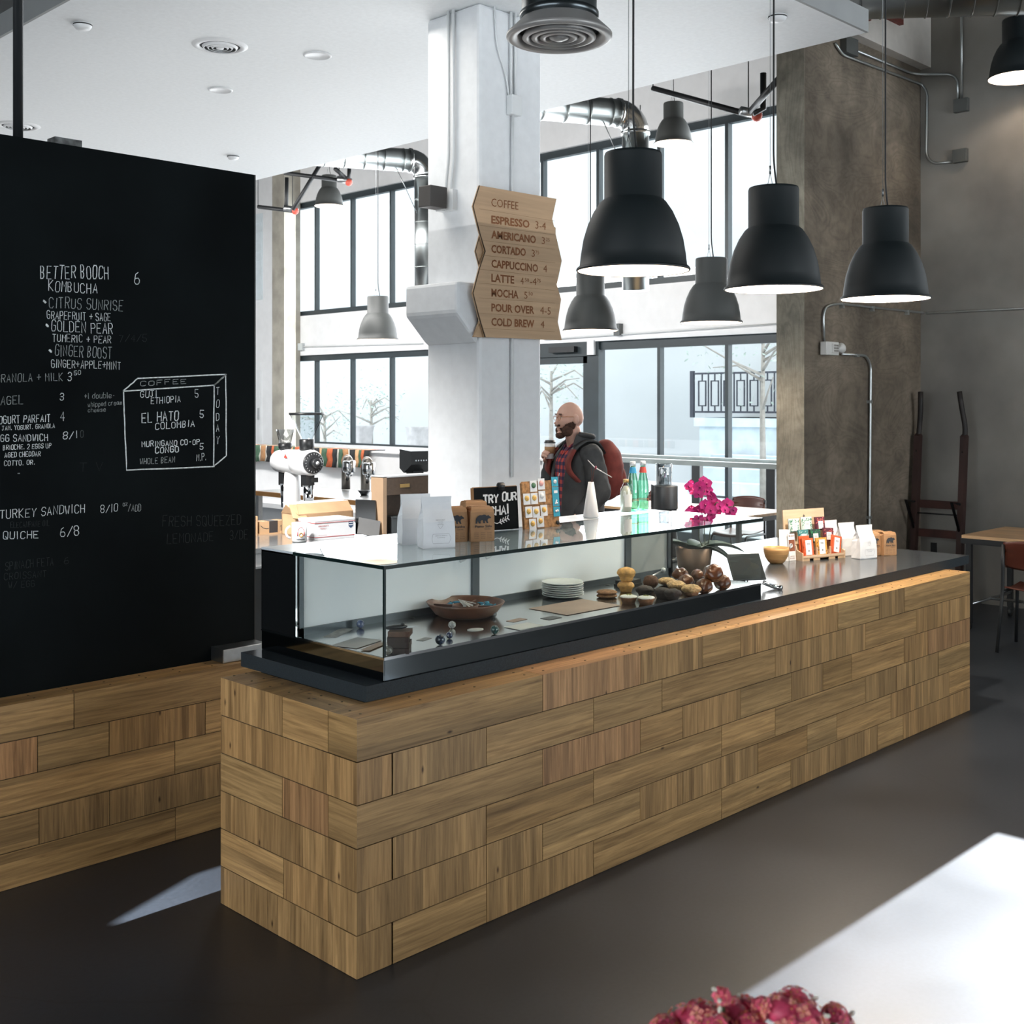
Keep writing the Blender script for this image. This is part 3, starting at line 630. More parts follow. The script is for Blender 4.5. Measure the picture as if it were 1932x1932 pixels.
# ------------------------------------------------------------------ soffit fittings
lens = mat('fitting_white', (.74, .75, .76), .5, var=.02)
dark_in = mat('vent_dark', (.015, .016, .017), .8, var=.1)
def ring_vent(name, label, p, R, n=4, mm=lens, grp=None):
    t = thing(name, label, 'air vent', p, 0, grp)
    b = MB(); b.lathe([(R*.72, .001), (R*.74, -.012*R/.18), (R*.9, -.010*R/.18), (R, -.0)], 48, cap=False); b.build('rim', mm, t)
    b = MB(); b.lathe([(0, -.003), (R*.73, -.003)], 32, cap=False); b.build('throat', dark_in, t)
    for k in range(n):
        r = R*(.64-.15*k); b = MB(); b.lathe([(r, -.008), (r-.010, -.022), (r-.016, -.024), (r-.012, -.018), (r, -.008)] if k < n-1 else [(r*.8, -.012), (r*.7, -.022), (0, -.024)], 40, cap=False); b.build('diffuser_ring', mm, t)
    return t
def onS(px, py): return onZ(px, py, SZ)
ring_vent('ceiling_vent', 'round ring air vent in the white soffit between the two flat discs and the beam', onS(415, 86), .19, grp='soffit air vents')
ring_vent('ceiling_vent', 'round ring air vent in the white soffit just over the blackboard pole', onS(34, 237), .19, grp='soffit air vents')
for px, py, r, lab in ((599, 104, .10, 'flat white ceiling disc nearer the column'), (416, 169, .095, 'flat white ceiling disc between ring vent and blackboard')):
    p = onS(px, py); b = MB(); b.lathe([(r, 0), (r, -.006), (r*.86, -.012), (r*.84, -.008), (0, -.008)], 32); o = b.build('ceiling_speaker', lens, loc=p); tag(o, lab, 'ceiling speaker', 'flat soffit discs')
for px, py, lab in ((156, 45, 'small white smoke detector in the soffit near its dark fascia'), (1467, 30, 'small white smoke detector in the soffit behind a pendant cord'), (440, 294, 'small white smoke detector in the soffit over the blackboard corner')):
    p = onS(px, py); b = MB(); b.lathe([(.06, 0), (.06, -.012), (.045, -.035), (0, -.038)], 24); b.m = 1; b.lathe([(.0605, -.006), (.0605, -.014)], 24, cap=False); o = b.build('smoke_detector', [lens, dark_in], loc=p); tag(o, lab, 'smoke detector', 'soffit smoke detectors')

# ------------------------------------------------------------------ ducts
def elb(c, r, pts, n): return pts
def spiral(b, p, q, R, step=.28):
    p = V(p); q = V(q); b.tube([p, q], R, 28); n = int((q-p).length/step); d = (q-p).normalized()
    for k in range(1, n+1):
        c = p+d*(k*step); b.tube([c-d*.006, c-d*.004, c+d*.004, c+d*.006], [R, R+.007, R+.007, R], 28)
# big drop diffuser near the camera
p = atD(1055, 68, 4.9); R = .222
t = thing('duct_diffuser', 'big round drop duct with a grey ring diffuser, hanging in front of the white column', 'duct', p)
dk = mat('dark_duct', (.10, .115, .125), .28, .9, var=.1, scale=2); dg = mat('diffuser_grey', (.36, .35, .34), .42, .35, var=.05)
b = MB(); b.lathe([(.158, .06), (.162, 3.5)], 48, cap=False); b.lathe([(.16, .07), (.166, .075), (.166, .095), (.16, .1)], 48, cap=False); b.build('drop_pipe', dk, t)
b = MB(); b.lathe([(.155, .07), (.19, .035), (.214, .012), (R, .004), (R*1.0, -.006), (R*.94, -.014), (R*.80, -.006), (R*.76, .02)], 56, cap=False); b.build('diffuser_rim', dg, t)
b = MB(); b.lathe([(0, .03), (R*.78, .03)], 40, cap=False); b.build('diffuser_throat', dark_in, t)
for k in range(4):
    r = R*(.70-.165*k); b = MB(); b.lathe([(r-.02, .03), (r, -.008), (r-.022, -.014), (r-.034, .012)] if k < 3 else [(r, .02), (r*.9, -.01), (r*.4, -.02), (0, -.021)], 48, cap=False); b.build('diffuser_ring', dg, t)
# duct high at the right
t = thing('spiral_duct', 'spiral duct crossing under the dark deck above the bare concrete corner', 'duct')
d8 = 8.6; b = MB(); spiral(b, atD(1500, -35, d8+.3), atD(2150, -58, d8-.3), .29, .16); b.build('duct_body', mat('worn_duct', (.30, .32, .32), .3, 1, var=.15, scale=2), t)
# two ducts with elbows behind
def far_duct(lab, e, drop, R, dirv, L, grp='spiral ducts with elbows by the windows'):
    t = thing('elbow_duct', lab, 'duct', e, 0, grp); d = V(dirv).normalized()
    b = MB(); spiral(b, -d*L-d*R*1.4, -d*R*1.4, R, .26); b.build('duct_run', galv, t)
    b = MB(); pts = []
    for i in range(7):
        a = PI/2*i/6; rr = R*1.4; pts.append(-d*rr+V((0, 0, -rr))+d*(rr*math.sin(a))+V((0, 0, rr*math.cos(a))))
    b.tube(pts, R, 24)
    for q, w in ((pts[0], d), (pts[6], V((0, 0, 1)))): b.tube([q-w*.02, q-w*.018, q+w*.018, q+w*.02], [R, R+.012, R+.012, R], 24)
    b.build('elbow', mat('elbow_metal', (.62, .64, .64), .2, 1, var=.12, scale=3), t)
    b = MB(); spiral(b, (0, 0, -R*1.4), (0, 0, -drop), R, .3); b.build('drop_pipe', galv, t)
    b = MB(); b.tube([(R+.12, R, R*1.2), (.05, 0, -.8)], .006, 5); b.tube([(-R-.3, R, 0), (-R, 0, -.7)], .006, 5); b.tube([-d*1.2, -d*1.2+V((0, 0, 6.9-e[2]))], .006, 5); b.build('hanger_wire', wirem, t)
dd = 12.6
e = atD(1199, 216, dd); far_duct('spiral duct with an elbow over the big charcoal pendant', e, 1.9, .145, (.9, -.44, 0), 4)
e = atD(803, 305, 15.5); far_duct('spiral duct with an elbow half hidden behind the white column', e, 1.75, .15, (.9, -.44, 0), 4)

# ------------------------------------------------------------------ sprinkler pipes
spm = mat('black_pipe', (.022, .024, .026), .5, .3, var=.15); redm = mat('red_cap', (.55, .09, .06), .5, var=.1)
def pipes(lab, d, segs, cap, r=.03):
    t = thing('sprinkler_pipe', lab, 'pipe', (0, 0, 0), 0, 'black sprinkler pipes near the ceiling'); b = MB()
    for pts in segs: b.tube([atD(x, y, d+(z if z else 0)) for x, y, z in pts], r, 8)
    for pts in segs[:1]:
        for x, y, z in pts: q = atD(x, y, d+z); b.tube([q, (q.x, q.y, 6.899)], .006, 5)
    b.build('pipe_run', spm, t); b = MB(); c = atD(cap[0], cap[1], d); b.ball(c, .055, 10, 6); b.build('red_cap', redm, t)
    b = MB(); b.tube([c+V((.05, 0, .02)), c+V((-.15, .08, .04))], .045, 8); b.build('coupling', steel, t)
pipes('black sprinkler pipe with a red cap beside the concrete fin wall', 11.2, [[(1232, 167, 1.0), (1412, 216, 0)], [(1412, 214, 0), (1470, 148, -.8)], [(1421, 214, -.1), (1440, 205, -.1), (1440, 138, -.1)]], (1428, 219))
pipes('black sprinkler pipe with a red cap beside the high pendant by the pilaster', 17, [[(536, 326, 0), (640, 340, 0)], [(603, 312, 0), (552, 396, 0)], [(632, 318, -.2), (652, 336, 0)], [(640, 340, 0), (658, 335, 0), (659, 318, 0)]], (658, 344))
pipes('short black sprinkler pipe end crossing the tan pilaster', 17.5, [[(487, 390, .3), (552, 398, 0)], [(540, 398, 0), (541, 335, 0)]], (557, 398))

# ------------------------------------------------------------------ column fittings
cw = mat('painted_conduit', (.66, .68, .69), .5, var=.04)
t = thing('column_conduit', 'white conduit run on the shaded face of the column above the speaker box', 'conduit')
def onCx(px, py): return onX(px, py, cx0)
def onCy(px, py): return onY(px, py, cy0)
b = MB(); f = -.022
for pxs in ((851, 851), (860, 860)):
    pts = [onCx(pxs[0], 16)+V((f, 0, 0)), onCx(pxs[0], 300)+V((f, 0, 0)), onCx(pxs[0]-5, 350)+V((f, 0, 0)), onCx(pxs[0]-5, 376)+V((f, 0, 0))]
    b.tube(round_path(pts, .05), .011, 8)
b.build('tube', cw, t)
b = MB(); p = onCx(856, 380); b.box(cx0-.04, cx0, p.y-.035, p.y+.035, p.z-.06, p.z+.07); b.build('junction_box', cw, t)
t = thing('speaker_box', 'small dark grey speaker box fixed to the column', 'speaker', onCx(845, 380)+V((-.05, 0, 0)))
b = MB(); sm = mat('speaker_grey', (.042, .039, .037), .6, var=.1); b.box(-.15, -.01, -.06, .055, -.058, .075, M=rotm(rx=.03)); b.build('cabinet', sm, t, bevel=.006)
b = MB(); b.box(-.01, .05, .0, .05, -.065, -.04); b.build('bracket', cw, t)
t = thing('column_cable_box', 'white junction box with conduits on the bright face of the column above the menu board', 'junction box')
b = MB(); p = onCy(965, 200); b.box(p.x-.045, p.x+.045, cy0-.05, cy0, p.z-.065, p.z+.06); b.build('box', cw, t, bevel=.004)
b = MB()
for px in (961, 969): b.tube([onCy(px, 12)+V((0, -.015, 0)), onCy(px, 184)+V((0, -.015, 0))], .010, 8)
b.tube(round_path([onCy(930, 8)+V((0, -.012, 0)), onCy(935, 90)+V((0, -.012, 0)), onCy(952, 140)+V((0, -.012, 0)), onCy(958, 184)+V((0, -.012, 0))], .1), .006, 6)
b.tube([onCy(964, 216)+V((0, -.015, 0)), onCy(963, 400)+V((0, -.015, 0)), onCy(963, 900)+V((0, -.015, 0))], .010, 8); b.build('conduit', cw, t)
# hexagon of wood on the far side of the column
p = onY(1027, 681, cy1-.1); b = MB(); b.lathe([(.06, 0), (.06, .05)], 6, M=rotm((cx1, p.y, p.z), ry=PI/2)); o = b.build('wooden_hexagon', mat('light_wood_sign', (.55, .36, .20), .6, var=.1, stretch=(1, 12, 1))); tag(o, 'small wooden hexagon fixed to the far side of the column', 'sign')

# ------------------------------------------------------------------ conduits and fittings on the concrete
emt = mat('bare_conduit', (.50, .53, .53), .35, .9, var=.08)
def onF(px, py): return onY(px, py, YF)+V((0, -.02, 0))
def onR(px, py): return onX(px, py, XR)+V((-.02, 0, 0))
boxm = mat('grey_box', (.10, .105, .10), .6, .2, var=.2)
t = thing('wall_conduit', 'bare steel conduit bending from the concrete wall to the lower grey box', 'conduit', group='conduits on the concrete')
b = MB(); b.tube(round_path([onF(1572, 82), onF(1585, 104), onF(1735, 160), onR(1751, 175), onR(1749, 295), onR(1762, 309), onR(1803, 306)], .14, 6), .012, 8); b.build('tube', emt, t)
p = onR(1813, 295); b = MB(); b.box(XR-.05, XR, p.y-.07, p.y+.06, p.z-.06, p.z+.06); b.build('junction_box', boxm, t, bevel=.004)
t = thing('wall_conduit', 'pair of bare steel conduits meeting at the upper grey box', 'conduit', group='conduits on the concrete')
b = MB(); b.tube(round_path([onF(1600, 92), onF(1720, 141), onR(1795, 141), onR(1808, 150), onR(1809, 190)], .12, 6), .012, 8); b.tube([onR(1816, -60), onR(1815.5, 190)], .012, 8); b.build('tube', emt, t)
p = onR(1815, 200); b = MB(); b.box(XR-.05, XR, p.y-.07, p.y+.06, p.z-.06, p.z+.06); b.build('junction_box', boxm, t, bevel=.004)
p = onF(1594, 86); b = MB(); b.box(p.x-.08, p.x+.12, YF-.06, YF, p.z-.08, p.z+.06); b.build('junction_box', boxm, t)
t = thing('wall_conduit', 'long bare steel conduit running from the emergency light across both walls', 'conduit', group='conduits on the concrete')
b = MB(); b.tube(round_path([onF(1551, 648), onF(1549, 580), onF(1575, 573), onF(1744, 591), onR(1750, 591), onR(1960, 581), onR(2000, 580)], .1, 6), .011, 8)
for px, py in ((1585, 575), (1642, 581), (1708, 588)): q = onF(px, py); b.box(q.x-.012, q.x+.012, YF-.035, YF, q.z-.03, q.z+.014)
b.build('tube', emt, t)
t = thing('wall_conduit', 'bare steel conduit dropping to the worktop under the emergency light', 'conduit', group='conduits on the concrete')
b = MB(); b.tube(round_path([onF(1584, 668), onF(1630, 671), onF(1639, 690), onF(1636, 1010), onF(1636, 1120)], .1, 6), .012, 8)
for px, py in ((1613, 671), (1637, 758), (1636, 976)): q = onF(px, py); b.box(q.x-.02, q.x+.02, YF-.035, YF, q.z-.012, q.z+.012)
b.build('tube', emt, t)
t = thing('emergency_light', 'white emergency light with two lamp heads on the concrete wall', 'emergency light', onF(1555, 658))
wp = mat('warm_white_plastic', (.66, .65, .62), .45, var=.03); k = 9.4/F0
b = MB(); b.box(-.10, .10, -.06, .0, -.055, .055); b.build('housing', wp, t, bevel=.006)
b = MB(); b.box(-.02, .07, -.075, -.06, -.035, .04); b.m = 1
for i in range(3):
    for j in range(3): b.box(-.008+.026*i, .010+.026*i, -.08, -.075, -.027+.022*j, -.012+.022*j)
b.build('lamp_head', [wp, mat('led_lens', (.32, .30, .28), .3, var=.1)], t)
b = MB(); b.lathe([(.01, -.03), (.02, -.01), (.045, .03), (.046, .045), (0, .046)], 16, M=rotm((.125, -.04, .0), ry=PI/2-.2)); b.build('lamp_head', wp, t)
# red steel seat on the beam
p = onY(1660, 32, YF-.12); b = MB(); b.box(p.x-.25, p.x-.19, YF-.14, YF-.1, p.z-.08, p.z+.15); b.box(p.x+.12, p.x+.4, YF-.14, YF-.1, p.z+.02, p.z+.12); o = b.build('steel_bracket', mat('red_oxide', (.16, .04, .03), .7, var=.2)); tag(o, 'red oxide steel bracket on the pale concrete beam', 'bracket')
# rail under the deck near the high lamp
b = MB(); b.tube([atD(1853, 20, 9.2)+V((.1, 0, .1)), atD(1890, 36, 9.4)+V((.1, .0, .1))], .03, 4); b.tube([atD(1935, 10, 10.2), atD(1975, 34, 10.2)], .04, 4); o = b.build('lamp_track', black); tag(o, 'black rail at the ceiling beside the high charcoal pendant', 'rail')
# ------------------------------------------------------------------ blackboard
YB = 4.50; bx1 = onY(480, 760, YB).x; btop = onY(480, 330, YB).z
bb = thing('blackboard', 'huge blackboard wall with a chalk menu standing behind the oak bench wall', 'blackboard', (0, 0, 0))
bdm = mat('blackboard_paint', (.0050, .0070, .0078), .85, var=.3, scale=2.5, spec=.08)
b = MB(); b.box(.3, bx1, YB, YB+.09, .0, btop); b.build('panel', bdm, bb)
b = MB(); b.box(bx1, bx1+.006, YB-.001, YB+.09, 0, btop); b.build('edge_strip', mat('board_edge', (.03, .03, .03), .5, var=.1), bb)
NB = (0, -1, 0); UB = (1, 0, 0); WB = (0, 0, 1); Yc = YB-.002
chalk = {1: mat('chalk_white', (.74, .78, .78), .9, var=.25, scale=90), 2: mat('chalk_soft', (.36, .39, .39), .9, var=.4, scale=90), 3: mat('chalk_faint', (.075, .085, .088), .9, var=.4, scale=60), 4: mat('chalk_ghost', (.024, .029, .031), .9, var=.4, scale=60)}
CH_ = {k: MB() for k in chalk}
def chalkline(s, x, y, x2, y2, h, w=2.6, lv=1):
    """letters from pixel (x, y) baseline start to (x2, y2) baseline end on the board plane, cap height h pixels"""
    A = onY(x, y, Yc); B_ = onY(x2, y2, Yc); Hh = onY(x, y-h, Yc).z-A.z; L = (B_-A).length
    st = random.getstate(); tmp = MB(); n = strokes(tmp, s, (0, 0, 0), (1, 0, 0), (0, 0, 1), 1, .1, NB, asp=.5, gap=.42); random.setstate(st)
    asp = .5*L/(n*Hh); gap = .42*L/(n*Hh)
    pxm = Hh/h
    strokes(CH_[lv], s, A, (B_-A).normalized(), WB, Hh, w*pxm*.58, NB, asp=asp, gap=gap)
def chalkpath(pts, w=2.2, lv=1):
    P = [onY(x, y, Yc) for x, y in pts]; k = (P[0].z-onY(pts[0][0], pts[0][1]+1, Yc).z); out = [P[0]]
    for a, c in zip(P, P[1:]):
        for i in range(1, 7): out.append(a.lerp(c, i/6)+V((random.uniform(-1, 1), 0, random.uniform(-1, 1)))*.0009)
    CH_[lv].ribbon(out, w*k, NB)
TX = [("BETTER BOOCH", 77, 525, 208, 526, 25, 2.9, 1), ("KOMBUCHA", 92, 549, 187, 554, 19, 2.3, 1), ("6", 254, 537, 268, 537, 22, 2.4, 1), ("CITRUS SUNRISE", 93, 580, 235, 587, 20, 2.3, 2), ("GRAPEFRUIT + SAGE", 89, 601, 211, 606, 15, 2.0, 1),
 ("GOLDEN PEAR", 97, 625, 216, 630, 20, 2.3, 1), ("TUMERIC + PEAR", 99, 644, 212, 648, 14, 2.0, 1), ("GINGER BOOST", 104, 671, 213, 677, 21, 2.3, 2), ("GINGER+APPLE+MINT", 97, 693, 230, 697, 15, 2.1, 1),
 ("GRANOLA + MILK", -8, 722, 121, 718, 15, 2.0, 2), ("3", 128, 719, 138, 719, 16, 2.2, 1), ("50", 140, 708, 155, 706, 8, 1.6, 1), ("BAGEL", -10, 764, 47, 762, 16, 2.1, 2), ("3", 113, 755, 123, 755, 13, 2.1, 1),
 ("+1 double-", 159, 752, 219, 751, 11, 1.5, 2), ("whipped cream", 166, 768, 231, 763, 9, 1.3, 2), ("cheese", 166, 778, 201, 776, 8, 1.3, 2),
 ("YOGURT PARFAIT", -10, 800, 97, 795, 14, 2.5, 1), ("4", 114, 794, 125, 794, 16, 2.5, 1), ("JAM, YOGURT, GRANOLA", 4, 812, 105, 807, 8, 1.8, 1), ("EGG SANDWICH", -8, 834, 93, 831, 13, 2.4, 1), ("8/1", 119, 829, 150, 826, 13, 2.3, 1), ("0", 152, 825, 160, 824, 13, 2.2, 3),
 ("BRIOCHE, 2 EGGS UP", 6, 849, 98, 845, 9, 1.9, 1), ("AGED CHEDDAR", 9, 863, 78, 860, 9, 2.0, 1), ("COTTO. OR.", 8, 879, 68, 876, 9, 2.0, 1), ("-", 32, 896, 42, 896, 6, 3, 2),
 ("TURKEY SANDWICH", 0, 979, 163, 966, 16, 2.4, 1), ("8/10", 190, 968, 225, 964, 15, 2.2, 1), ("OZ", 232, 955, 242, 954, 6, 1.6, 2), ("/ADD", 242, 965, 268, 964, 13, 1.8, 2), ("QUICHE", 6, 1018, 76, 1015, 14, 2.3, 1), ("6/8", 114, 1013, 153, 1010, 18, 2.3, 1),
 ("FRESH SQUEEZED", 307, 994, 458, 990, 20, 1.8, 4), ("LEMONADE", 315, 1026, 406, 1020, 18, 1.8, 4), ("3/DE", 434, 1018, 470, 1016, 17, 1.8, 4), ("SPINACH FETA", 10, 1076, 103, 1066, 15, 1.8, 4), ("6", 121, 1064, 134, 1063, 12, 1.8, 4), ("CROISSANT", 8, 1094, 90, 1088, 13, 1.6, 4), ("W/ EGG", 16, 1110, 68, 1106, 12, 1.6, 4),
 ("7/4/5", 225, 645, 280, 645, 14, 1.6, 4), ("ELECAMPANE OIL", 20, 996, 95, 992, 11, 1.6, 4), ("T V", 150, 890, 200, 888, 16, 1.6, 4),
 ("GUJI", 265, 750, 299, 749, 12, 2.3, 1), ("ETHIOPIA", 285, 762, 343, 758, 12, 2.2, 1), ("5", 368, 750, 377, 750, 14, 2.2, 1), ("EL HATO", 268, 797, 340, 793, 18, 3.2, 1), ("5", 377, 788, 387, 788, 15, 2.8, 1), ("COLOMBIA", 293, 810, 370, 804, 12, 2.6, 1),
 ("MURINGANO CO-OP", 268, 843, 379, 838, 10, 2.7, 1), ("CONGO", 293, 855, 340, 852, 11, 3.0, 1), ("5", 377, 848, 386, 848, 11, 2.8, 1), ("WHOLE BEAN", 264, 876, 332, 872, 11, 2.0, 2), ("M.P.", 371, 870, 391, 868, 13, 1.8, 1)]
for s, x, y, x2, y2, h, w, lv in TX: chalkline(s, x, y, x2, y2, h, w, lv)
for x, y in ((84, 569), (89, 614), (95, 662)): chalkpath([(x-1.5, y-1.5), (x+1.5, y+1.5)], 4, 1)
# the drawn coffee box
chalkline("COFFEE", 265, 728, 356, 723, 9, 2.0, 2)
for ch, x, y in (("T", 408, 745), ("O", 408, 770), ("D", 408, 793), ("A", 408, 814), ("Y", 408, 838)): chalkline(ch, x, y, x+8, y-1, 14, 1.8, 1)
for pts in ([(233, 737), (260, 714), (427, 706), (404, 727), (233, 738)], [(233, 737), (235, 800), (239, 887), (404, 880)], [(404, 727), (403, 880), (427, 860), (426, 706)], [(404, 727), (420, 713), (427, 706)]): chalkpath(pts, 2.4, 1)
nm = {1: 'chalk_lettering', 2: 'soft_chalk_lettering', 3: 'faint_chalk_lettering', 4: 'wiped_chalk_lettering'}
for k in chalk: CH_[k].build(nm[k], chalk[k], bb, fix=False)
# pole and box on the blackboard's top
p = onY(31, 262, YB+.06); b = MB(); b.tube([(p.x, YB+.045, btop), (p.x, YB+.045, 6.9)], .019, 10); o = b.build('support_pole', black); tag(o, 'black pole rising from the top of the blackboard', 'pole')
p = onY(122, 275, YB+.045); b = MB(); b.box(p.x-.055, p.x+.055, YB+.01, YB+.08, btop, btop+.028); o = b.build('concrete_weight', mat('worn_block', (.13, .135, .135), .8, var=.6, scale=30)); tag(o, 'speckled grey block lying on top of the blackboard', 'block')

# ------------------------------------------------------------------ coffee menu board on the column
YM = cy0-.045
mw = mat('menu_plywood', (.44, .295, .175), .6, var=.10, scale=3, stretch=(.6, 1, 16))
engr = mat('engraved_brown', (.20, .075, .026), .8, var=.15); edgeb = mat('burnt_edge', (.05, .03, .015), .8, var=.1)
mb_ = thing('menu_board', 'zigzag edged wooden coffee menu board hung on the white column', 'menu board', (0, 0, 0))
def onM(px, py, y=YM): q = onY(px, py, y); return (q.x, q.z)
L1 = [(905, 350), (893, 389), (905, 437), (916, 474), (905, 507), (893, 553), (905, 600), (916, 636)]
R1 = [(1060, 642), (1049, 592), (1048, 550), (1060, 492), (1042, 413), (1050, 375)]
pts = [onM(*p) for p in L1+R1]
def uvplate(b, pts, y0, y1):
    k = b.prism(pts, y0, y1, ax=1); r = random.random()*9
    for i in range(len(pts)+2): b.uv[k+i] = [(b.v[j].x+r, b.v[j].z) for j in b.f[k+i]]
b = MB(); uvplate(b, pts, YM, YM+.016); b.build('front_plate', mw, mb_, fix=False)
b = MB(); bk = [onM(*p, YM+.03) for p in [(905, 437), (895, 474), (905, 512), (905, 600), (891, 636), (1045, 640), (1056, 565), (1046, 530), (1046, 430), (1000, 400)]]; uvplate(b, bk, YM+.018, YM+.032); b.build('back_plate', mw, mb_, fix=False)
b = MB(); 
for A_, B_ in zip(pts, pts[1:8]): b.tube([(A_[0]-.001, YM+.002, A_[1]), (B_[0]-.001, YM+.002, B_[1])], .004, 5)
bl = [onM(*p, YM+.03) for p in [(905, 437), (895, 474), (905, 512)]]
for A_, B_ in zip(bl, bl[1:]): b.tube([(A_[0]-.001, YM+.02, A_[1]), (B_[0]-.001, YM+.02, B_[1])], .003, 5)
b.build('burnt_edge', edgeb, mb_)
b = MB()
for k, (ya, yb) in enumerate([(394, 417), (425, 443), (453, 470), (481, 496), (508, 523), (534, 548), (562, 572), (591, 600), (619, 626)]):
    A_ = onM(905, ya); B_ = onM(1046, yb); b.ribbon([(A_[0]-.004, YM-.0006, A_[1]), (B_[0]+.004, YM-.0006, B_[1])], .0022, NB)
b.build('groove_lines', mat('groove', (.26, .165, .09), .8, var=.1), mb_, fix=False)
b = MB(); Ym = YM-.0012
def mtxt(s, x, y, x2, y2, h, thick):
    A_ = onY(x, y, Ym); B_ = onY(x2, y2, Ym); text(b, s, A_, (B_-A_).normalized(), WB, onY(x, y-h, Ym).z-A_.z, (B_-A_).length, thick)
for s, x, y, x2, y2, h, th in [("COFFEE", 927, 389, 978, 396, 16, -.003), ("ESPRESSO", 927, 421, 999, 430, 15, .028), ("3-4", 1010, 431, 1030, 434, 15, -.003), ("AMERICANO", 927, 449, 1011, 459, 15, .028), ("3", 1022, 460, 1028, 461, 14, -.003), ("25", 1030, 455, 1037, 456, 7, -.002),
  ("CORTADO", 927, 476, 992, 483, 15, .028), ("3", 1003, 484, 1009, 485, 14, -.003), ("75", 1010, 479, 1017, 480, 7, -.002), ("CAPPUCCINO", 927, 504, 1015, 513, 15, .028), ("4", 1025, 513, 1032, 514, 14, -.003), ("LATTE", 927, 531, 970, 535, 15, .028), ("4", 982, 536, 988, 537, 14, -.003), ("50", 990, 531, 998, 532, 7, -.002), ("-4", 1000, 537, 1012, 538, 14, -.003), ("75", 1013, 532, 1020, 533, 7, -.002),
  ("MOCHA", 927, 559, 978, 563, 15, .028), ("5", 989, 563, 995, 564, 14, -.003), ("50", 997, 557, 1005, 558, 7, -.002), ("POUR OVER", 927, 587, 1008, 592, 15, .028), ("4-5", 1019, 592, 1039, 594, 15, -.003), ("COLD BREW", 927, 614, 1008, 618, 15, .028), ("4", 1020, 618, 1027, 619, 14, -.003)]:
    mtxt(s, x, y, x2, y2, h, th)
b.build('engraved_lettering', engr, mb_, fix=False)
# ------------------------------------------------------------------ packaging builders (front faces local -Y)
ZT = zt+.0105
paperw = mat('white_bag_paper', (.74, .76, .78), .6, var=.04, scale=12, bump=.25)
kraft = mat('kraft_paper', (.38, .21, .10), .75, var=.1, scale=18, bump=.25)
ink = mat('grey_ink', (.30, .30, .31), .8, var=.05); inkd = mat('dark_ink', (.035, .038, .045), .8, var=.05)
def bag_shell(b, w, d, h, prof, seed=0):
    """gusseted bag: prof = (z fraction, width fraction, depth fraction)"""
    rnd = random.Random(seed); n = len(prof); ring = []
    for z, fw, fd in prof:
        x = w/2*fw; y = d/2*fd; gx = x-min(.018, .3*w)*(1 if .15 < z else .3)*(.4 if fd > .9 else 1)
        ring.append([(-x, -y, z*h), (-x*.33, -y*1.03, z*h), (x*.33, -y*1.03, z*h), (x, -y, z*h), (gx if z > .1 else x, 0, z*h), (x, y, z*h), (-x, y, z*h), (-gx if z > .1 else -x, 0, z*h)])
    vs = []; fs = []
    for i, r in enumerate(ring):
        for p in r: j = .0012 if 0 < i < n-1 else 0; vs.append((p[0]+rnd.uniform(-j, j), p[1]+rnd.uniform(-j, j), p[2]+rnd.uniform(-j, j)*2))
    for i in range(n-1):
        for k in range(8): fs.append((i*8+k, i*8+(k+1) % 8, (i+1)*8+(k+1) % 8, (i+1)*8+k))
    fs += [tuple(range(8))[::-1], tuple((n-1)*8+k for k in range(8))]
    b.add(vs, fs)
WP = [(0, .97, .95), (.02, 1, 1), (.3, 1.0, 1.02), (.52, .97, .92), (.62, .93, .7), (.75, .9, .32), (.88, .92, .1), (1, .96, .04)]
U1, W1 = V((1, 0, 0)), V((0, 0, 1))
def white_bag(lab, loc, rz, w=.125, d=.075, h=.192, grp='white coffee bags', seed=1, printed=True):
    t = thing('coffee_bag', lab, 'coffee bag', loc, rz, grp); b = MB(); bag_shell(b, w, d, h, WP, seed); b.build('bag', paperw, t)
    if printed:
        y = -d/2*1.06-.0008; b = MB(); k = h/.192
        text(b, 'PERMANENT', (.004*k, y, .105*k), U1, W1, .0045*k, .036*k, align='C'); text(b, 'COFFEE', (.004*k, y, .098*k), U1, W1, .0035*k, .02*k, align='C')
        b.ribbon([(.004*k+px*k, y, pz*k) for px, pz in ((-.011, .09), (-.007, .093), (.007, .093), (.011, .09), (.004, .078), (.000, .074), (-.004, .078), (-.011, .09), (.011, .09))], .0009, (0, -1, 0))
        b.ribbon([(px*k, y, pz*k) for px, pz in ((-.025, .055), (.038, .055), (.045, .038), (.038, .020), (-.025, .020), (-.029, .038), (-.025, .055))], .001, (0, -1, 0))
        text(b, 'GRACIA BRAVO', (.007*k, y, .047*k), U1, W1, .0038*k, .048*k, align='C'); text(b, 'EL SALVADOR', (.007*k, y, .040*k), U1, W1, .0034*k, .03*k, align='C')
        b.build('printed_label', ink, t, fix=False)
    return t
BEAR = [(0, .30), (.05, .42), (.14, .55), (.26, .62), (.40, .60), (.52, .66), (.62, .64), (.70, .56), (.78, .58), (.81, .62), (.85, .57), (.93, .50), (1, .42), (.97, .36), (.88, .36), (.80, .32), (.76, .22), (.80, .06), (.83, 0), (.72, 0), (.68, .10), (.60, .22), (.58, .08), (.62, 0), (.50, 0), (.48, .12), (.46, .24), (.34, .22), (.30, .10), (.33, 0), (.20, 0), (.18, .12), (.12, .20), (.10, .08), (.10, 0), (-.01, 0), (.0, .14)]
KP = [(0, .97, .96), (.03, 1, 1), (.5, 1.02, 1.03), (.86, .98, .98), (.95, .95, .86), (1, .9, .66)]
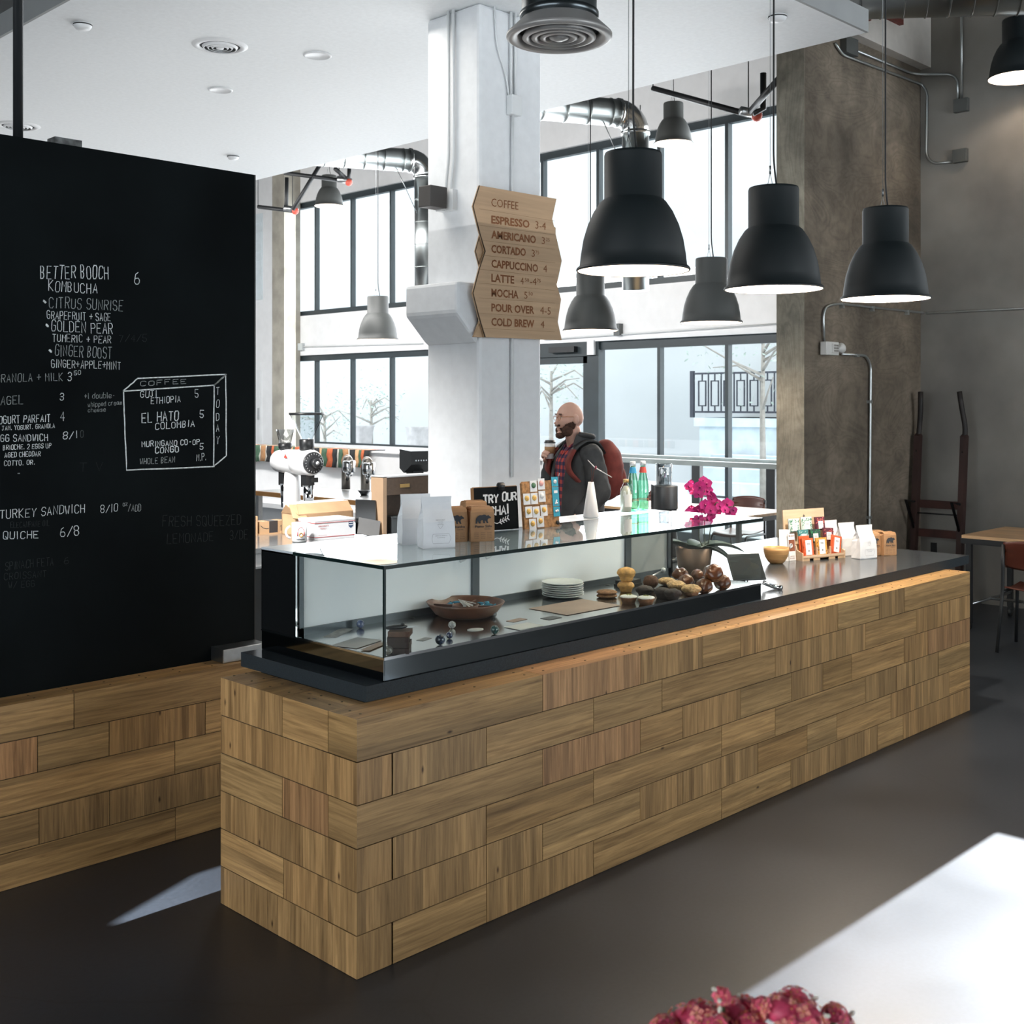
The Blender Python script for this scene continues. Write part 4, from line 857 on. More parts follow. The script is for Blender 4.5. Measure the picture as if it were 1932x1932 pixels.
def kraft_bag(lab, loc, rz, w=.098, d=.068, h=.135, name='PASTO SALO', grp='brown kraft coffee bags', seed=2, printed=True):
    t = thing('coffee_bag', lab, 'coffee bag', loc, rz, grp); b = MB(); bag_shell(b, w, d, h, KP, seed)
    b.box(-w*.40, w*.40, -.010, .012, h*.985, h*1.02); b.build('bag', kraft, t)
    if printed:
        y = -d/2*1.07-.0008; k = h/.135; b = MB()
        b.prism([(-.030*k+px*.064*k, .072*k+pz*.052*k) for px, pz in BEAR], y-.0002, y+.0004, ax=1)
        text(b, name, (.002, y, .056*k), U1, W1, .0095*k, .07*k, .015, align='C'); text(b, 'Colombia', (.018, y, .047*k), U1, W1, .0055*k, .026*k, align='C')
        for i in range(4):
            for x0 in (-.036, -.008, .018): text(b, 'lot notes', (x0*k, y, (.034-.007*i)*k), U1, W1, .0035*k, .018*k)
        b.build('printed_label', inkd, t, fix=False)
    return t
# bags, boards, vase and bottles on the case top
white_bag('white coffee bag at the front on the case top, nearest the glass edge', onZ(823, 1033, ZT), -.42, seed=11)
white_bag('white coffee bag on the case top, just behind another white bag', onZ(790, 1026, ZT)+V((.0, .02, 0)), -.42, seed=12, printed=False)
kraft_bag('kraft bag with a bear print on the case top, closest to the chai sign', onZ(905, 1020, ZT), -.40, name='Pasto Salo', seed=21)
kraft_bag('kraft bag with a bear print on the case top, squeezed behind the white bags', onZ(866, 1021, ZT)+V((-.022, .012, 0)), -.40, name='Gachatha', seed=22)
kraft_bag('plain kraft bag top showing behind two bear print bags on the case', onZ(886, 1004, ZT)+V((-.01, -.035, 0)), -.36, seed=23, printed=False)
# chai sign
pa = onZ(895, 1004, ZT); pb = onZ(978, 998, ZT); rz = math.atan2(pb.y-pa.y, pb.x-pa.x); w = (pb-pa).length
t = thing('chai_sign', 'small black clipboard sign reading TRY OUR CHAI on the case', 'sign', pa, rz); Mt = rotm(rx=-.08)
b = MB(); b.box(.004, w, -.004, .0, .002, .185, M=Mt); b.build('sign_board', mat('sign_black', (.007, .009, .010), .8, var=.1, spec=.1), t)
b = MB(); b.box(.0, .005, -.002, .018, .0, .185, M=Mt); b.box(0, w, .0, .006, .183, .188, M=Mt); b.build('wooden_frame', mat('sign_wood', (.36, .19, .08), .6, var=.1), t)
b = MB(); b.lathe([(.013, -.014), (.016, -.012), (.016, .012), (.013, .014)], 16, M=Mt @ rotm((w*.62, -.006, .188), ry=PI/2)); b.build('clip', blackp, t)
b = MB(); b.M = Mt
st = random.getstate(); random.seed(3)
strokes(b, 'TRY OUR', (.05, -.0055, .118), (.998, 0, .05), W1, .034, .0075, (0, -1, 0), asp=.55, gap=.35); strokes(b, 'CHAI', (.078, -.0055, .066), (.998, 0, .05), W1, .036, .0075, (0, -1, 0), asp=.6, gap=.35)
for sg in (1, -1):
    pts = [(.112, -.0055, .030), (.112+sg*.03, -.0055, .038), (.112+sg*.058, -.0055, .05)]; b.ribbon(pts, .003, (0, -1, 0))
    for k in range(4): c = (.112+sg*(.014+.013*k), -.0055, .034+.005*k); b.ribbon([c, (c[0]+sg*.006, -.0055, c[2]+.013)], .0045, (0, -1, 0)); b.ribbon([c, (c[0]+sg*.010, -.0055, c[2]-.007)], .0045, (0, -1, 0))
random.setstate(st); b.build('chalk_lettering', mat('sign_white', (.80, .82, .83), .8, var=.05), t, fix=False)
# cork board with pin cards
pa = onZ(990, 999, ZT); pb = onZ(1056, 993, ZT); rz = math.atan2(pb.y-pa.y, pb.x-pa.x); w = (pb-pa).length; Mt = rotm(rx=-.10)
cork = mat('cork', (.36, .185, .075), .9, var=.45, scale=70)
t = thing('cork_board', 'cork board of pin cards standing on the case beside the chai sign', 'cork board', pa, rz)
b = MB(); b.prism([(.0, 0), (w, 0), (w, .195), (w-.012, .205), (.01, .205), (0, .197)], 0, .014, ax=1, M=Mt); b.build('cork', cork, t)
b = MB()
for z in (.055, .1, .145): b.box(.002, w-.002, -.0008, 0, z-.0015, z+.0015, M=Mt)
b.build('groove', mat('cork_groove', (.14, .07, .03), .9, var=.2), t)
cardm = mat('pin_card', (.76, .77, .78), .6, var=.03); bluem = mat('blue_card', (.02, .30, .42), .6, var=.05)
pinc = [mat('pin_yellow', (.75, .50, .13), .5, var=.1), mat('pin_green', (.06, .16, .08), .5, var=.1), mat('pin_red', (.55, .06, .05), .5, var=.1), mat('pin_white', (.8, .8, .78), .5, var=.05), mat('pin_pink', (.75, .38, .35), .5, var=.1)]
kz = 5.18/F0
CARDS = [(1010, 922, 1), (1025, 919, 4), (996, 945, 0), (1010, 945, 0), (1025, 942, 3), (998, 969, 0), (1012, 970, 0), (1027, 968, 0), (1004, 992, 0), (1019, 988, 0)]
for i, (px, py, c) in enumerate(CARDS):
    x = (px-989)*w/67; z = (1000-py)*kz; cw_ = t
    b = MB(); b.box(x-.0195, x+.0195, -.003, -.0012, z-.024, z+.024, M=Mt); cd = b.build('pin_card', cardm, t, bevel=.0)
    b = MB(); b.lathe([(0, 0), (.0125, 0), (.011, .003), (0, .0035)], 14, M=Mt @ rotm((x, -.0032, z+.003), rx=PI/2)); 
    if c == 0:
        b.m = 1
        for s in (-1, 1): b.lathe([(0, 0), (.0018, 0), (0, .001)], 6, M=Mt @ rotm((x+s*.0035, -.0066, z+.005), rx=PI/2))
        b.box(x-.003, x+.003, -.0072, -.0066, z-.001, z+.0005, M=Mt)
    b.build('enamel_pin', [pinc[c], pinc[2]], cd)
for i, (py, sh) in enumerate(((916, 0), (935, 1), (953, 2), (972, 3))):
    x = w-.014; z = (1000-py)*kz
    b = MB(); b.box(x-.019, x+.019, -.003, -.0012, z-.021, z+.021, M=Mt); cd = b.build('pin_card', bluem, t)
    cd['label'] = 'blue pin card'
    b = MB(); M2 = Mt @ rotm((x, -.0032, z), rx=PI/2)
    if sh == 0: b.lathe([(.009, 0), (.009, .002), (0, .003)], 12, M=M2)
    elif sh == 1: b.box(-.010, .010, -.006, .006, 0, .002, M=M2)
    elif sh == 2: b.box(-.003, .003, -.013, .008, 0, .002, M=M2 @ rotm(rz=-.5)); b.lathe([(.005, 0), (.005, .002)], 8, c=(.004, -.008, 0), M=M2)
    else: b.lathe([(.006, 0), (.006, .002)], 8, c=(-.004, .002, 0), M=M2); b.lathe([(.006, 0), (.006, .002)], 8, c=(.005, .004, 0), M=M2)
    b.build('enamel_pin', pinc[3], cd)
b = MB(); b.lathe([(.010, 0), (.009, .004), (0, .005)], 12, M=Mt @ rotm((w-.012, -.002, .018), rx=PI/2)); b.build('push_pin', blackp, t)
# vase with dry twigs
t = thing('bud_vase', 'white conical bud vase with a dry flower twig on the case', 'vase', onZ(1115, 976, ZT))
b = MB(); b.lathe([(0, 0), (.036, 0), (.038, .006), (.0135, .168), (.011, .168), (.010, .12), (0, .12)], 32); b.build('vase', mat('white_ceramic', (.74, .74, .74), .3, var=.03), t)
b = MB(); d = V((.7039, -.71, 0))
b.tube([(0, 0, .12), (.01, -.01, .22), (.018, -.015, .245)], .0016, 5); b.tube([(0, 0, .12), (.006, .0, .2), (.0, .0, .24)], .0014, 5); b.build('twig', mat('twig_brown', (.09, .03, .025), .8, var=.1), t)
b = MB(); b.tube([V((.01, -.01, .253))-d*.03+V((0, 0, .02)), V((.016, -.012, .236)), V((.01, -.01, .235))+d*.085+V((0, 0, -.045))], [.0012, .0028, .0018], 6); b.build('white_leaf', mat('white_leaf', (.75, .72, .72), .6, var=.05), t)
b = MB(); b.ball((.018, -.015, .235), (.007, .004, .010), 8, 6); b.build('red_bud', mat('red_bud', (.16, .015, .04), .6, var=.1), t)
# bottles
def bottle(lab, loc, prof, gm_, capm, capz, labelm=None, lab_z=None, water=None, grp=None, cap_prof=None, ring=None):
    t = thing('glass_bottle', lab, 'bottle', loc, .3, grp); b = MB(); b.lathe(prof, 28, cap=True); b.build('bottle', gm_, t)
    if water: b = MB(); b.lathe(water, 24); b.build('drink', mat('cloudy_drink', (.62, .60, .50), .3, var=.03), t)
    b = MB(); b.lathe(cap_prof, 20); b.build('cap', capm, t)
    if ring: b = MB(); b.lathe(ring[0], 24, cap=False); b.build('neck_label', ring[1], t)
    if labelm:
        b = MB(); r = labelm[1]; b.add([(r*math.cos(a), r*math.sin(a), z) for z in labelm[2] for a in [PI*1.05+i*PI*.72/10 for i in range(11)]], [(i, i+1, i+12, i+11) for i in range(10)], True); lo = b.build('label', labelm[0], t)
        if len(labelm) > 3:
            b = MB()
            for q in labelm[3]: b.box(*q)
            b.build('label_print', labelm[4], lo)
    return t
clear_b = glass('clear_bottle_glass', (.84, .88, .87), .10); green_b = glass('green_bottle_glass', (.36, .68, .52), .10)
bp = [(.0, .003), (.026, 0), (.029, .006), (.029, .1), (.026, .118), (.016, .138), (.013, .146), (.013, .152)]
bottle('small clear bottle of pale drink with a gold cap on the case', onZ(1181, 967, ZT), bp, clear_b, mat('gold_cap', (.50, .32, .13), .4, .6, var=.05), 0, (mat('pale_label', (.72, .72, .68), .6, var=.04), .0296, (.03, .092)), water=[(0, .004), (.026, .004), (.027, .1), (.012, .132), (0, .132)], cap_prof=[(.0145, .150), (.0145, .164), (.012, .166), (0, .166)])
gp = [(0, .012), (.015, .003), (.026, 0), (.029, .006), (.029, .125), (.026, .150), (.016, .200), (.0125, .222), (.0125, .238)]
capw = mat('foil_cap', (.72, .74, .74), .4, .3, var=.05)
for px, py, lab, rc in ((1194, 965, 'tall green glass bottle with a blue neck band on the case', (.03, .28, .50)), (1213, 963.5, 'tall green glass bottle with a red neck band on the case', (.55, .07, .05))):
    rm_ = mat('neck_band_%d' % px, rc, .5, var=.05); p = onZ(px, py, ZT); p.x = min(p.x, dx1-.04)
    b_ = bottle(lab, p, gp, green_b, capw, 0, None, grp='tall green bottles', cap_prof=[(.0145, .228), (.0145, .249), (.012, .251), (0, .251)], ring=([(.0138, .222), (.0185, .197), (.0188, .193)], rm_))
    b = MB(); 
    for zz_ in (.055, .062): b.lathe([(.0294, zz_), (.0294, zz_+.0015)], 24, cap=False)
    b.build('thin_band', mat('band_red', (.45, .12, .06), .5, var=.05), b_)

# ------------------------------------------------------------------ inside the case
ZD = zb+.0025
def inD(px, py): 
    p = onZ(px, py, ZD); p.y = min(max(p.y, dy0+.03), dym-.03); return p
dwood = mat('dark_bowl_wood', (.115, .044, .022), .4, var=.35, scale=5, stretch=(1, 6, 1))
p = inD(872, 1160); p.y -= .02
t = thing('divided_dish', 'round dark wooden dish divided into compartments inside the glass case', 'dish', p); R = .158
b = MB(); b.lathe([(0, .008), (.10, .0), (.125, .012), (R-.004, .05), (R, .056), (R-.006, .057), (R-.014, .048), (.118, .018), (0, .014)], 48); b.build('dish', dwood, t)
b = MB(); b.lathe([(.052, .014), (.054, .042), (.050, .044), (.047, .042), (.047, .014)], 28, cap=False)
for a in (.5, 2.1, 3.7, 5.3): b.prism([(.05, .014), (.104, .0145), (.132, .036), (.134, .042), (.05, .042)], -.004, .004, ax=1, M=rotm(rz=a))
b.build('divider', dwood, t)
wrapm = mat('clear_wrapper', (.62, .68, .72), .15, .25, var=.2, scale=60); wrapb = mat('blue_wrapper', (.04, .20, .30), .25, .1, var=.4, scale=40); pickm = mat('paper_strip', (.62, .60, .57), .6, var=.1)
for k, (r, a) in enumerate([(.10, 3.4), (.085, 3.15), (.112, 3.05), (.10, 2.6), (.10, 1.5), (.09, 1.2), (.115, 1.35), (.10, 5.9), (.112, 6.2), (.09, 6.1), (.10, .1), (.105, 4.6)]):
    b = MB(); b.M = rotm((r*math.cos(a), r*math.sin(a), .031+.004*(k % 3)), rz=k*1.7, rx=.2*math.sin(k*3)); b.ball((0, 0, 0), (.020, .010, .006), 10, 6, fn=lambda d: 1+.25*noise.noise(d*4+V((k, 0, 0))))
    for s in (-1, 1): b.add([(s*.018, -.002, 0), (s*.018, .002, 0), (s*.031, .009, .004), (s*.031, -.009, -.003)], [(0, 1, 2, 3)])
    o = b.build('wrapped_sachet', wrapb if k % 3 else wrapm, loc=p); 
    tag(o, 'small '+('blue' if k % 3 else 'clear')+' wrapped sachet lying in the divided wooden dish', 'sachet', ('blue' if k % 3 else 'clear')+' sachets in the wooden dish')
for k in range(7):
    b = MB(); b.M = rotm((.0+.004*(k-3), .006*(k % 3-1), .035+.003*k), rz=.5+k*.35, ry=-.25-.1*(k % 2)); b.box(-.03, .034, -.004, .004, 0, .002); o = b.build('paper_stick', pickm, loc=p); tag(o, 'pale paper stick in the middle well of the wooden dish', 'stick', 'paper sticks in the middle of the dish')
# plates
platem = mat('grey_white_china', (.58, .60, .58), .25, var=.03); pl = inD(1036, 1122); pl.y = min(pl.y, dym-.11)
PP = [(0, .003), (.055, 0), (.060, .002), (.088, .0095), (.0925, .0125), (.092, .0145), (.086, .0125), (.058, .006), (0, .006)]
b = MB(); b.lathe(PP, 44); pm_ = b.mesh('plate', platem)
nmw = ['topmost', 'second', 'third', 'fourth', 'fifth', 'sixth', 'seventh']
for k in range(7):
    o = bpy.data.objects.new('plate', pm_); COL.objects.link(o); o.location = (pl.x+random.uniform(-.002, .002), pl.y+random.uniform(-.002, .002), ZD+.0092*(6-k))
    tag(o, ('topmost pale plate of the plate stack in the glass case' if k == 0 else nmw[k]+' pale plate from the top of the stack in the case'), 'plate', 'stack of plates in the case')
# wood blocks with a folding knife
pk = inD(762, 1232)
blkw = mat('end_grain_block', (.026, .014, .009), .7, var=.45, scale=25, stretch=(8, 1, 1)); lay = 0
for k, (x, y, rz, lab) in enumerate(((.0, 0, .75, 'lowest block'), (.004, .004, .72, 'third block down'), (-.002, .002, .8, 'second block down'), (.004, 0, .7, 'top block'))):
    b = MB(); b.box(-.037, .037, -.037, .037, .0, .0185); o = b.build('wood_block', blkw if k < 3 else mat('end_grain_block_light', (.075, .036, .018), .7, var=.4, scale=25, stretch=(8, 1, 1)), loc=(pk.x+x, pk.y+y+.012, ZD+.019*k), rotz=rz, bevel=.001); tag(o, lab+' of the little dark wood block stack in the case', 'wood block', 'stack of wood blocks in the case')
t = thing('folding_knife', 'black folding knife lying on the wood block stack', 'knife', (pk.x+.0, pk.y+.012, ZD+.077), -.95+.55)
b = MB(); b.ball((-.012, 0, .009), (.042, .011, .009), 14, 8); b.build('handle', blackp, t)
b = MB(); b.prism([(.025, -.006), (.03, .008), (.062, .004), (.07, -.002)], .006, .008); b.build('blade', steel, t)
b = MB(); b.ball((.012, 0, .017), .007, 10, 6); b.build('pivot', blackp, t)
# glass marbles
MBL = [(748, 1240, .017, (.55, .52, .42), 'clear amber marble at the front corner of the case'), (841, 1219, .0185, (.03, .05, .10), 'big dark blue marble with a white streak near the front glass'), (848, 1205, .0125, (.04, .06, .14), 'small dark blue marble behind the streaked one'), (853, 1186, .0145, (.60, .58, .54), 'clear marble before the wooden dish'), (936, 1197, .0165, (.03, .10, .09), 'dark green marble beside the oval coaster'), (680, 1185, .0155, (.14, .18, .32), 'pale blue marble in the empty end of the case'), (931, 1165, .0135, (.45, .45, .42), 'clear marble peeking out under the wooden dish edge')]
for i, (px, py, r, c, lab) in enumerate(MBL):
    m_ = mat('marble_%d' % i, c, .05, 0, var=.6, scale=40, coat=1); m_.node_tree.nodes['Principled BSDF'].inputs['Transmission Weight'].default_value = .6 if sum(c) > 1 else .15
    q = inD(px, py); b = MB(); b.ball((0, 0, r), r, 20, 14); o = b.build('glass_marble', m_, loc=(q.x, q.y, ZD)); tag(o, lab, 'marble', 'glass marbles in the case')
    if i == 1:
        b = MB(); b.tube([(r*1.0*math.cos(a)*.75-.002, -r*.72, r+r*.95*math.sin(a)) for a in [(-.8+.2*j) for j in range(9)]], .0022, 6); b.build('white_streak', paperw, o)
# papers and coaster
def paper(name, lab, px, py, w, h, rz, m_, cat='paper', dz=0, grp=None):
    q = onZ(px, py, ZD+dz); b = MB(); b.box(-w/2, w/2, -h/2, h/2, 0, .0008); q.x = min(max(q.x, dx0+.09), dx1-.09); q.y = min(max(q.y, dy0+.055), dym-.06); o = b.build(name, m_, loc=(q.x, q.y, ZD+dz), rotz=rz); return tag(o, lab, cat, grp)
grey_p = mat('grey_print_paper', (.30, .30, .29), .6, var=.25, scale=50); pale_p = mat('pale_card', (.60, .60, .57), .5, var=.08); brown_p = mat('brown_card', (.34, .25, .20), .6, var=.12); dark_p = mat('dark_photo', (.03, .028, .026), .3, var=.5, scale=30)
paper('paper_sheet', 'grey printed slip lying in the empty end of the case', 630, 1192, .17, .05, .55, grey_p)
o = paper('paper_sheet', 'pale card in the empty corner of the case by the end pane', 650, 1217, .16, .11, .30, mat('pale_grey_card', (.44, .44, .43), .5, var=.1), dz=.001)
paper('paper_sheet', 'brown wood print card beside the pale card in the case', 662, 1228, .14, .035, .42, brown_p, dz=.0022)
paper('paper_sheet', 'thin slip showing behind the wood block stack', 800, 1206, .06, .03, .3, grey_p)
t = thing('oval_coaster', 'white oval coaster with a dark printed ring in the case', 'coaster', onZ(897, 1188, ZD))
b = MB(); b.lathe([(0, 0), (.034, 0), (.034, .001), (0, .001)], 32, sx=1.0, sy=.78); b.build('card', pale_p, t)
b = MB(); b.lathe([(.028, .0014), (.0295, .0014)], 32, sx=1, sy=.75, cap=False); text(b, 'coffee', (-.016, -.004, .0014), (.8, -.6, 0), (.6, .8, 0), .007, .03, .02); b.build('print', inkd, t, fix=False)
paper('paper_sheet', 'large brown card laid flat under the iced tarts', 1085, 1145, .33, .22, -.02, brown_p, dz=.001)
paper('paper_sheet', 'dark photo card in the case between coaster and plates', 1040, 1166, .075, .05, .0, dark_p)
paper('paper_sheet', 'brown print card lying close to the dark photo card', 975, 1170, .085, .04, .1, brown_p)
paper('paper_sheet', 'wide pale card at the front glass beyond the green marble', 990, 1182, .13, .09, .0, pale_p, dz=.001)
for px, py, lab in ((775, 1166, 'small dark hole cover in the deck near the wood blocks'), (1130, 1101, 'small dark hole cover in the deck beyond the plates')):
    q = inD(px, py); b = MB(); b.lathe([(.012, 0), (.012, .0006)], 16); o = b.build('deck_grommet', blackp, loc=q); tag(o, lab, 'grommet', 'deck grommets')

# ------------------------------------------------------------------ pastries
def lump(b, c, r, amp, f, seed, n=20, m=14): b.ball(c, r, n, m, fn=lambda d: 1+amp*noise.noise(d*f+V((seed*3.1, 0, seed))))
corn = mat('corn_muffin', (.62, .33, .10), .7, var=.3, scale=50, bump=.4); cookm = mat('oat_cookie', (.23, .115, .050), .8, var=.4, scale=60, bump=.6); choc = mat('dark_chocolate_muffin', (.030, .020, .016), .8, var=.4, scale=50, bump=.6)
brownm = mat('brown_cake', (.10, .045, .022), .8, var=.4, scale=50, bump=.5); crumb = mat('crumble_top', (.50, .32, .15), .85, var=.45, scale=90, bump=.8); glaze = mat('glazed_pastry', (.125, .042, .014), .32, var=.6, scale=14, bump=.3, coat=.25)
icing = mat('white_icing', (.68, .66, .60), .4, var=.08, scale=20); tartm = mat('tart_case', (.20, .095, .045), .75, var=.25, scale=60, bump=.4); greens = mat('pistachio', (.26, .26, .08), .7, var=.3)
def muffin(name, lab, p, m1, m2, r=.036, h=.05, seed=1, dz=0, grp='pastries in the case'):
    t = thing(name, lab, 'pastry', (p.x, p.y, ZD+dz), seed, grp)
    b = MB(); b.lathe([(0, 0), (r*.68, 0), (r*.74, .004), (r*.98, h*.55), (r*.9, h*.6), (0, h*.6)], 24); b.build('muffin_base', m2, t)
    b = MB(); lump(b, (0, 0, h*.58), (r*1.1, r*1.1, h*.42), .12, 2.5, seed); b.build('muffin_top', m1, t); return t
def at_case(px, py, dz=0): return inD(px, py) if dz == 0 else onZ(px, py, ZD+dz)
q = at_case(1145, 1127)
for k in range(2):
    b = MB(); lump(b, (0, 0, .008), (.046, .046, .011), .10, 4, k+1, 24, 10); o = b.build('cookie', cookm, loc=(q.x+.003*k, q.y+.002*k, ZD+.0145*k)); tag(o, ('upper' if k else 'lower')+' oat cookie of the pair on the brown card', 'cookie', 'pastries in the case')
q = at_case(1181, 1117); muffin('corn_muffin', 'lower golden corn muffin under another one', q, corn, corn, .035, .052, 2); muffin('corn_muffin', 'upper golden corn muffin balanced on another one', q+V((.006, .002, 0)), corn, corn, .038, .062, 3, .050)
for px, py, lab, s in ((1186, 1138, 'white iced tart closer to the oat cookies', 4), (1219, 1140, 'white iced tart closer to the dark muffins', 5)):
    q = at_case(px, py); t = thing('iced_tart', lab, 'pastry', (q.x, q.y, ZD), 0, 'pastries in the case'); b = MB(); b.lathe([(0, 0), (.027, 0), (.036, .024), (.037, .028), (0, .028)], 24); b.build('tart_case', tartm, t)
    b = MB(); lump(b, (0, 0, .028), (.0375, .0375, .008), .06, 3, s); b.build('icing', icing, t)
    b = MB()
    for j in range(7): b.ball((.012*math.cos(j*2.4)*(.3+j*.1), .012*math.sin(j*2.4)*(.3+j*.1), .037), .0028, 6, 4)
    b.build('chopped_nut', greens, t)
for i, (px, py, lab) in enumerate(((1216, 1124, 'dark chocolate muffin behind the iced tarts'), (1250, 1128, 'dark chocolate muffin in the middle of the dark row'), (1280, 1132, 'dark chocolate muffin at the front, before the crumble muffins'))):
    muffin('chocolate_muffin', lab, at_case(px, py), choc, choc, .036, .046, 6+i)
for i, (px, py, lab) in enumerate(((1276, 1116, 'crumble topped muffin further from the front glass'), (1309, 1124, 'crumble topped muffin at the front glass before the rolls'))):
    muffin('crumble_muffin', lab, at_case(px, py), crumb, tartm, .040, .05, 10+i)
q = at_case(1228, 1110); b = MB(); lump(b, (0, 0, .030), (.036, .034, .032), .14, 2.2, 31); o = b.build('brown_cake', brownm, loc=(q.x, q.y, ZD)); tag(o, 'brown cake square behind the dark chocolate muffins', 'pastry', 'pastries in the case')
q = at_case(1258, 1104); b = MB(); lump(b, (0, 0, .018), (.046, .042, .018), .1, 3, 33); o = b.build('nut_pastry', crumb, loc=(q.x, q.y, ZD)); tag(o, 'pale nut pastry between brown cake and glazed rolls', 'pastry', 'pastries in the case')
def roll(lab, p, r, seed, dz=0):
    b = MB(); k = seed; b.ball((0, 0, r*.72), (r, r*.82, r*.75), 30, 18, fn=lambda d: 1+.07*math.sin(7*d.x+3*d.z+k)+.10*noise.noise(d*2.2+V((k, k, 0)))); o = b.build('glazed_roll', glaze, loc=(p.x, p.y, ZD+dz), rotz=seed*1.3); return tag(o, lab, 'pastry', 'pastries in the case')
for px, py, r, dz, lab in ((1295, 1110, .044, 0, 'glazed brown roll behind the crumble muffins'), (1329, 1119, .045, 0, 'glazed brown roll at the front glass beside a crumble muffin'), (1363, 1112, .046, 0, 'glazed brown roll nearest the end pane, under the big one'), (1317, 1098, .040, 0, 'dark glazed roll half hidden at the back of the heap'), (1284, 1094, .038, .018, 'curled glazed roll showing over the heap'), (1346, 1097, .053, .050, 'biggest glazed roll crowning the pastry heap')):
    q = onZ(px, py, ZD+dz); q.y = min(q.y, dym-.06); q.x = min(q.x, dx1-.06); roll(lab, q, r, px % 17, dz)
q = at_case(1190, 1106); b = MB(); b.box(-.06, .06, -.04, .04, 0, .012); b.box(-.055, .055, -.035, .035, .012, .03); o = b.build('tray', mat('black_tray', (.02, .021, .023), .4, var=.1), loc=(q.x, q.y+.015, ZD), rotz=.1); tag(o, 'small black tray behind the golden corn muffins', 'tray')
q = onZ(1240, 1098, ZD); t = thing('serving_tongs', 'clear handled serving tongs lying behind the pastries', 'tongs', (q.x, min(q.y, dym-.03), ZD), .15); b = MB(); b.tube([(-.09, 0, .03), (.05, .0, .048)], .004, 8); b.build('arm', steel, t); b = MB(); b.ball((.06, 0, .05), (.014, .012, .012), 12, 8); b.build('tip', mat('clear_tip', (.62, .64, .64), .1, var=.03), t)
# ------------------------------------------------------------------ far end of the worktop: bowl, leaflets, tea stand, bags
bamboo = mat('bamboo', (.52, .29, .11), .45, var=.22, scale=4, stretch=(1, 1, 24))
t = thing('bamboo_bowl', 'small banded bamboo bowl on the charcoal worktop', 'bowl', onZ(1464.5, 1063, SZ1))
b = MB(); b.lathe([(0, 0), (.036, 0), (.050, .014), (.066, .042), (.0735, .075), (.0745, .094), (.0715, .094), (.068, .07), (.055, .03), (0, .02)], 40)
for z, r in ((.03, .0610), (.060, .0708), (.082, .0742)): b.lathe([(r, z-.001), (r+.0004, z), (r, z+.001)], 40, cap=False)
b.build('bowl', bamboo, t)
# leaflet holder with a card
card_w = mat('white_card', (.74, .75, .76), .55, var=.02); rust = mat('rust_print', (.20, .065, .03), .7, var=.3, scale=60)
t = thing('leaflet_stand', 'white card leaflet with a dark printed emblem beside the bamboo bowl', 'leaflet', onZ(1486, 1058, SZ1)+V((-.01, 0, 0)), -.30)
b = MB(); b.box(-.04, .022, .0, .003, 0, .185, M=rotm(rx=-.12, rz=-.45)); b.build('back_card', card_w, t)
b = MB(); b.box(.012, .062, -.012, -.009, 0, .158, M=rotm(rx=-.10)); fc = b.build('front_card', card_w, t)
b = MB(); b.M = rotm(rx=-.10); b.box(.015, .059, -.0128, -.012, .055, .122)
text(b, 'Be Good', (.018, -.0131, .142), U1, W1, .009, .038, .02); text(b, 'AMEY', (.018, -.0131, .022), U1, W1, .007, .034); text(b, 'PINES', (.018, -.0131, .010), U1, W1, .007, .034)
b.m = 1; b.lathe([(.013, 0), (.013, .001), (.009, .001), (.009, 0)], 20, M=b.M @ rotm((.030, -.0132, .088), rx=PI/2)); b.lathe([(0, 0), (.006, 0), (0, .001)], 4, M=b.M @ rotm((.024, -.0135, .075), rx=PI/2)); b.build('printed_emblem', [rust, card_w], fc)
# tea stand
birch = mat('birch_ply', (.62, .45, .30), .6, var=.08, scale=5, stretch=(1, 1, 12)); birchd = mat('birch_edge', (.50, .34, .20), .65, var=.15, scale=20)
pa = onZ(1516, 1059, SZ1); pb = onZ(1593, 1052, SZ1); rz = math.atan2(pb.y-pa.y, pb.x-pa.x); w = (pb-pa).length
t = thing('tea_stand', 'birch plywood display stand holding three tiers of tea packets', 'display stand', pa, rz)
b = MB(); b.box(-.002, w+.002, .155, .163, .0, .285, M=rotm((0, 0, .0), rx=-.06) @ rotm((0, 0, .012))); bk_ = b.build('back_board', birch, t)
b = MB(); b.M = rotm(rx=-.06); c = (w*.50, .1535, .255); cr = [(math.cos(a)*(.011 if k % 2 == 0 else .0042), math.sin(a)*(.011 if k % 2 == 0 else .0042)) for k, a in enumerate([PI/4*i for i in range(8)])]
b.prism([(c[0]+x, c[2]+z) for x, z in cr], .1535, .155, ax=1); text(b, 'ART OF TEA', (w*.5, .1543, .228), U1, W1, .005, .06, align='C'); b.build('printed_logo', inkd, bk_, fix=False)
side = [(0, 0), (.16, 0), (.16, .16), (.12, .14), (.10, .10), (.055, .085), (.05, .06), (0, .045)]
for x in (-.008, w): b = MB(); b.prism(side, x, x+.008, ax=0); b.build('side_panel', birch, t)
b = MB(); b.box(0, w, 0, .16, .012, .018); b.box(0, w, .05, .056, .018, .05); b.box(0, w, .10, .106, .018, .09)
for x in (0, w*.25, w*.62, w-.05): b.box(x, x+.05, .0, .006, 0, .014)
b.build('shelf', birchd, t)
b = MB(); b.box(0, w, 0, .005, .012, .030)
for f in (.335, .665): b.box(w*f-.003, w*f+.003, 0, .012, .012, .075)
b.build('front_lip', birch, t)
Rz = rotm(pa, rz=rz)
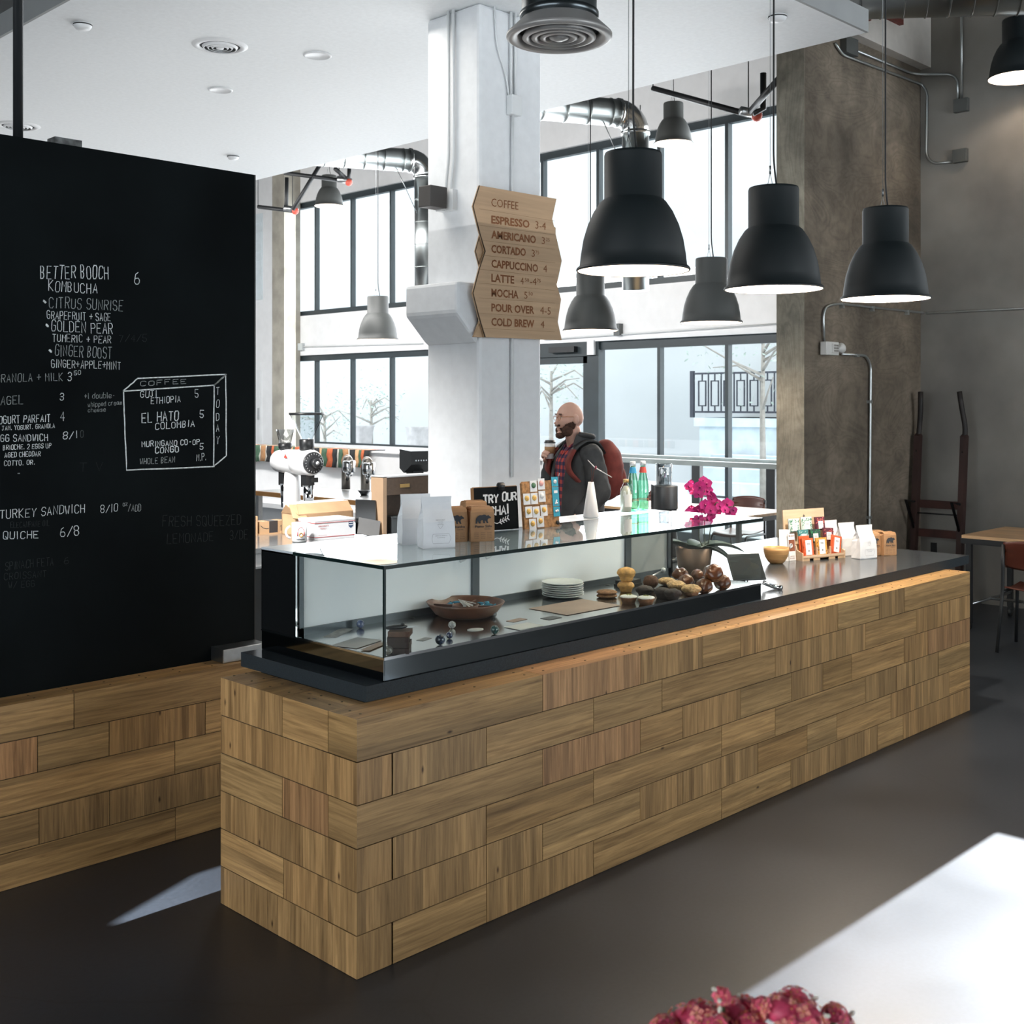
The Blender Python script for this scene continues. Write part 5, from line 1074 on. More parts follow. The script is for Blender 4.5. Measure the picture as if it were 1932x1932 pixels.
def packet(lab, x, y, z, wd, h, c, c2, tilt=0, rx=-.12, big=False, pat=0, grp='tea packets on the plywood stand'):
    m_ = mat('packet_%d' % pat, c, .5, var=.1); m2 = mat('packet_print_%d' % pat, c2, .5, var=.25, scale=30)
    t2 = thing('tea_packet', lab, 'tea packet', Rz @ V((x, y, z)), rz, grp); M_ = rotm(rx=rx, ry=tilt)
    b = MB(); b.M = M_; b.prism([(-wd/2, 0), (wd/2, 0), (wd/2*.97, h*.5), (wd/2, h), (-wd/2, h), (-wd/2*.97, h*.5)], -.004, .004, ax=1); b.prism([(-wd*.42, h*.08), (wd*.42, h*.08), (wd*.42, h*.85), (-wd*.42, h*.85)], -.008, .0, ax=1); b.build('packet', m_, t2)
    b = MB(); b.M = M_; rnd = random.Random(pat*7+int(x*1000))
    for k in range(26):
        px, pz = rnd.uniform(-.44, .44)*wd, rnd.uniform(.06, .92)*h; a = rnd.choice((.7, -.7)); L = .009
        b.prism([(px-L*math.cos(a), pz-L*math.sin(a)), (px-.003*math.sin(a), pz+.003*math.cos(a)), (px+L*math.cos(a), pz+L*math.sin(a)), (px+.003*math.sin(a), pz-.003*math.cos(a))], -.0088, -.008, ax=1)
    b.build('leaf_print', m2, t2, fix=False)
    b = MB(); b.M = M_; lw, l0, l1 = (.27, .12, .9) if big else (.24, .10, .68); b.prism([(-wd*lw, h*l0), (wd*lw, h*l0), (wd*lw, h*l1), (-wd*lw, h*l1)], -.0098, -.0090, ax=1); lb = b.build('label', card_w, t2)
    b = MB(); b.M = M_
    if big:
        k_ = .0075; b.prism([(math.cos(a)*(k_ if q % 2 == 0 else k_*.4), h*.33+math.sin(a)*(k_ if q % 2 == 0 else k_*.4)) for q, a in enumerate([PI/4*i for i in range(8)])], -.0104, -.0098, ax=1)
    for q in range(2): b.box(-wd*.13, wd*.13, -.0102, -.0098, h*(.72 if big else .5)-.006*q, h*(.72 if big else .5)-.006*q+.0022)
    b.build('label_print', ink if not big else inkd, lb)
GWH = ((.58, .66, .62), (.05, .20, .12)); TEAL = ((.05, .22, .22), (.35, .50, .48)); DGR = ((.02, .05, .045), (.03, .20, .08)); MUL = ((.10, .02, .035), (.50, .12, .10)); ORG = ((.62, .11, .03), (.52, .08, .02)); YEL = ((.66, .32, .06), (.12, .05, .02))
packet('green leaf tea packet on the top tier, next to the stand side', w*.17, .135, .155, .088, .082, *GWH, pat=1); packet('green leaf tea packet in the middle of the top tier', w*.47, .135, .16, .088, .082, *GWH, pat=1); packet('dark red patterned tea packet on the top tier', w*.79, .13, .158, .08, .08, *MUL, pat=2)
packet('teal dotted tea packet on the middle tier behind the orange packets', w*.25, .085, .095, .082, .078, *TEAL, pat=3); packet('dark green tea packet in the middle of the middle tier', w*.53, .083, .092, .085, .080, *DGR, pat=4); packet('multicoloured tea packet on the middle tier', w*.84, .08, .095, .085, .080, *MUL, tilt=.08, pat=2)
packet('orange tea packet standing behind another orange packet', w*.14, .036, .025, .08, .118, *ORG, pat=5); packet('orange tea packet at the front of the lowest tier', w*.17, .018, .018, .088, .112, *ORG, big=True, pat=5); packet('yellow tea packet at the front of the lowest tier', w*.50, .018, .018, .088, .110, *YEL, big=True, pat=6); packet('tilted orange tea packet at the front of the lowest tier', w*.83, .02, .022, .084, .112, *ORG, tilt=.22, big=True, pat=5)
white_bag('front white coffee bag of the row beside the tea stand', onZ(1630, 1053, SZ1), -.30, w=.135, h=.20, seed=31, grp='white coffee bags by the tea stand')
white_bag('second white coffee bag of the row beside the tea stand', onZ(1608, 1049, SZ1)+V((.015, .05, 0)), -.30, w=.135, h=.20, seed=32, grp='white coffee bags by the tea stand', printed=False)
white_bag('third white coffee bag of the row beside the tea stand', onZ(1592, 1046, SZ1)+V((.03, .12, 0)), -.30, w=.135, h=.20, seed=33, grp='white coffee bags by the tea stand', printed=False)
white_bag('rearmost white coffee bag of the row beside the tea stand', onZ(1575, 1043, SZ1)+V((.04, .20, 0)), -.30, w=.135, h=.20, seed=34, grp='white coffee bags by the tea stand', printed=False)
kraft_bag('bear print kraft bag at the end of the row on the worktop', onZ(1672, 1047, SZ1), -.36, name='Pasto Salo', seed=41, grp='kraft bags by the tea stand', h=.142)
kraft_bag('bear print kraft bag between the white bags and the end kraft bag', onZ(1645, 1048, SZ1)+V((.0, .01, 0)), -.36, name='Gachatha', seed=42, grp='kraft bags by the tea stand', h=.14)
kraft_bag('plain kraft bag behind the end bear print bag', onZ(1672, 1047, SZ1)+V((.02, .085, 0)), -.36, seed=43, grp='kraft bags by the tea stand', printed=False, h=.142)
kraft_bag('plain kraft bag behind the inner bear print bag', onZ(1645, 1048, SZ1)+V((.02, .10, 0)), -.36, seed=44, grp='kraft bags by the tea stand', printed=False, h=.14)
# orchid
t = thing('potted_orchid', 'magenta orchid in a wrapped pot standing behind the end of the pastry case', 'orchid', (5.06, 3.66, SZ1))
potm = mat('brown_pot_wrap', (.24, .155, .105), .7, var=.12); b = MB(); b.lathe([(0, 0), (.075, 0), (.098, .17), (.094, .172), (.085, .14), (0, .14)], 28); b.build('pot', potm, t)
leafg = mat('orchid_leaf', (.016, .038, .026), .55, var=.25, scale=5)
def leaf(b, o, d, L, w_, droop, n=8):
    d = V(d).normalized(); s = d.cross(V((0, 0, 1))).normalized(); vs = []; fs = []
    for i in range(n+1):
        u = i/n; c = V(o)+d*(L*u)+V((0, 0, L*(.42*u-droop*u*u))); ww = w_*math.sin(PI*min(1, .12+.88*u))**.7*(1 if u < 1 else 0)
        vs += [c+s*ww+V((0, 0, ww*.35)), c, c-s*ww+V((0, 0, ww*.35))]
    for i in range(n): fs += [(3*i, 3*i+1, 3*i+4, 3*i+3), (3*i+1, 3*i+2, 3*i+5, 3*i+4)]
    b.add(vs, fs, True)
for d, L, w_, dr in (((-.75, .55, 0), .17, .075, .12), ((.75, -.65, 0), .27, .06, .45), ((.9, .35, 0), .24, .06, .4), ((-.5, -.7, 0), .12, .06, .15), ((.55, -.85, 0), .24, .06, .85)):
    b = MB(); leaf(b, (0, 0, .15), d, L, w_, dr); o = b.build('leaf', leafg, t, fix=False); sm_ = o.modifiers.new('thickness', 'SOLIDIFY'); sm_.thickness = .003
stemm = mat('orchid_stem', (.05, .055, .035), .6, var=.15)
def loc_o(px, py, d): return atD(px, py, d)-V((5.06, 3.66, SZ1))
d_o = .7103*5.06+.7039*3.66
stems = [[(1332, 1045), (1318, 1015), (1318, 975), (1322, 945), (1330, 925)], [(1334, 1045), (1340, 1000), (1345, 960), (1352, 945), (1370, 958), (1385, 955)], [(1332, 1045), (1328, 1000), (1330, 975), (1318, 965), (1300, 968)]]
for st_ in stems: b = MB(); b.tube(round_path([(0, 0, .14)]+[loc_o(x, y, d_o) for x, y in st_], .03, 3), .0028, 6); b.build('flower_stem', stemm, t)
petm = mat('magenta_petal', (.46, .012, .17), .55, var=.35, scale=25, sub=.1); lipm = mat('orchid_lip', (.22, .0, .08), .5, var=.3)
def flower(px, py, s, yaw, pit):
    o = loc_o(px, py, d_o+random.uniform(-.05, .04)); M_ = rotm(o, rx=pit, rz=yaw-.78); b = MB()
    def pet(a, L, w_):
        vs = []; n = 6
        for i in range(n+1):
            u = i/n; ww = w_*math.sin(PI*(.08+.92*u)) if u < 1 else 0; zz_ = -.25*L*(u-.4)**2
            c, s_ = math.cos(a), math.sin(a)
            for q in (-1, 0, 1): vs.append((c*L*u-s_*ww*q, zz_-abs(q)*ww*.12, s_*L*u+c*ww*q))
        b.add(vs, [(3*i+k, 3*i+k+1, 3*i+k+4, 3*i+k+3) for i in range(n) for k in (0, 1)], True, M=M_)
    for a in (PI/2, PI*1.2, PI*1.8): pet(a, s*.95, s*.42)
    for a in (.15, PI-.15): pet(a, s*1.0, s*.62)
    f = b.build('flower', petm, t, fix=False)
    b = MB(); b.ball((0, -.18*s, -.05*s), (s*.16, s*.2, s*.2), 8, 6, M=M_); b.build('lip', lipm, f)
for i, (px, py, s) in enumerate([(1320, 918, .034), (1333, 912, .030), (1334, 926, .034), (1310, 926, .030), (1300, 918, .026), (1318, 932, .030), (1303, 911, .02), (1327, 906, .024), (1342, 935, .026), (1343, 941, .026), (1352, 950, .030), (1330, 952, .032), (1341, 962, .034), (1325, 958, .030), (1316, 962, .028), (1346, 975, .032), (1358, 955, .026), (1372, 951, .034), (1378, 965, .034), (1368, 962, .024), (1384, 962, .022), (1318, 972, .030), (1300, 966, .028), (1295, 972, .026), (1305, 960, .022), (1328, 968, .03), (1353, 965, .026)]):
    flower(px, py, s*1.08, random.uniform(-.5, .5), random.uniform(-.3, .3))
# payment tablet
t = thing('tablet', 'dark payment tablet leaning on a stand behind the end of the case', 'tablet', (5.05, 3.33, SZ1), -.55); b = MB(); Mt = rotm((0, 0, .10), rx=-.62, rz=.0)
b.box(-.09, .09, -.006, .006, -.075, .075, M=Mt); b.build('body', blackp, t, bevel=.004); b = MB(); b.box(-.083, .083, -.0075, -.006, -.068, .068, M=Mt); b.build('screen', mat('tablet_screen', (.03, .035, .036), .12, var=.1), t)
b = MB(); b.tube([(0, .02, .004), (0, .03, .09)], .02, 12); b.lathe([(0, 0), (.06, 0), (.06, .008), (0, .008)], 20, c=(0, .02, 0)); b.build('stand', chrome, t)
b = MB(); b.tube([(.06, -.01, .03), (.10, -.05, .012), (.12, -.09, .012)], .012, 10); o = b.build('card_reader_lead', chrome, loc=(5.02, 3.28, SZ1+.0), rotz=-.5); tag(o, 'curled chrome lead lying before the payment tablet', 'lead')
# small grinder behind the case
g = thing('small_grinder', 'black coffee grinder with a clear hopper standing behind the case near the orchid', 'grinder', (5.52, 4.2, SZ1), -.75); g.scale = (1, 1, 1.15)
b = MB(); b.box(-.07, .07, .0, .09, .0, .36); b.build('stand_body', blackp, g, bevel=.006); b = MB(); b.lathe([(0, .27), (.068, .27), (.070, .275), (.070, .385), (.068, .39), (0, .39)], 36, c=(0, -.02, 0)); b.box(-.07, .07, -.02, .09, .27, .39); b.build('grinder_head', mat('grinder_black', (.03, .034, .037), .4, var=.1), g)
b = MB(); b.lathe([(.040, .39), (.045, .395), (.048, .50), (.045, .503)], 28, c=(-.01, -.01, 0), cap=False); b.lathe([(.03, .39), (.028, .48), (0, .48)], 20, c=(-.01, -.01, 0)); b.build('hopper', glass('hopper_clear', (.72, .74, .75), .15), g)
b = MB(); b.lathe([(0, .17), (.025, .17), (.045, .215), (.042, .215), (.022, .175), (0, .175)], 24, c=(-.02, -.035, 0)); b.build('dosing_cup', chrome, g); b = MB(); b.lathe([(0, 0), (.085, 0), (.085, .02), (0, .02)], 24, c=(0, .0, 0)); b.build('base_plate', blackp, g)

# ------------------------------------------------------------------ back bar
BZ = .95
def atB(px, py, z=BZ): return onZ(px, py, z)
t = thing('back_bar', 'white back bar with a grey steel top running behind the blackboard', 'bar unit'); b = MB(); b.box(2.75, 6.4, 5.88, 6.6, 0, BZ-.03); b.build('cabinet', white, t)
b = MB(); b.box(2.73, 6.42, 5.85, 6.62, BZ-.03, BZ); b.build('steel_top', mat('grey_steel_top', (.42, .44, .45), .16, .8, var=.08), t)
# priority box
pa = onZ(594, 1019, BZ); pb = onZ(669, 1012.5, BZ); rz = math.atan2(pb.y-pa.y, pb.x-pa.x); w = (pb-pa).length
t = thing('mailing_box', 'closed white mailing box with red lines on the back bar', 'box', pa, rz); bw_ = mat('white_cardboard', (.72, .73, .75), .6, var=.03); redp = mat('red_print', (.42, .06, .06), .6, var=.05); navy = mat('navy_print', (.02, .055, .13), .6, var=.05)
b = MB(); b.box(0, w, 0, .20, 0, .118); b.box(-.002, w+.002, -.002, .202, .112, .122); b.build('carton', bw_, t)
b = MB(); b.box(-.0026, w+.0026, -.0026, .2, .101, .104)
b.box(-.001, w+.001, -.001, .2, .012, .016)
text(b, 'PRIORITY', (.025, -.0012, .078), U1, W1, .010, .075, .005); text(b, '*MAIL*', (.035, -.0012, .062), U1, W1, .009, .05, .0); text(b, 'MEDIUM FLAT RATE BOX', (.025, -.0012, .024), U1, W1, .004, .06); b.build('red_print', redp, t, fix=False)
b = MB(); b.prism([(w-.045, .10), (w-.012, .10), (w-.012, .07), (w-.0285, .058), (w-.045, .07)], -.0012, -.0002, ax=1); sh = b.build('blue_shield', navy, t); b = MB(); 
for z in (.090, .076): b.box(w-.042, w-.015, -.0018, -.0012, z, z+.005)
b.build('shield_print', bw_, sh)
# mug
t = thing('mug', 'white mug with red headphones print at the edge of the back bar', 'mug', onZ(565, 1022, BZ), 2.62); b = MB(); b.lathe([(0, 0), (.040, 0), (.046, .006), (.047, .118), (.043, .118), (.042, .01), (0, .01)], 32); b.build('cup', mat('mug_white', (.76, .77, .78), .25, var=.02), t)
b = MB(); b.tube(arc((.044, 0, .06), .038, -1.3, 1.3, 10), .007, 8); b.build('handle', mat('mug_white', (.76, .77, .78)), t)
b = MB(); A0 = -2.62-2.1
def onmug(a, z, r=.0476): return V((r*math.cos(a), r*math.sin(a), z))
ac = -4.60; fr_ = [(onmug(ac+.42*math.cos(q), .062+.030*math.sin(q))) for q in [PI*i/12 for i in range(13)]]; b.tube(fr_, .0016, 5)
for s in (-1, 1): b.tube([onmug(ac+.42*s, .04), onmug(ac+.42*s, .062)], .0035, 6)
b.build('headphone_print', redp, t); b = MB(); b.tube([onmug(ac+.22*math.cos(q), .046+.012*math.sin(q)) for q in [PI*i/8 for i in range(17)]], .0028, 5); b.build('orange_ring_print', mat('orange_print', (.62, .25, .04), .6, var=.05), t)
b = MB()
for k in range(9): b.tube([onmug(ac-.5+k*.12, .014), onmug(ac-.5+k*.12, .024)], .0017, 4)
b.build('dark_lettering', inkd, t)
# open carton
cardb = mat('cardboard', (.46, .29, .16), .8, var=.1, scale=8); q = onZ(548, 1016, BZ)
t = thing('open_carton', 'brown cardboard carton with its flaps folded open behind the mailing box', 'carton', (4.32, 6.19, BZ), -.03); b = MB(); b.box(0, .42, 0, .012, 0, .14); b.box(0, .42, .19, .20, 0, .14); b.box(0, .012, 0, .20, 0, .14); b.box(.41, .422, 0, .20, 0, .14); b.box(0, .42, 0, .20, 0, .006); b.build('carton', cardb, t)
b = MB(); b.add([(0, 0, .14), (.42, 0, .14), (.43, .07, .20), (.03, .07, .20)], [(0, 1, 2, 3)]); b.add([(0, 0, .14), (0, .20, .14), (-.03, .10, .20)], [(0, 1, 2)]); b.add([(-.05, -.01, .12), (0.06, -.03, .10), (.05, .07, .20), (-.02, .08, .20)], [(0, 1, 2, 3)]); o = b.build('folded_flap', cardb, t, fix=False); s_ = o.modifiers.new('thickness', 'SOLIDIFY'); s_.thickness = .005
b = MB(); b.add([(.0, .07, .202), (.43, .07, .202), (.43, .19, .205), (.0, .19, .205)], [(0, 1, 2, 3)]); o = b.build('lid_top', card_w, t, fix=False); s_ = o.modifiers.new('thickness', 'SOLIDIFY'); s_.thickness = .004
# small brown parcels at the end of the bar
t = thing('brown_parcel', 'small brown parcel with dark tape beside the mug', 'parcel', (onY(508, 1004, 6.42).x, 6.42, BZ), -.1); b = MB(); b.box(-.07, .115, 0, .10, 0, .085); b.build('carton', cardb, t); b = MB(); b.box(.0, .06, -.001, .101, -.0, .086); b.build('dark_tape', mat('dark_tape', (.03, .03, .035), .4, var=.1), t)
b = MB()
for x in (.085, .10): b.ribbon([(x, -.001, .02), (x, -.001, .055)], .003, (0, -1, 0)); b.ribbon([(x-.006, -.001, .046), (x, -.001, .056), (x+.006, -.001, .046)], .003, (0, -1, 0))
b.ribbon([(-.06, -.001, .06), (-.045, -.001, .045), (-.02, -.001, .038), (-.004, -.001, .04)], .004, (0, -1, 0)); b.build('arrow_print', inkd, t, fix=False)
t = thing('brown_parcel', 'brown parcel with up arrows cut off by the blackboard edge', 'parcel', (onY(474, 1002, 6.42).x, 6.42, BZ), -.1); b = MB(); b.box(-.10, .045, 0, .12, 0, .125); b.build('carton', cardb, t); b = MB()
for x in (.010, .026): b.ribbon([(x, -.001, .07), (x, -.001, .105)], .003, (0, -1, 0)); b.ribbon([(x-.006, -.001, .096), (x, -.001, .106), (x+.006, -.001, .096)], .003, (0, -1, 0))
b.build('arrow_print', inkd, t, fix=False)
b = MB(); b.box(0, .2, 0, .16, 0, .010); o = b.build('cardboard_sheet', cardb, loc=onZ(486, 1008, BZ)+V((-.04, -.06, 0)), rotz=-.1); tag(o, 'flat cardboard sheet lying in front of the brown parcels', 'cardboard')
# jar of syrup
t = thing('syrup_jar', 'plastic jar of brown syrup behind the brown parcels', 'jar', (3.86, 6.40, BZ)); b = MB(); b.lathe([(0, 0), (.047, 0), (.047, .15), (0, .15)], 24); b.build('syrup', mat('syrup', (.16, .045, .02), .3, var=.2), t); b = MB(); b.lathe([(.048, .15), (.048, .19), (.05, .20), (.05, .235), (0, .235)], 24); b.build('white_lid', card_w, t); b = MB(); b.box(-.09, -.055, -.02, .02, 0, .05); b.build('orange_cap', mat('orange_cap', (.70, .20, .03), .5, var=.05), t)
# big shop grinder
G = thing('shop_grinder', 'big white shop grinder with a black dial over the open carton', 'grinder', (4.53, 6.45, BZ), 0); G.scale = (1.1, 1.0, 1.0); gw = mat('grinder_white', (.74, .75, .76), .35, var=.03)
zc = .455; MY = rotm((0, 0, zc), rx=PI/2)   # local z of the lathe points to -Y
b = MB(); b.lathe([(0, -.30), (.05, -.295), (.075, -.26), (.082, -.18), (.082, -.06), (.078, -.05), (.078, -.04), (.086, -.03), (.088, .02), (.086, .10), (.078, .115), (0, .115)], 36, M=MY); b.lathe([(.055, .0), (.06, .03), (.05, .32), (.045, .40)], 20, c=(0, .12, 0)); b.box(-.075, .075, .02, .24, 0, .04); b.build('body', gw, G)
b = MB(); b.lathe([(.070, .112), (.072, .128), (.066, .132), (0, .132)], 32, M=MY); b.lathe([(.030, .13), (.034, .165), (.028, .172), (0, .172)], 20, M=MY); b.build('dial', mat('dial_black', (.02, .021, .023), .35, var=.1), G); b = MB()
for k in range(20): a = 2*PI*k/20; b.box(.055, .064, -.001, .001, .1322, .1328, M=MY @ rotm(rz=a))
b.lathe([(0, .172), (.013, .172), (0, .175)], 12, M=MY); b.build('dial_marks', card_w, G)
b = MB(); b.lathe([(.030, .075), (.045, .085), (.047, .15), (.043, .155), (0, .155)], 24, c=(0, -.05, zc)); b.build('hopper_cap', blackp, G)
b = MB(); b.lathe([(.026, .07), (.042, .09), (.045, .12), (.03, .125), (0, .125)], 24, c=(0, .20, zc)); b.build('hopper_collar', blackp, G); b = MB(); b.lathe([(.036, .12), (.056, .215), (.058, .215)], 24, c=(0, .20, zc), cap=False); b.build('clear_hopper', glass('hopper_grey', (.70, .71, .72), .15), G)
b = MB(); b.lathe([(.034, .15), (.036, .16), (.104, .318)], 28, c=(0, -.05, zc), cap=False); b.build('clear_hopper', glass('hopper_haze', (.86, .88, .89), .12), G); b = MB(); b.lathe([(.106, .314), (.110, .318), (.110, .330), (.0, .332)], 32, c=(0, -.05, zc)); b.build('hopper_lid', blackp, G)
for y in (-.06, .20):
    b = MB(); b.box(-.03, .03, y-.03, y+.03, zc-.16, zc-.07); b.box(.0, .05, y-.04, y-.01, zc-.13, zc-.10); b.build('spout', blackp, G); b = MB(); b.lathe([(.030, zc-.31), (.036, zc-.15), (.033, zc-.15), (.028, zc-.305), (0, zc-.305)], 20, c=(0, y-.01, 0)); b.build('steel_cup', chrome, G)
b = MB(); b.add([(-.0885, .075, zc+.03), (-.0885, .035, zc+.03), (-.0885, .055, zc+.06)], [(0, 1, 2)]); b.M = rotm((0, 0, 0)); o = b.build('red_badge', mat('badge_red', (.55, .07, .05), .5, var=.05), G, fix=False)
t = thing('hot_water_tower', 'white and chrome brewer tower half hidden by the grinder', 'brewer', (4.05, 6.40, BZ)); t.location = (4.02, 6.48, BZ); b = MB(); b.box(-.05, .13, .08, .16, 0, .36); b.box(-.05, .13, -.06, .16, .36, .45); b.build('tower', mat('machine_white', (.76, .78, .80), .4, var=.03), t); b = MB(); b.lathe([(.038, .19), (.045, .34), (0, .34)], 20, c=(.03, -.02, 0)); b.build('canister', chrome, t)
# brown cabinet with a brass plate
pa = onZ(728, 1006, BZ); t = thing('brown_cabinet', 'brown laminate cabinet with a brass plate and open niche by the column', 'cabinet', (4.78, 5.90, BZ), 0); bl_ = mat('brown_laminate', (.085, .055, .036), .5, var=.15, scale=50); tanl = mat('tan_edge', (.40, .27, .17), .6, var=.08)
b = MB(); b.box(.0, .42, .11, .12, 0, .37); b.box(.0, .42, 0, .12, .25, .365); b.box(.40, .42, 0, .12, 0, .37); b.box(.02, .42, -.002, .0, .25, .36); b.build('carcass', bl_, t); b = MB(); b.box(-.012, .018, -.004, .12, 0, .37); b.build('side_panel', tanl, t); b = MB(); b.box(-.012, .42, -.004, .125, .365, .374); b.build('top', card_w, t)
b = MB(); b.box(.13, .21, -.006, -.002, .295, .318); b.build('brass_plate', mat('brass', (.55, .36, .14), .35, .8, var=.1), t)
b = MB(); b.box(0, .13, 0, .08, 0, .10); b.box(-.005, .135, -.005, .085, .10, .108); o = b.build('grey_bin', mat('slate_bin', (.075, .085, .09), .5, var=.1), loc=(4.85, 5.905, BZ)); tag(o, 'small slate grey bin in the niche of the brown cabinet', 'bin')
# leaning dark glass panel
t = thing('glossy_tray', 'dark glossy tray leaning between mailing box and brown cabinet', 'tray', onZ(682, 1011, BZ)+V((-.03, .02, .012)), -.25); b = MB(); b.box(0, .14, 0, .008, .0, .225, M=rotm(rx=-.22, ry=.1)); b.build('panel', mat('dark_mirror', (.02, .021, .022), .08, var=.1), t); b = MB(); b.box(.0, .15, -.03, -.02, 0, .105, M=rotm(rx=-.25, ry=.22)); b.build('grey_sleeve', mat('grey_sleeve', (.16, .16, .16), .5, var=.1), t)
# till head beyond the brown cabinet
t = thing('brewer_head', 'black brewer control head with small buttons above the brown cabinet', 'brewer', (5.25, 6.15, BZ), -.2); b = MB(); b.prism([(-.10, .52), (.06, .53), (.06, .40), (.0, .37), (-.11, .43)], -.085, .10, ax=0); b.box(-.02, .06, -.02, .08, 0, .40); b.build('control_head', blackp, t); b = MB()
for k in range(5): b.box(-.055+.020*k, -.045+.020*k, -.112, -.105, .452, .462)
b.build('button', chrome, t)
# ------------------------------------------------------------------ espresso taps further back
t = thing('espresso_table', 'steel worktable with a timber edge in front of the low white wall', 'table', (7.0, 8.55, 0)); b = MB(); b.box(-.35, .35, -.2, 1.75, .86, .90); b.build('steel_top', steel, t); b = MB(); b.box(-.37, -.35, -.2, 1.75, .855, .90); b.box(-.37, .35, -.22, -.2, .855, .9); b.build('timber_edge', mat('orange_timber', (.46, .22, .07), .5, var=.15), t)
for x, y in ((-.33, -.17), (.30, -.17), (-.33, 1.7), (.30, 1.7)): b = MB(); b.box(x-.025, x+.025, y-.02, y+.03, 0, .86); b.build('leg', steel, t)
b = MB(); b.box(-.30, .3, -.15, 1.7, .25, .28); b.build('lower_shelf', steel, t)
def tap(lab, p, rz):
    t = thing('espresso_tap', lab, 'espresso tap', p, rz, 'espresso taps on the worktable'); b = MB(); b.tube(round_path([(0, .16, 0), (0, .16, .26), (0, .06, .33), (0, -.04, .30)], .1, 6), .045, 14); b.build('curved_column', mat('tap_steel', (.30, .27, .24), .3, .8, var=.1), t); b = MB(); b.lathe([(.06, .19), (.066, .20), (.066, .30), (.06, .31), (0, .31)], 24, c=(0, -.06, 0)); b.lathe([(.03, .15), (.04, .19), (0, .19)], 16, c=(0, -.06, 0)); b.build('group_head', chrome, t)
    b = MB(); b.tube([(0, -.08, .175), (-.05, -.26, .13)], .016, 8); b.build('handle', blackp, t); return t
q = atD(694, 915, 11.6); tap('espresso tap nearer the brown cabinet, over a dark cup', (q.x, q.y, .90), -.5)
q = atD(657, 912, 12.0); tap('espresso tap nearer the white shop grinder', (q.x, q.y, .90), -.5)
q = atD(681, 925, 11.4); b = MB(); b.lathe([(0, 0), (.03, 0), (.062, .045), (.06, .05), (0, .04)], 20); o = b.build('black_cup', blackp, loc=(q.x, q.y-.05, .90)); tag(o, 'small black cup under the espresso tap', 'cup')
# steel drop behind the blackboard edge
b = MB(); b.box(0, .5, 0, .75, 0, .64); b.box(-.02, .5, -.02, .77, .64, .66); o = b.build('steel_counter', steel, loc=(2.93, 4.62, 0)); tag(o, 'low stainless counter tucked behind the edge of the blackboard', 'counter')
b = MB(); b.box(2.68, 2.90, 4.395, 4.497, BH, .742); o = b.build('steel_box', steel, bevel=.003); tag(o, 'low stainless box lying at the end of the bench wall before the blackboard', 'box')
b = MB(); b.tube([(0, 0, .0), (0, 0, .34)], .035, 10); b.box(-.02, .12, -.03, .03, .0, .36); o = b.build('bar_stool', mat('navy_plastic', (.022, .030, .038), .5, var=.1), loc=(3.02, 4.74, .66)); tag(o, 'dark curved stool back showing between blackboard and pastry case', 'stool')
# ------------------------------------------------------------------ tables, chairs, bar ledge, low wall
ply = wood_mat('table_plywood', (.42, .25, .12), (.62, .42, .24), use_tone=False, knots=False, strip=.12, scale=.6)
darkred = mat('red_brown_shell', (.085, .022, .012), .35, var=.2, scale=4)
def caster(b, x, y):
    b.lathe([(.0, -.012), (.032, -.012), (.036, -.008), (.036, .008), (.032, .012), (0, .012)], 20, M=rotm((x, y, .036), rx=PI/2)); b.box(x-.012, x+.03, y-.018, y+.018, .05, .085); b.box(x-.02, x+.0, y-.016, y+.016, .06, .08)
def table(lab, loc, Lx, Ly, H=.75, grp=None):
    t = thing('cafe_table', lab, 'table', loc, 0, grp)
    b = MB(); b.box(0, Lx, 0, Ly, H-.025, H, grain=1, tone=(1, 1, 1)); b.build('table_top', ply, t)
    b = MB(); b.box(.005, Lx-.005, .005, Ly-.005, H-.07, H-.0255); b.box(-.006, .03, -.006, Ly+.006, H-.065, H-.026); b.build('top_frame', black, t)
    for x in (.03, Lx-.03):
        for y in (.05, Ly-.05): b = MB(); b.box(x-.02, x+.02, y-.02, y+.02, .085, H-.03); lg = b.build('leg', black, t); b = MB(); caster(b, x, y); b.build('caster', black, lg)
    b = MB(); b.tube([(.03, .05, .2), (Lx-.03, .05, .2)], .012, 8); b.tube([(.03, Ly-.05, .2), (Lx-.03, Ly-.05, .2)], .012, 8); b.tube([(Lx/2, .05, .2), (Lx/2, Ly-.05, .2)], .012, 8); b.build('stretcher', steel, t); return t
table('plywood table with a black frame on casters before the grey plaster wall', (9.12, 2.3, 0), .87, 1.70, grp='plywood tables')
table('plywood table with a black frame seen past the orchid, by the window bar', (9.13, 6.07, 0), .87, 1.7, grp='plywood tables')
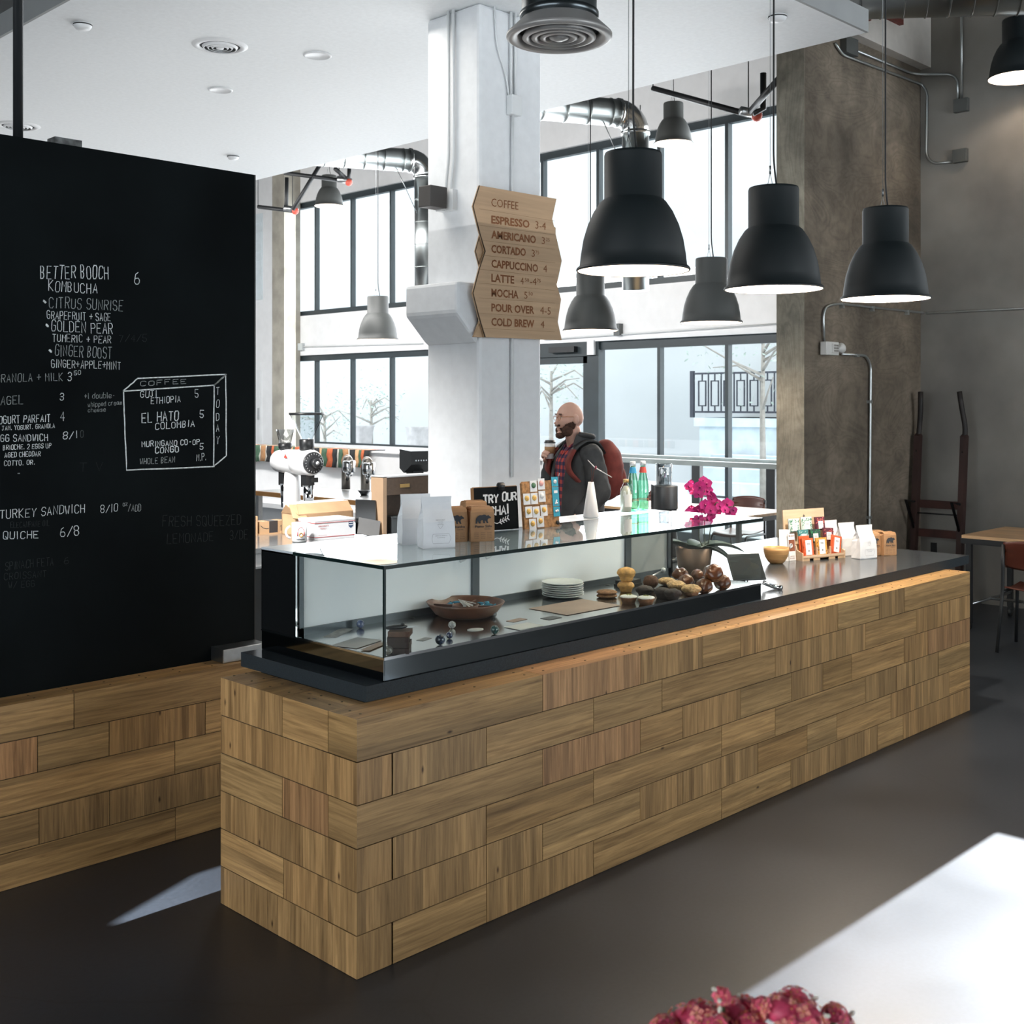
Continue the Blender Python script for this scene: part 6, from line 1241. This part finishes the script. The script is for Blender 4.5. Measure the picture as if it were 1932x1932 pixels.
def chair(lab, loc, rz, grp='red brown shell chairs'):
    """seat faces local +x"""
    t = thing('shell_chair', lab, 'chair', loc, rz, grp); n = 10
    def shell(fn, name, th=.010):
        b = MB(); vs = []; fs = []
        for i in range(n+1):
            for j in range(n+1): vs.append(fn(i/n, j/n*2-1))
        for i in range(n):
            for j in range(n): fs.append((i*(n+1)+j, i*(n+1)+j+1, (i+1)*(n+1)+j+1, (i+1)*(n+1)+j))
        b.add(vs, fs, True); o = b.build(name, darkred, t, fix=False); m = o.modifiers.new('thickness', 'SOLIDIFY'); m.thickness = th
    shell(lambda u, v: (-.19+.40*u, .20*v*(1-.12*u*u), .445+.018*v*v-.02*math.sin(u*PI)-(.03 if u > .95 else 0)), 'seat')
    shell(lambda u, v: (-.215-.06*u+.045*v*v, .205*v*(1-.10*abs(u-.5)*2*abs(v)), .60+.215*u-.02*(v*v)*(1 if u > .6 else -.6)), 'backrest')
    for s in (-1, 1):
        b = MB(); b.tube(round_path([(-.235, .19*s, .78), (-.21, .20*s, .55), (-.20, .205*s, .43), (-.27, .225*s, .0)], .05), .0125, 8); b.build('rear_leg', black, t)
        b = MB(); b.tube(round_path([(-.20, .205*s, .43), (.18, .20*s, .43), (.22, .22*s, .0)], .06), .0125, 8); b.build('front_leg', black, t)
    return t
chair('red brown shell chair with black legs at the corner table by the grey wall', (8.73, 3.25, 0), .12)
chair('red brown shell chair turned to the orchid side of the far plywood table', (8.92, 6.72, 0), .05)
chair('red brown shell chair beyond the far plywood table, next to the fin wall', (10.30, 6.9, 0), PI+.05)
chair('red brown shell chair beyond the far plywood table, behind the orchid', (10.35, 8.1, 0), PI-.05)
chair('red brown shell chair standing behind the man with the backpack', (10.1, 9.6, 0), PI)
# bar ledge along the glazing
lt = mat('ledge_metal', (.24, .27, .26), .4, .3, var=.1); t = thing('window_bar', 'grey double rail bar ledge on black posts along the glazing', 'bar ledge')
ya = onX(1160, 870, 11.75).y; b = MB(); b.box(11.72, 11.80, ye, ya, 1.03, 1.09); b.build('front_rail', lt, t); b = MB(); b.box(12.22, 12.30, ye, ya+.35, 1.05, 1.11); b.build('rear_rail', lt, t); b = MB(); b.box(11.80, 12.22, ye, ya, 1.05, 1.07); b.build('glass_shelf', mat('pale_shelf', (.62, .68, .71), .15, var=.03), t)
for px in (1186, 1317, 1458): y = onX(px, 900, 11.78).y; b = MB(); b.box(11.73, 11.80, y-.06, y+.06, 0, 1.04); b.build('post', black, t)
# low white wall with striped throws
b = MB(); b.box(9.25, 9.42, 8.7, 21, 0, 1.17); struct(b.build('wall_low', wallm))
b = MB(); b.box(9.22, 9.46, 8.68, 21, 1.17, 1.19); struct(b.build('trim_2', wallm))
t = thing('bench', 'long white bench seat running along the low white wall', 'bench', (0, 0, 0)); b = MB(); b.box(8.78, 9.20, 9.1, 20.5, .40, .46); b.build('seat', wallm, t); b = MB(); b.box(8.85, 9.19, 9.15, 20.4, 0, .40); b.build('base', wallm, t)
sc = [mat('throw_%s' % n, c, .9, var=.15, scale=30) for n, c in (('orange', (.55, .13, .05)), ('black', (.02, .022, .025)), ('green', (.06, .13, .08)), ('cream', (.58, .56, .50)), ('tan', (.42, .22, .10)), ('peach', (.66, .38, .20)))]
def throw(lab, y0, y1, order, zt_=1.20, zb_=.97):
    b = MB(); n = 34; seq = []; random.seed(int(y0*10))
    while len(seq) < 60: seq += order
    y = y0; k = 0
    while y < y1:
        w = random.choice((.055, .075, .10, .12)) if seq[k] != 3 else .03; w = min(w, y1-y); b.m = seq[k]; f = .012*math.sin(y*9)
        pts = [(9.45, zt_-.02), (9.455, zt_-.1), (9.20, zt_-.1)]; zz_ = [(9.46, 1.05), (9.46, zt_), (9.20, zt_), (9.195+f, 1.12), (9.19-f, 1.05), (9.185+f, zb_+.012*math.sin(y*6))]
        vs = [(x-.012, q, z+.0) for q in (y, y+w) for x, z in zz_]; m = len(zz_); b.add(vs, [(i, i+1, m+i+1, m+i) for i in range(m-1)], True); y += w; k += 1
    o = b.build('striped_throw', sc, fix=False); s_ = o.modifiers.new('thickness', 'SOLIDIFY'); s_.thickness = .008; s_.offset = 1; random.seed(7); return tag(o, lab, 'throw', 'striped throws on the low wall')
ya = onX(698, 860, 9.2).y; throw('striped orange, black and green throw over the low wall between grinder and espresso taps', ya, ya+1.75, [1, 0, 2, 5, 1, 3, 4, 2, 3])
ya = onX(528, 860, 9.2).y; throw('striped orange, black and green throw over the low wall next to the blackboard edge', ya, ya+1.3, [2, 0, 1, 3, 4, 3, 2])
# hand truck in the corner
rust_ = mat('dark_red_timber', (.032, .012, .009), .65, var=.45, scale=8, stretch=(1, 1, .2)); dkiron = mat('dark_iron', (.014, .015, .016), .5, .5, var=.2)
t = thing('hand_truck', 'old dark red wooden hand truck leaning in the concrete corner', 'hand truck', (10.12, 4.67, 0)); hw = .215
for s in (-1, 1):
    y = s*hw; b = MB(); b.prism([(-.06, .10), (.0, .10), (.10, 1.15), (.115, 1.35), (.13, 1.5), (.10, 1.52), (.06, 1.50), (.05, 1.35), (.03, 1.15)], y-.025, y+.025, ax=1); b.build('rail', rust_, t)
    b = MB(); b.tube(round_path([(.07, y, 1.35), (.12, y, 1.58), (.10, y-.02*s, 1.72), (.07, y-.035*s, 1.90)], .1), [.028, .027, .026, .025, .025, .025, .025, .025, .025, .024, .024, .024, .024, .022][:14] if False else .024, 8); b.build('handle', mat('worn_handle', (.014, .010, .009), .6, var=.4, scale=10), t)
    b = MB(); b.tube([(.02, y*.98, .9), (-.16, y*.98, .93), (.0, y*.98, .66)], .013, 6); b.build('bracket', dkiron, t); b = MB(); b.lathe([(0, -.02), (.09, -.02), (.095, 0), (.09, .02), (0, .02)], 20, M=rotm((.02, y+.05*s, .095), rx=PI/2)); b.build('wheel', dkiron, t)
for z in (.88, .62): b = MB(); b.box(.0+.095*(z-.1), .035+.095*(z-.1), -hw, hw, z-.035, z+.035); b.build('crossbar', mat('red_timber_bar', (.06, .018, .012), .65, var=.4, scale=8), t)
b = MB(); b.tube([(.03, -hw, .80), (.03, hw, .80)], .006, 6); b.build('tie_rod', dkiron, t); b = MB(); b.box(-.20, .0, -hw, hw, .02, .035); b.box(-.06, -.04, -.025, .025, .035, .55); b.build('toe_plate', dkiron, t)
# white wall-lamp glow bar and conduit on the spandrel
t = thing('spandrel_conduit', 'thin conduit with a socket box along the white band between the windows', 'conduit'); b = MB(); b.tube([onX(520, 656, XW)+V((-.03, 0, 0)), onX(800, 648, XW)+V((-.03, 0, 0))], .012, 6); b.build('tube', cw, t); p = onX(571, 654, XW); b = MB(); b.box(XW-.06, XW, p.y-.07, p.y+.07, p.z-.07, p.z+.06); b.build('socket_box', mat('socket_grey', (.50, .54, .55), .5, var=.05), t)
t = thing('spandrel_conduit', 'thin conduit with a small box along the white band over the glazed door', 'conduit'); b = MB(); b.tube([onX(1030, 641, XW)+V((-.03, 0, 0)), onX(1470, 611, XW)+V((-.03, 0, 0))], .010, 6); b.build('tube', cw, t); p = onX(1170, 622, XW); b = MB(); b.box(XW-.08, XW, p.y-.05, p.y+.05, p.z-.08, p.z+.08); b.build('socket_box', mat('box_dark_grey', (.10, .11, .11), .5, var=.05), t)
# ------------------------------------------------------------------ the man with the coffee cup
PX, PY = atD(1088, 800, 8.45).x, atD(1088, 800, 8.45).y; PR_ = math.radians(158)
skin = mat('skin', (.56, .33, .25), .5, var=.10, scale=8, sub=.08); hairm = mat('beard_hair', (.060, .026, .014), .9, var=.4, scale=60, bump=.5); stub = mat('shaved_scalp', (.40, .26, .21), .55, var=.1, scale=30)
jackm = mat('charcoal_jacket', (.035, .036, .037), .75, var=.35, scale=9, bump=.6); trsm = mat('dark_trousers', (.018, .020, .026), .8, var=.15, scale=20)
def plaid():
    m = mat('plaid_shirt', (.3, .04, .04), .8); nt = m.node_tree; N = nt.nodes; L = nt.links; b = N['Principled BSDF']; tc = N.new('ShaderNodeTexCoord'); sx = N.new('ShaderNodeSeparateXYZ'); L.new(tc.outputs['Object'], sx.inputs[0]); ms = []
    for ax in (1, 2):
        a = N.new('ShaderNodeMath'); a.operation = 'MULTIPLY'; a.inputs[1].default_value = 2*PI/.052; L.new(sx.outputs[ax], a.inputs[0]); s = N.new('ShaderNodeMath'); s.operation = 'SINE'; L.new(a.outputs[0], s.inputs[0]); g = N.new('ShaderNodeMath'); g.operation = 'GREATER_THAN'; g.inputs[1].default_value = .05; L.new(s.outputs[0], g.inputs[0]); ms.append(g)
    ad = N.new('ShaderNodeMath'); L.new(ms[0].outputs[0], ad.inputs[0]); L.new(ms[1].outputs[0], ad.inputs[1]); h = N.new('ShaderNodeMath'); h.operation = 'MULTIPLY'; h.inputs[1].default_value = .5; L.new(ad.outputs[0], h.inputs[0])
    r = N.new('ShaderNodeValToRGB'); r.color_ramp.interpolation = 'CONSTANT'; e = r.color_ramp.elements; e[0].color = (.50, .07, .05, 1); e[1].position = .75; e[1].color = (.012, .022, .06, 1); q = e.new(.4); q.color = (.13, .03, .06, 1); L.new(h.outputs[0], r.inputs[0]); L.new(r.outputs[0], b.inputs['Base Color']); return m
PM = thing('person', 'bald bearded man in a charcoal jacket and plaid shirt holding a paper cup', 'person', (PX, PY, 0), PR_)
def limb(b, pts, rs, n=14):
    """tapered capsule chain"""
    pts = [V(p) for p in pts]; P = []; R_ = []
    for i, (a, c) in enumerate(zip(pts, pts[1:])):
        for k in range(6):
            u = k/6; P.append(a.lerp(c, u)); R_.append(rs[i]+(rs[i+1]-rs[i])*u)
    P.append(pts[-1]); R_.append(rs[-1]); b.tube(P, R_, n)
    # rounded ends and joints
    for p, r in zip(pts, rs): b.ball(p, r, n, 10)
def torso(b, levels, n=28):
    """stack of ellipses: (z, x centre, half depth, half width)"""
    vs = []; fs = []
    for z, xc, dx, wy in levels:
        for i in range(n):
            a = 2*PI*i/n; c, s = math.cos(a), math.sin(a); e = .8
            vs.append((xc+dx*math.copysign(abs(c)**e, c), wy*math.copysign(abs(s)**e, s), z))
    m = len(levels)
    for j in range(m-1):
        for i in range(n): fs.append((j*n+i, j*n+(i+1) % n, (j+1)*n+(i+1) % n, (j+1)*n+i))
    fs += [tuple(range(n))[::-1], tuple((m-1)*n+i for i in range(n))]; b.add(vs, fs, True)
def remesh(o, vox, smooth=4, fac=.5):
    r = o.modifiers.new('merge', 'REMESH'); r.mode = 'VOXEL'; r.voxel_size = vox; r.use_smooth_shade = True
    s = o.modifiers.new('smooth', 'SMOOTH'); s.iterations = smooth; s.factor = fac
HD = V((.055, 0, 1.685))      # head centre
def head_fn(d):
    k = 1.0
    if d.z < 0: k *= 1-.16*max(0, -d.z)*(1 if d.x < .2 else .45)                 # narrower below
    if d.x > 0 and d.z < -.1: k *= 1+.06*d.x                                     # jaw forward
    if d.x < -.3 and d.z < -.2: k *= 1-.22*min(1, (-d.z-.2)*1.6)                 # nape
    if d.x > .55 and .0 < d.z < .28: k *= 1-.05*(1-abs(d.z-.12)/.16 if abs(d.z-.12) < .16 else 0)  # eye line
    if d.x > .5 and .25 < d.z < .42: k *= 1.015
    return k
def build_head(b):
    b.ball(HD, (.104, .078, .120), 36, 28, fn=head_fn)
    b.prism([(HD.x+.088, HD.z+.018), (HD.x+.106, HD.z-.012), (HD.x+.126, HD.z-.030), (HD.x+.117, HD.z-.040), (HD.x+.085, HD.z-.040)], -.013, .013, ax=1)   # nose
    b.ball((HD.x+.104, -.0, HD.z-.040), (.014, .018, .010), 10, 8)
    b.ball((HD.x+.094, 0, HD.z-.060), (.012, .024, .006), 10, 8); b.ball((HD.x+.089, 0, HD.z-.078), (.012, .021, .006), 10, 8); b.ball((HD.x+.080, 0, HD.z-.105), (.022, .030, .018), 12, 8)
    for s in (-1, 1):
        b.ball((HD.x-.010, s*.084, HD.z-.004), (.022, .014, .036), 14, 12); b.ball((HD.x+.085, s*.032, HD.z+.030), (.012, .022, .008), 10, 6)
def hand(b, wr, palm_dir, up, curl, side=1):
    """palm plus five bent fingers; palm_dir: wrist to knuckles, up: back of the hand, fingers curl away from 'up'"""
    d = V(palm_dir).normalized(); u = V(up); u = (u-d*u.dot(d)).normalized(); s = d.cross(u)*side
    for i in range(4):
        o = V(wr)+d*.012+s*(.026-.017*i); k = V(wr)+d*(.082-.004*abs(i-1))+s*(.030-.019*i); limb(b, [o, k], [.013, .0115], 8)
        L = (.038, .042, .039, .030)[i]; a = curl; p = k; q = d
        for j in range(3):
            ang = a*(j+1)*.62; q = d*math.cos(ang)-u*math.sin(ang); p2 = p+q*L*(1-.18*j); limb(b, [p, p2], [.0095-.0008*j, .0088-.0008*j], 8); p = p2
    t0 = V(wr)+d*.02+s*.028; t1 = t0+d*.030+s*.022-u*.012; t2 = t1+d*.026-u*.022+s*.002; t3 = t2+d*.012-u*.020-s*.008; limb(b, [t0, t1, t2, t3], [.014, .0115, .010, .009], 8)
CUP = V((.150, -.135, 1.455))
b = MB()
build_head(b)
limb(b, [(.0, 0, 1.44), (.018, 0, 1.52), (.035, 0, 1.60)], [.064, .060, .060])
torso(b, [(.86, 0, .11, .165), (.98, 0, .115, .165), (1.10, .0, .11, .155), (1.25, .0, .115, .165), (1.38, .0, .115, .18), (1.45, -.005, .09, .16), (1.49, -.01, .06, .09)])
limb(b, [(-.01, .185, 1.42), (-.05, .235, 1.16), (.09, .185, .985)], [.052, .045, .036]); limb(b, [(-.01, -.185, 1.42), (.085, -.268, 1.215), (.112, -.195, 1.375)], [.052, .045, .034])
wr = V((.108, -.190, 1.385)); hand(b, wr, (.80, .12, .52), (.10, -1, 0), 1.25, side=1)
hand(b, (.095, .183, .975), (.6, -.15, -.75), (.3, .9, .1), .5, side=1)
for s in (-1, 1):
    limb(b, [(.0, s*.09, .90), (.02, s*.10, .50), (-.01, s*.10, .09)], [.085, .058, .042]); limb(b, [(-.03, s*.10, .045), (.13, s*.115, .035)], [.040, .032])
o = b.build('body', skin, PM, fix=False); remesh(o, .0052, 3)
# beard, scalp shadow, eyes, glasses
b = MB(); n_ = 110; m_ = 80; vs = []; idx = {}; fs = []
for j in range(m_+1):
    th = PI*j/m_
    for i in range(n_):
        a = 2*PI*i/n_; d = V((math.sin(th)*math.cos(a), math.sin(th)*math.sin(a), -math.cos(th))); k = head_fn(d)*(1.05+.015*noise.noise(d*14)); vs.append((HD.x+.104*d.x*k, .078*d.y*k, HD.z+.120*d.z*k))
def isb(d):
    if d.z > .02 or d.x < -.12: return False
    if d.x > .62: return d.z < -.52 or (-.42 < d.z < -.30 and abs(d.y) < .42)
    return d.z < -.10-.62*max(0, d.x-.0)*.55 and d.z > -.97
for j in range(m_):
    for i in range(n_):
        th = PI*(j+.5)/m_; a = 2*PI*(i+.5)/n_; d = V((math.sin(th)*math.cos(a), math.sin(th)*math.sin(a), -math.cos(th)))
        if isb(d): fs.append((j*n_+i, j*n_+(i+1) % n_, (j+1)*n_+(i+1) % n_, (j+1)*n_+i))
b.add(vs, fs, True); b.ball((HD.x+.076, 0, HD.z-.118), (.034, .040, .026), 14, 10, fn=lambda d: 1+.12*noise.noise(d*9)); b.box(HD.x+.094, HD.x+.108, -.026, .026, HD.z-.055, HD.z-.047)
for s in (-1, 1): b.ball((HD.x+.045, s*.052, HD.z-.085), (.045, .022, .042), 12, 10, fn=lambda d: 1+.1*noise.noise(d*9)); b.box(HD.x+.088, HD.x+.097, s*.034-.017, s*.034+.017, HD.z+.031, HD.z+.037)
b.build('beard', hairm, PM, fix=False)
b = MB()
for s in (-1, 1): b.ball((HD.x+.084, s*.032, HD.z+.010), (.009, .012, .007), 10, 8)
b.build('eye', mat('eye_white', (.45, .42, .40), .3, var=.05), PM); b = MB()
for s in (-1, 1):
    c = V((HD.x+.102, s*.034, HD.z+.008)); b.tube([c+V((0, .024*math.cos(q), .018*math.sin(q))) for q in [2*PI*i/16 for i in range(16)]], .0018, 6, closed=True); b.tube([c+V((0, s*.024, .006)), (HD.x+.06, s*.078, HD.z+.016), (HD.x-.01, s*.086, HD.z+.014)], .0022, 6)
b.tube([(HD.x+.105, -.011, HD.z+.012), (HD.x+.105, .011, HD.z+.012)], .0018, 6); b.build('glasses', mat('amber_frame', (.35, .14, .04), .3, var=.1), PM)
# clothes
b = MB(); torso(b, [(.96, .0, .135, .178), (1.1, .01, .135, .172), (1.25, .012, .135, .18), (1.38, .01, .130, .192), (1.45, .0, .10, .17), (1.485, .005, .066, .080)]); o = b.build('shirt', plaid(), PM, fix=False); remesh(o, .010, 3)
b = MB(); limb(b, [(.0, .062, 1.525), (.070, .046, 1.490), (.118, .016, 1.425)], [.014, .012, .006], 8); limb(b, [(.0, -.062, 1.525), (.070, -.046, 1.490), (.118, -.016, 1.425)], [.014, .012, .006], 8); o = b.build('shirt_collar', plaid(), PM, fix=False); remesh(o, .007, 2)
def jacket_tor(n=40):
    """open jacket: ellipse stack with a gap at the front"""
    b = MB(); L = [(.885, -.005, .165, .215), (.95, .0, .172, .218), (1.05, .0, .175, .212), (1.2, -.004, .168, .212), (1.34, -.01, .158, .222), (1.42, -.014, .135, .212), (1.47, -.016, .105, .155), (1.52, -.018, .086, .098), (1.575, -.022, .082, .090)]
    vs = []; fs = []; m = len(L)
    for j, (z, xc, dx, wy) in enumerate(L):
        g0 = (.20, .20, .24, .28, .32, .36, .42, .55, .75)[j]; sh = .10
        for i in range(n+1):
            a = sh+g0+(2*PI-2*g0)*i/n; c, s = math.cos(a), math.sin(a); f = 1+.030*noise.noise(V((a*2.2, z*9, 1)))+.02*noise.noise(V((a*5, z*22, 4)))
            vs.append((xc+dx*math.copysign(abs(c)**.8, c)*f, wy*math.copysign(abs(s)**.8, s)*f, z))
    for j in range(m-1):
        for i in range(n): fs.append((j*(n+1)+i, j*(n+1)+i+1, (j+1)*(n+1)+i+1, (j+1)*(n+1)+i))
    b.add(vs, fs, True); return b
o = jacket_tor().build('jacket', jackm, PM, fix=False); s_ = o.modifiers.new('subdivide', 'SUBSURF'); s_.levels = s_.render_levels = 2; s_ = o.modifiers.new('thickness', 'SOLIDIFY'); s_.thickness = .012; s_.offset = 0
def sleeve(name, pts, rs):
    b = MB(); limb(b, pts, rs, 18); o = b.build(name, jackm, PM, fix=False); remesh(o, .011, 6); d_ = o.modifiers.new('wrinkle', 'DISPLACE'); tx = bpy.data.textures.get('wrinkle') or bpy.data.textures.new('wrinkle', 'CLOUDS'); tx.noise_scale = .07; d_.texture = tx; d_.strength = .022; d_.mid_level = .5; return o
sleeve('jacket_sleeve', [(-.02, .195, 1.425), (-.055, .25, 1.17), (.05, .205, 1.025)], [.086, .082, .062]); sleeve('jacket_sleeve', [(-.02, -.195, 1.425), (.085, -.268, 1.215), (.110, -.205, 1.345)], [.083, .076, .056])
b = MB(); b.tube([(-.035+.085*math.cos(q), .095*math.sin(q), 1.565+.012*math.cos(q)) for q in [PI*.28+PI*1.44*i/20 for i in range(21)]], .020, 10); b.build('jacket_collar', jackm, PM)
b = MB()
for s in (-1, 1): limb(b, [(.0, s*.09, .93), (.02, s*.10, .50), (-.01, s*.10, .07)], [.105, .078, .066])
b.ball((0, 0, .92), (.12, .175, .09), 20, 12); o = b.build('trousers', trsm, PM, fix=False); remesh(o, .013, 5)
for s in (-1, 1):
    b = MB(); limb(b, [(-.04, s*.10, .05), (.05, s*.108, .05), (.14, s*.116, .04)], [.049, .047, .038]); o = b.build('shoe', mat('dark_shoe', (.02, .018, .017), .5, var=.1), PM, fix=False); remesh(o, .01, 3)
b = MB(); b.tube([(.172, .07, 1.30), (.18, .06, 1.22)], .002, 5); b.build('zip_pull', chrome, PM)
# paper cup and backpack are things of their own
RM = rotm((PX, PY, 0), rz=PR_)
t = thing('paper_cup', 'white paper cup with kraft sleeve and black lid held up by the bald man', 'cup', RM @ CUP+V((0, 0, -.062)), PR_); pcm = mat('cup_paper', (.76, .76, .76), .5, var=.02)
b = MB(); b.lathe([(0, 0), (.029, 0), (.040, .118), (0, .118)], 32); b.build('cup', pcm, t); b = MB(); b.lathe([(.0335, .038), (.0380, .038), (.0405, .088), (.036, .088)], 32, cap=False); b.build('sleeve', kraft, t); b = MB(); b.lathe([(.0425, .116), (.0428, .122), (.039, .124), (.037, .134), (.034, .135), (.033, .131), (0, .131)], 32); b.build('lid', blackp, t)
bpm = mat('brick_red_backpack', (.17, .028, .020), .8, var=.3, scale=12, bump=.35)
t = thing('backpack', 'brick red backpack with black straps worn by the man', 'backpack', (PX, PY, 0), PR_); b = MB()
b.ball((-.235, .0, 1.315), (.125, .155, .215), 30, 22, fn=lambda d: (1+.10*max(0, -d.z))*(1+.02*math.sin(14*d.z))); o = b.build('bag', bpm, t); b = MB(); b.ball((-.315, 0, 1.24), (.070, .12, .125), 24, 16); b.build('front_pocket', bpm, t)
for s in (1, -1):
    b = MB(); P = [(-.17, s*.10, 1.44), (-.10, s*.125, 1.53), (.0, s*.130, 1.54), (.10, s*.135, 1.475), (.155, s*.150, 1.38), (.155, s*.175, 1.31), (.10, s*.215, 1.24)]; P = round_path(P, .06, 4); n = len(P); vs = []; fs = []
    for i, p in enumerate(P): vs += [(p.x, p.y-.035, p.z), (p.x, p.y+.035, p.z)]
    b.m = 0; b.add(vs, [(2*i, 2*i+1, 2*i+3, 2*i+2) for i in range(n-1)], True); b.mi = [0 if i < n*.48 else 1 for i in range(n-1)]
    o = b.build('shoulder_strap', [blackp, bpm], t, fix=False); s_ = o.modifiers.new('thickness', 'SOLIDIFY'); s_.thickness = .016; s_.offset = 1 if s > 0 else 0
b = MB(); b.tube([(-.13, .03, 1.44), (-.16, .0, 1.475), (-.19, -.03, 1.44)], .008, 8); b.build('grab_loop', blackp, t)
# ------------------------------------------------------------------ kalanchoe in the near foreground
c = atD(1412, 1905, 1.52); t = thing('potted_kalanchoe', 'pink flowering kalanchoe in a pot, cut off by the bottom of the photo', 'potted plant', (c.x, c.y, .755))
b = MB(); b.lathe([(0, 0), (.055, 0), (.075, .11), (.072, .112), (.065, .09), (0, .09)], 28); b.build('pot', mat('grey_pot', (.30, .29, .28), .6, var=.1), t)
kl = mat('kalanchoe_leaf', (.025, .060, .030), .45, var=.3, scale=8); kp = [mat('kalanchoe_pink', (.78, .13, .20), .5, var=.3, scale=60), mat('kalanchoe_coral', (.82, .30, .24), .5, var=.25, scale=60), mat('kalanchoe_rose', (.56, .06, .13), .5, var=.3, scale=60)]; kc = mat('kalanchoe_eye', (.65, .30, .08), .5, var=.1); kw = mat('white_bud', (.75, .72, .62), .5, var=.05); kst = mat('kalanchoe_stem', (.10, .13, .05), .6, var=.2)
b = MB(); rnd = random.Random(5)
for k in range(40):
    a = rnd.random()*6.28; r = rnd.uniform(.03, .13); leaf(b, (.02*math.cos(a), .02*math.sin(a), .09+rnd.random()*.06), (math.cos(a), math.sin(a), .2), r, .022, .25, 5)
o = b.build('foliage', kl, t, fix=False)
cl = [(1255, 1932, .0, .028), (1300, 1915, .02, .040), (1325, 1908, .0, .036), (1362, 1872, -.01, .012), (1385, 1905, .01, .036), (1402, 1893, .03, .028), (1440, 1893, .0, .020), (1475, 1895, -.02, .036), (1500, 1882, .01, .036), (1520, 1910, -.03, .038), (1575, 1905, .0, .022), (1590, 1922, .03, .018), (1350, 1930, -.03, .034), (1420, 1925, -.02, .030), (1540, 1930, .02, .030)]
for i, (px, py, dd_, R) in enumerate([(a_, b_+4, c_, r_*.72) for a_, b_, c_, r_ in cl]):
    q = atD(px, py, 1.52+dd_)-V((c.x, c.y, .755)); top = V((q.x, q.y, q.z-R*.3)); b = MB(); b.tube([(q.x*.3, q.y*.3, .09), (q.x*.8, q.y*.8, top.z*.6), top], .003, 5); st_ = b.build('flower_stem', kst, t)
    b = MB(); rnd = random.Random(i+3); N_ = int(14+R*520)
    for k in range(N_):
        z = rnd.uniform(-.35, 1); a = rnd.random()*6.28; s = math.sqrt(max(0, 1-z*z)); n = V((s*math.cos(a), s*math.sin(a), z)); p = top+V((n.x*R, n.y*R, n.z*R*.8)); M_ = Matrix.Translation(p) @ n.to_track_quat('Z', 'Y').to_matrix().to_4x4() @ Matrix.Rotation(rnd.random()*3, 4, 'Z'); fr_ = rnd.uniform(.007, .0105); b.m = rnd.choice((0, 0, 1, 2, 1 if i % 2 else 2))
        for j in range(4):
            q1 = PI/2*j; c1, s1 = math.cos(q1), math.sin(q1); pt = lambda x, y, zz_: (c1*x-s1*y, s1*x+c1*y, zz_)
            b.add([pt(.001, 0, 0), pt(fr_*.55, fr_*.42, .0012), pt(fr_, 0, .0004), pt(fr_*.55, -fr_*.42, .0012)], [(0, 1, 2, 3)], M=M_)
        b.m = 3; b.ball((0, 0, .001), .0013, 6, 4, M=M_)
        if rnd.random() < .05: b.m = 4; b.ball((.004, 0, .006), (.003, .003, .005), 6, 5, M=M_)
    b.m = 2; b.ball((top.x, top.y, top.z+R*.1), (R*.8, R*.8, R*.62), 12, 8); b.build('flower_head', kp+[kc, kw], t, fix=False)
t = thing('side_table', 'small dark side table under the kalanchoe, below the edge of the photo', 'table', (c.x, c.y, 0)); b = MB(); b.lathe([(0, .73), (.26, .73), (.26, .755), (0, .755)], 36); b.build('table_top', black, t); b = MB(); b.lathe([(0, 0), (.20, 0), (.20, .015), (.025, .02), (.025, .73), (0, .73)], 24); b.build('pedestal', black, t)
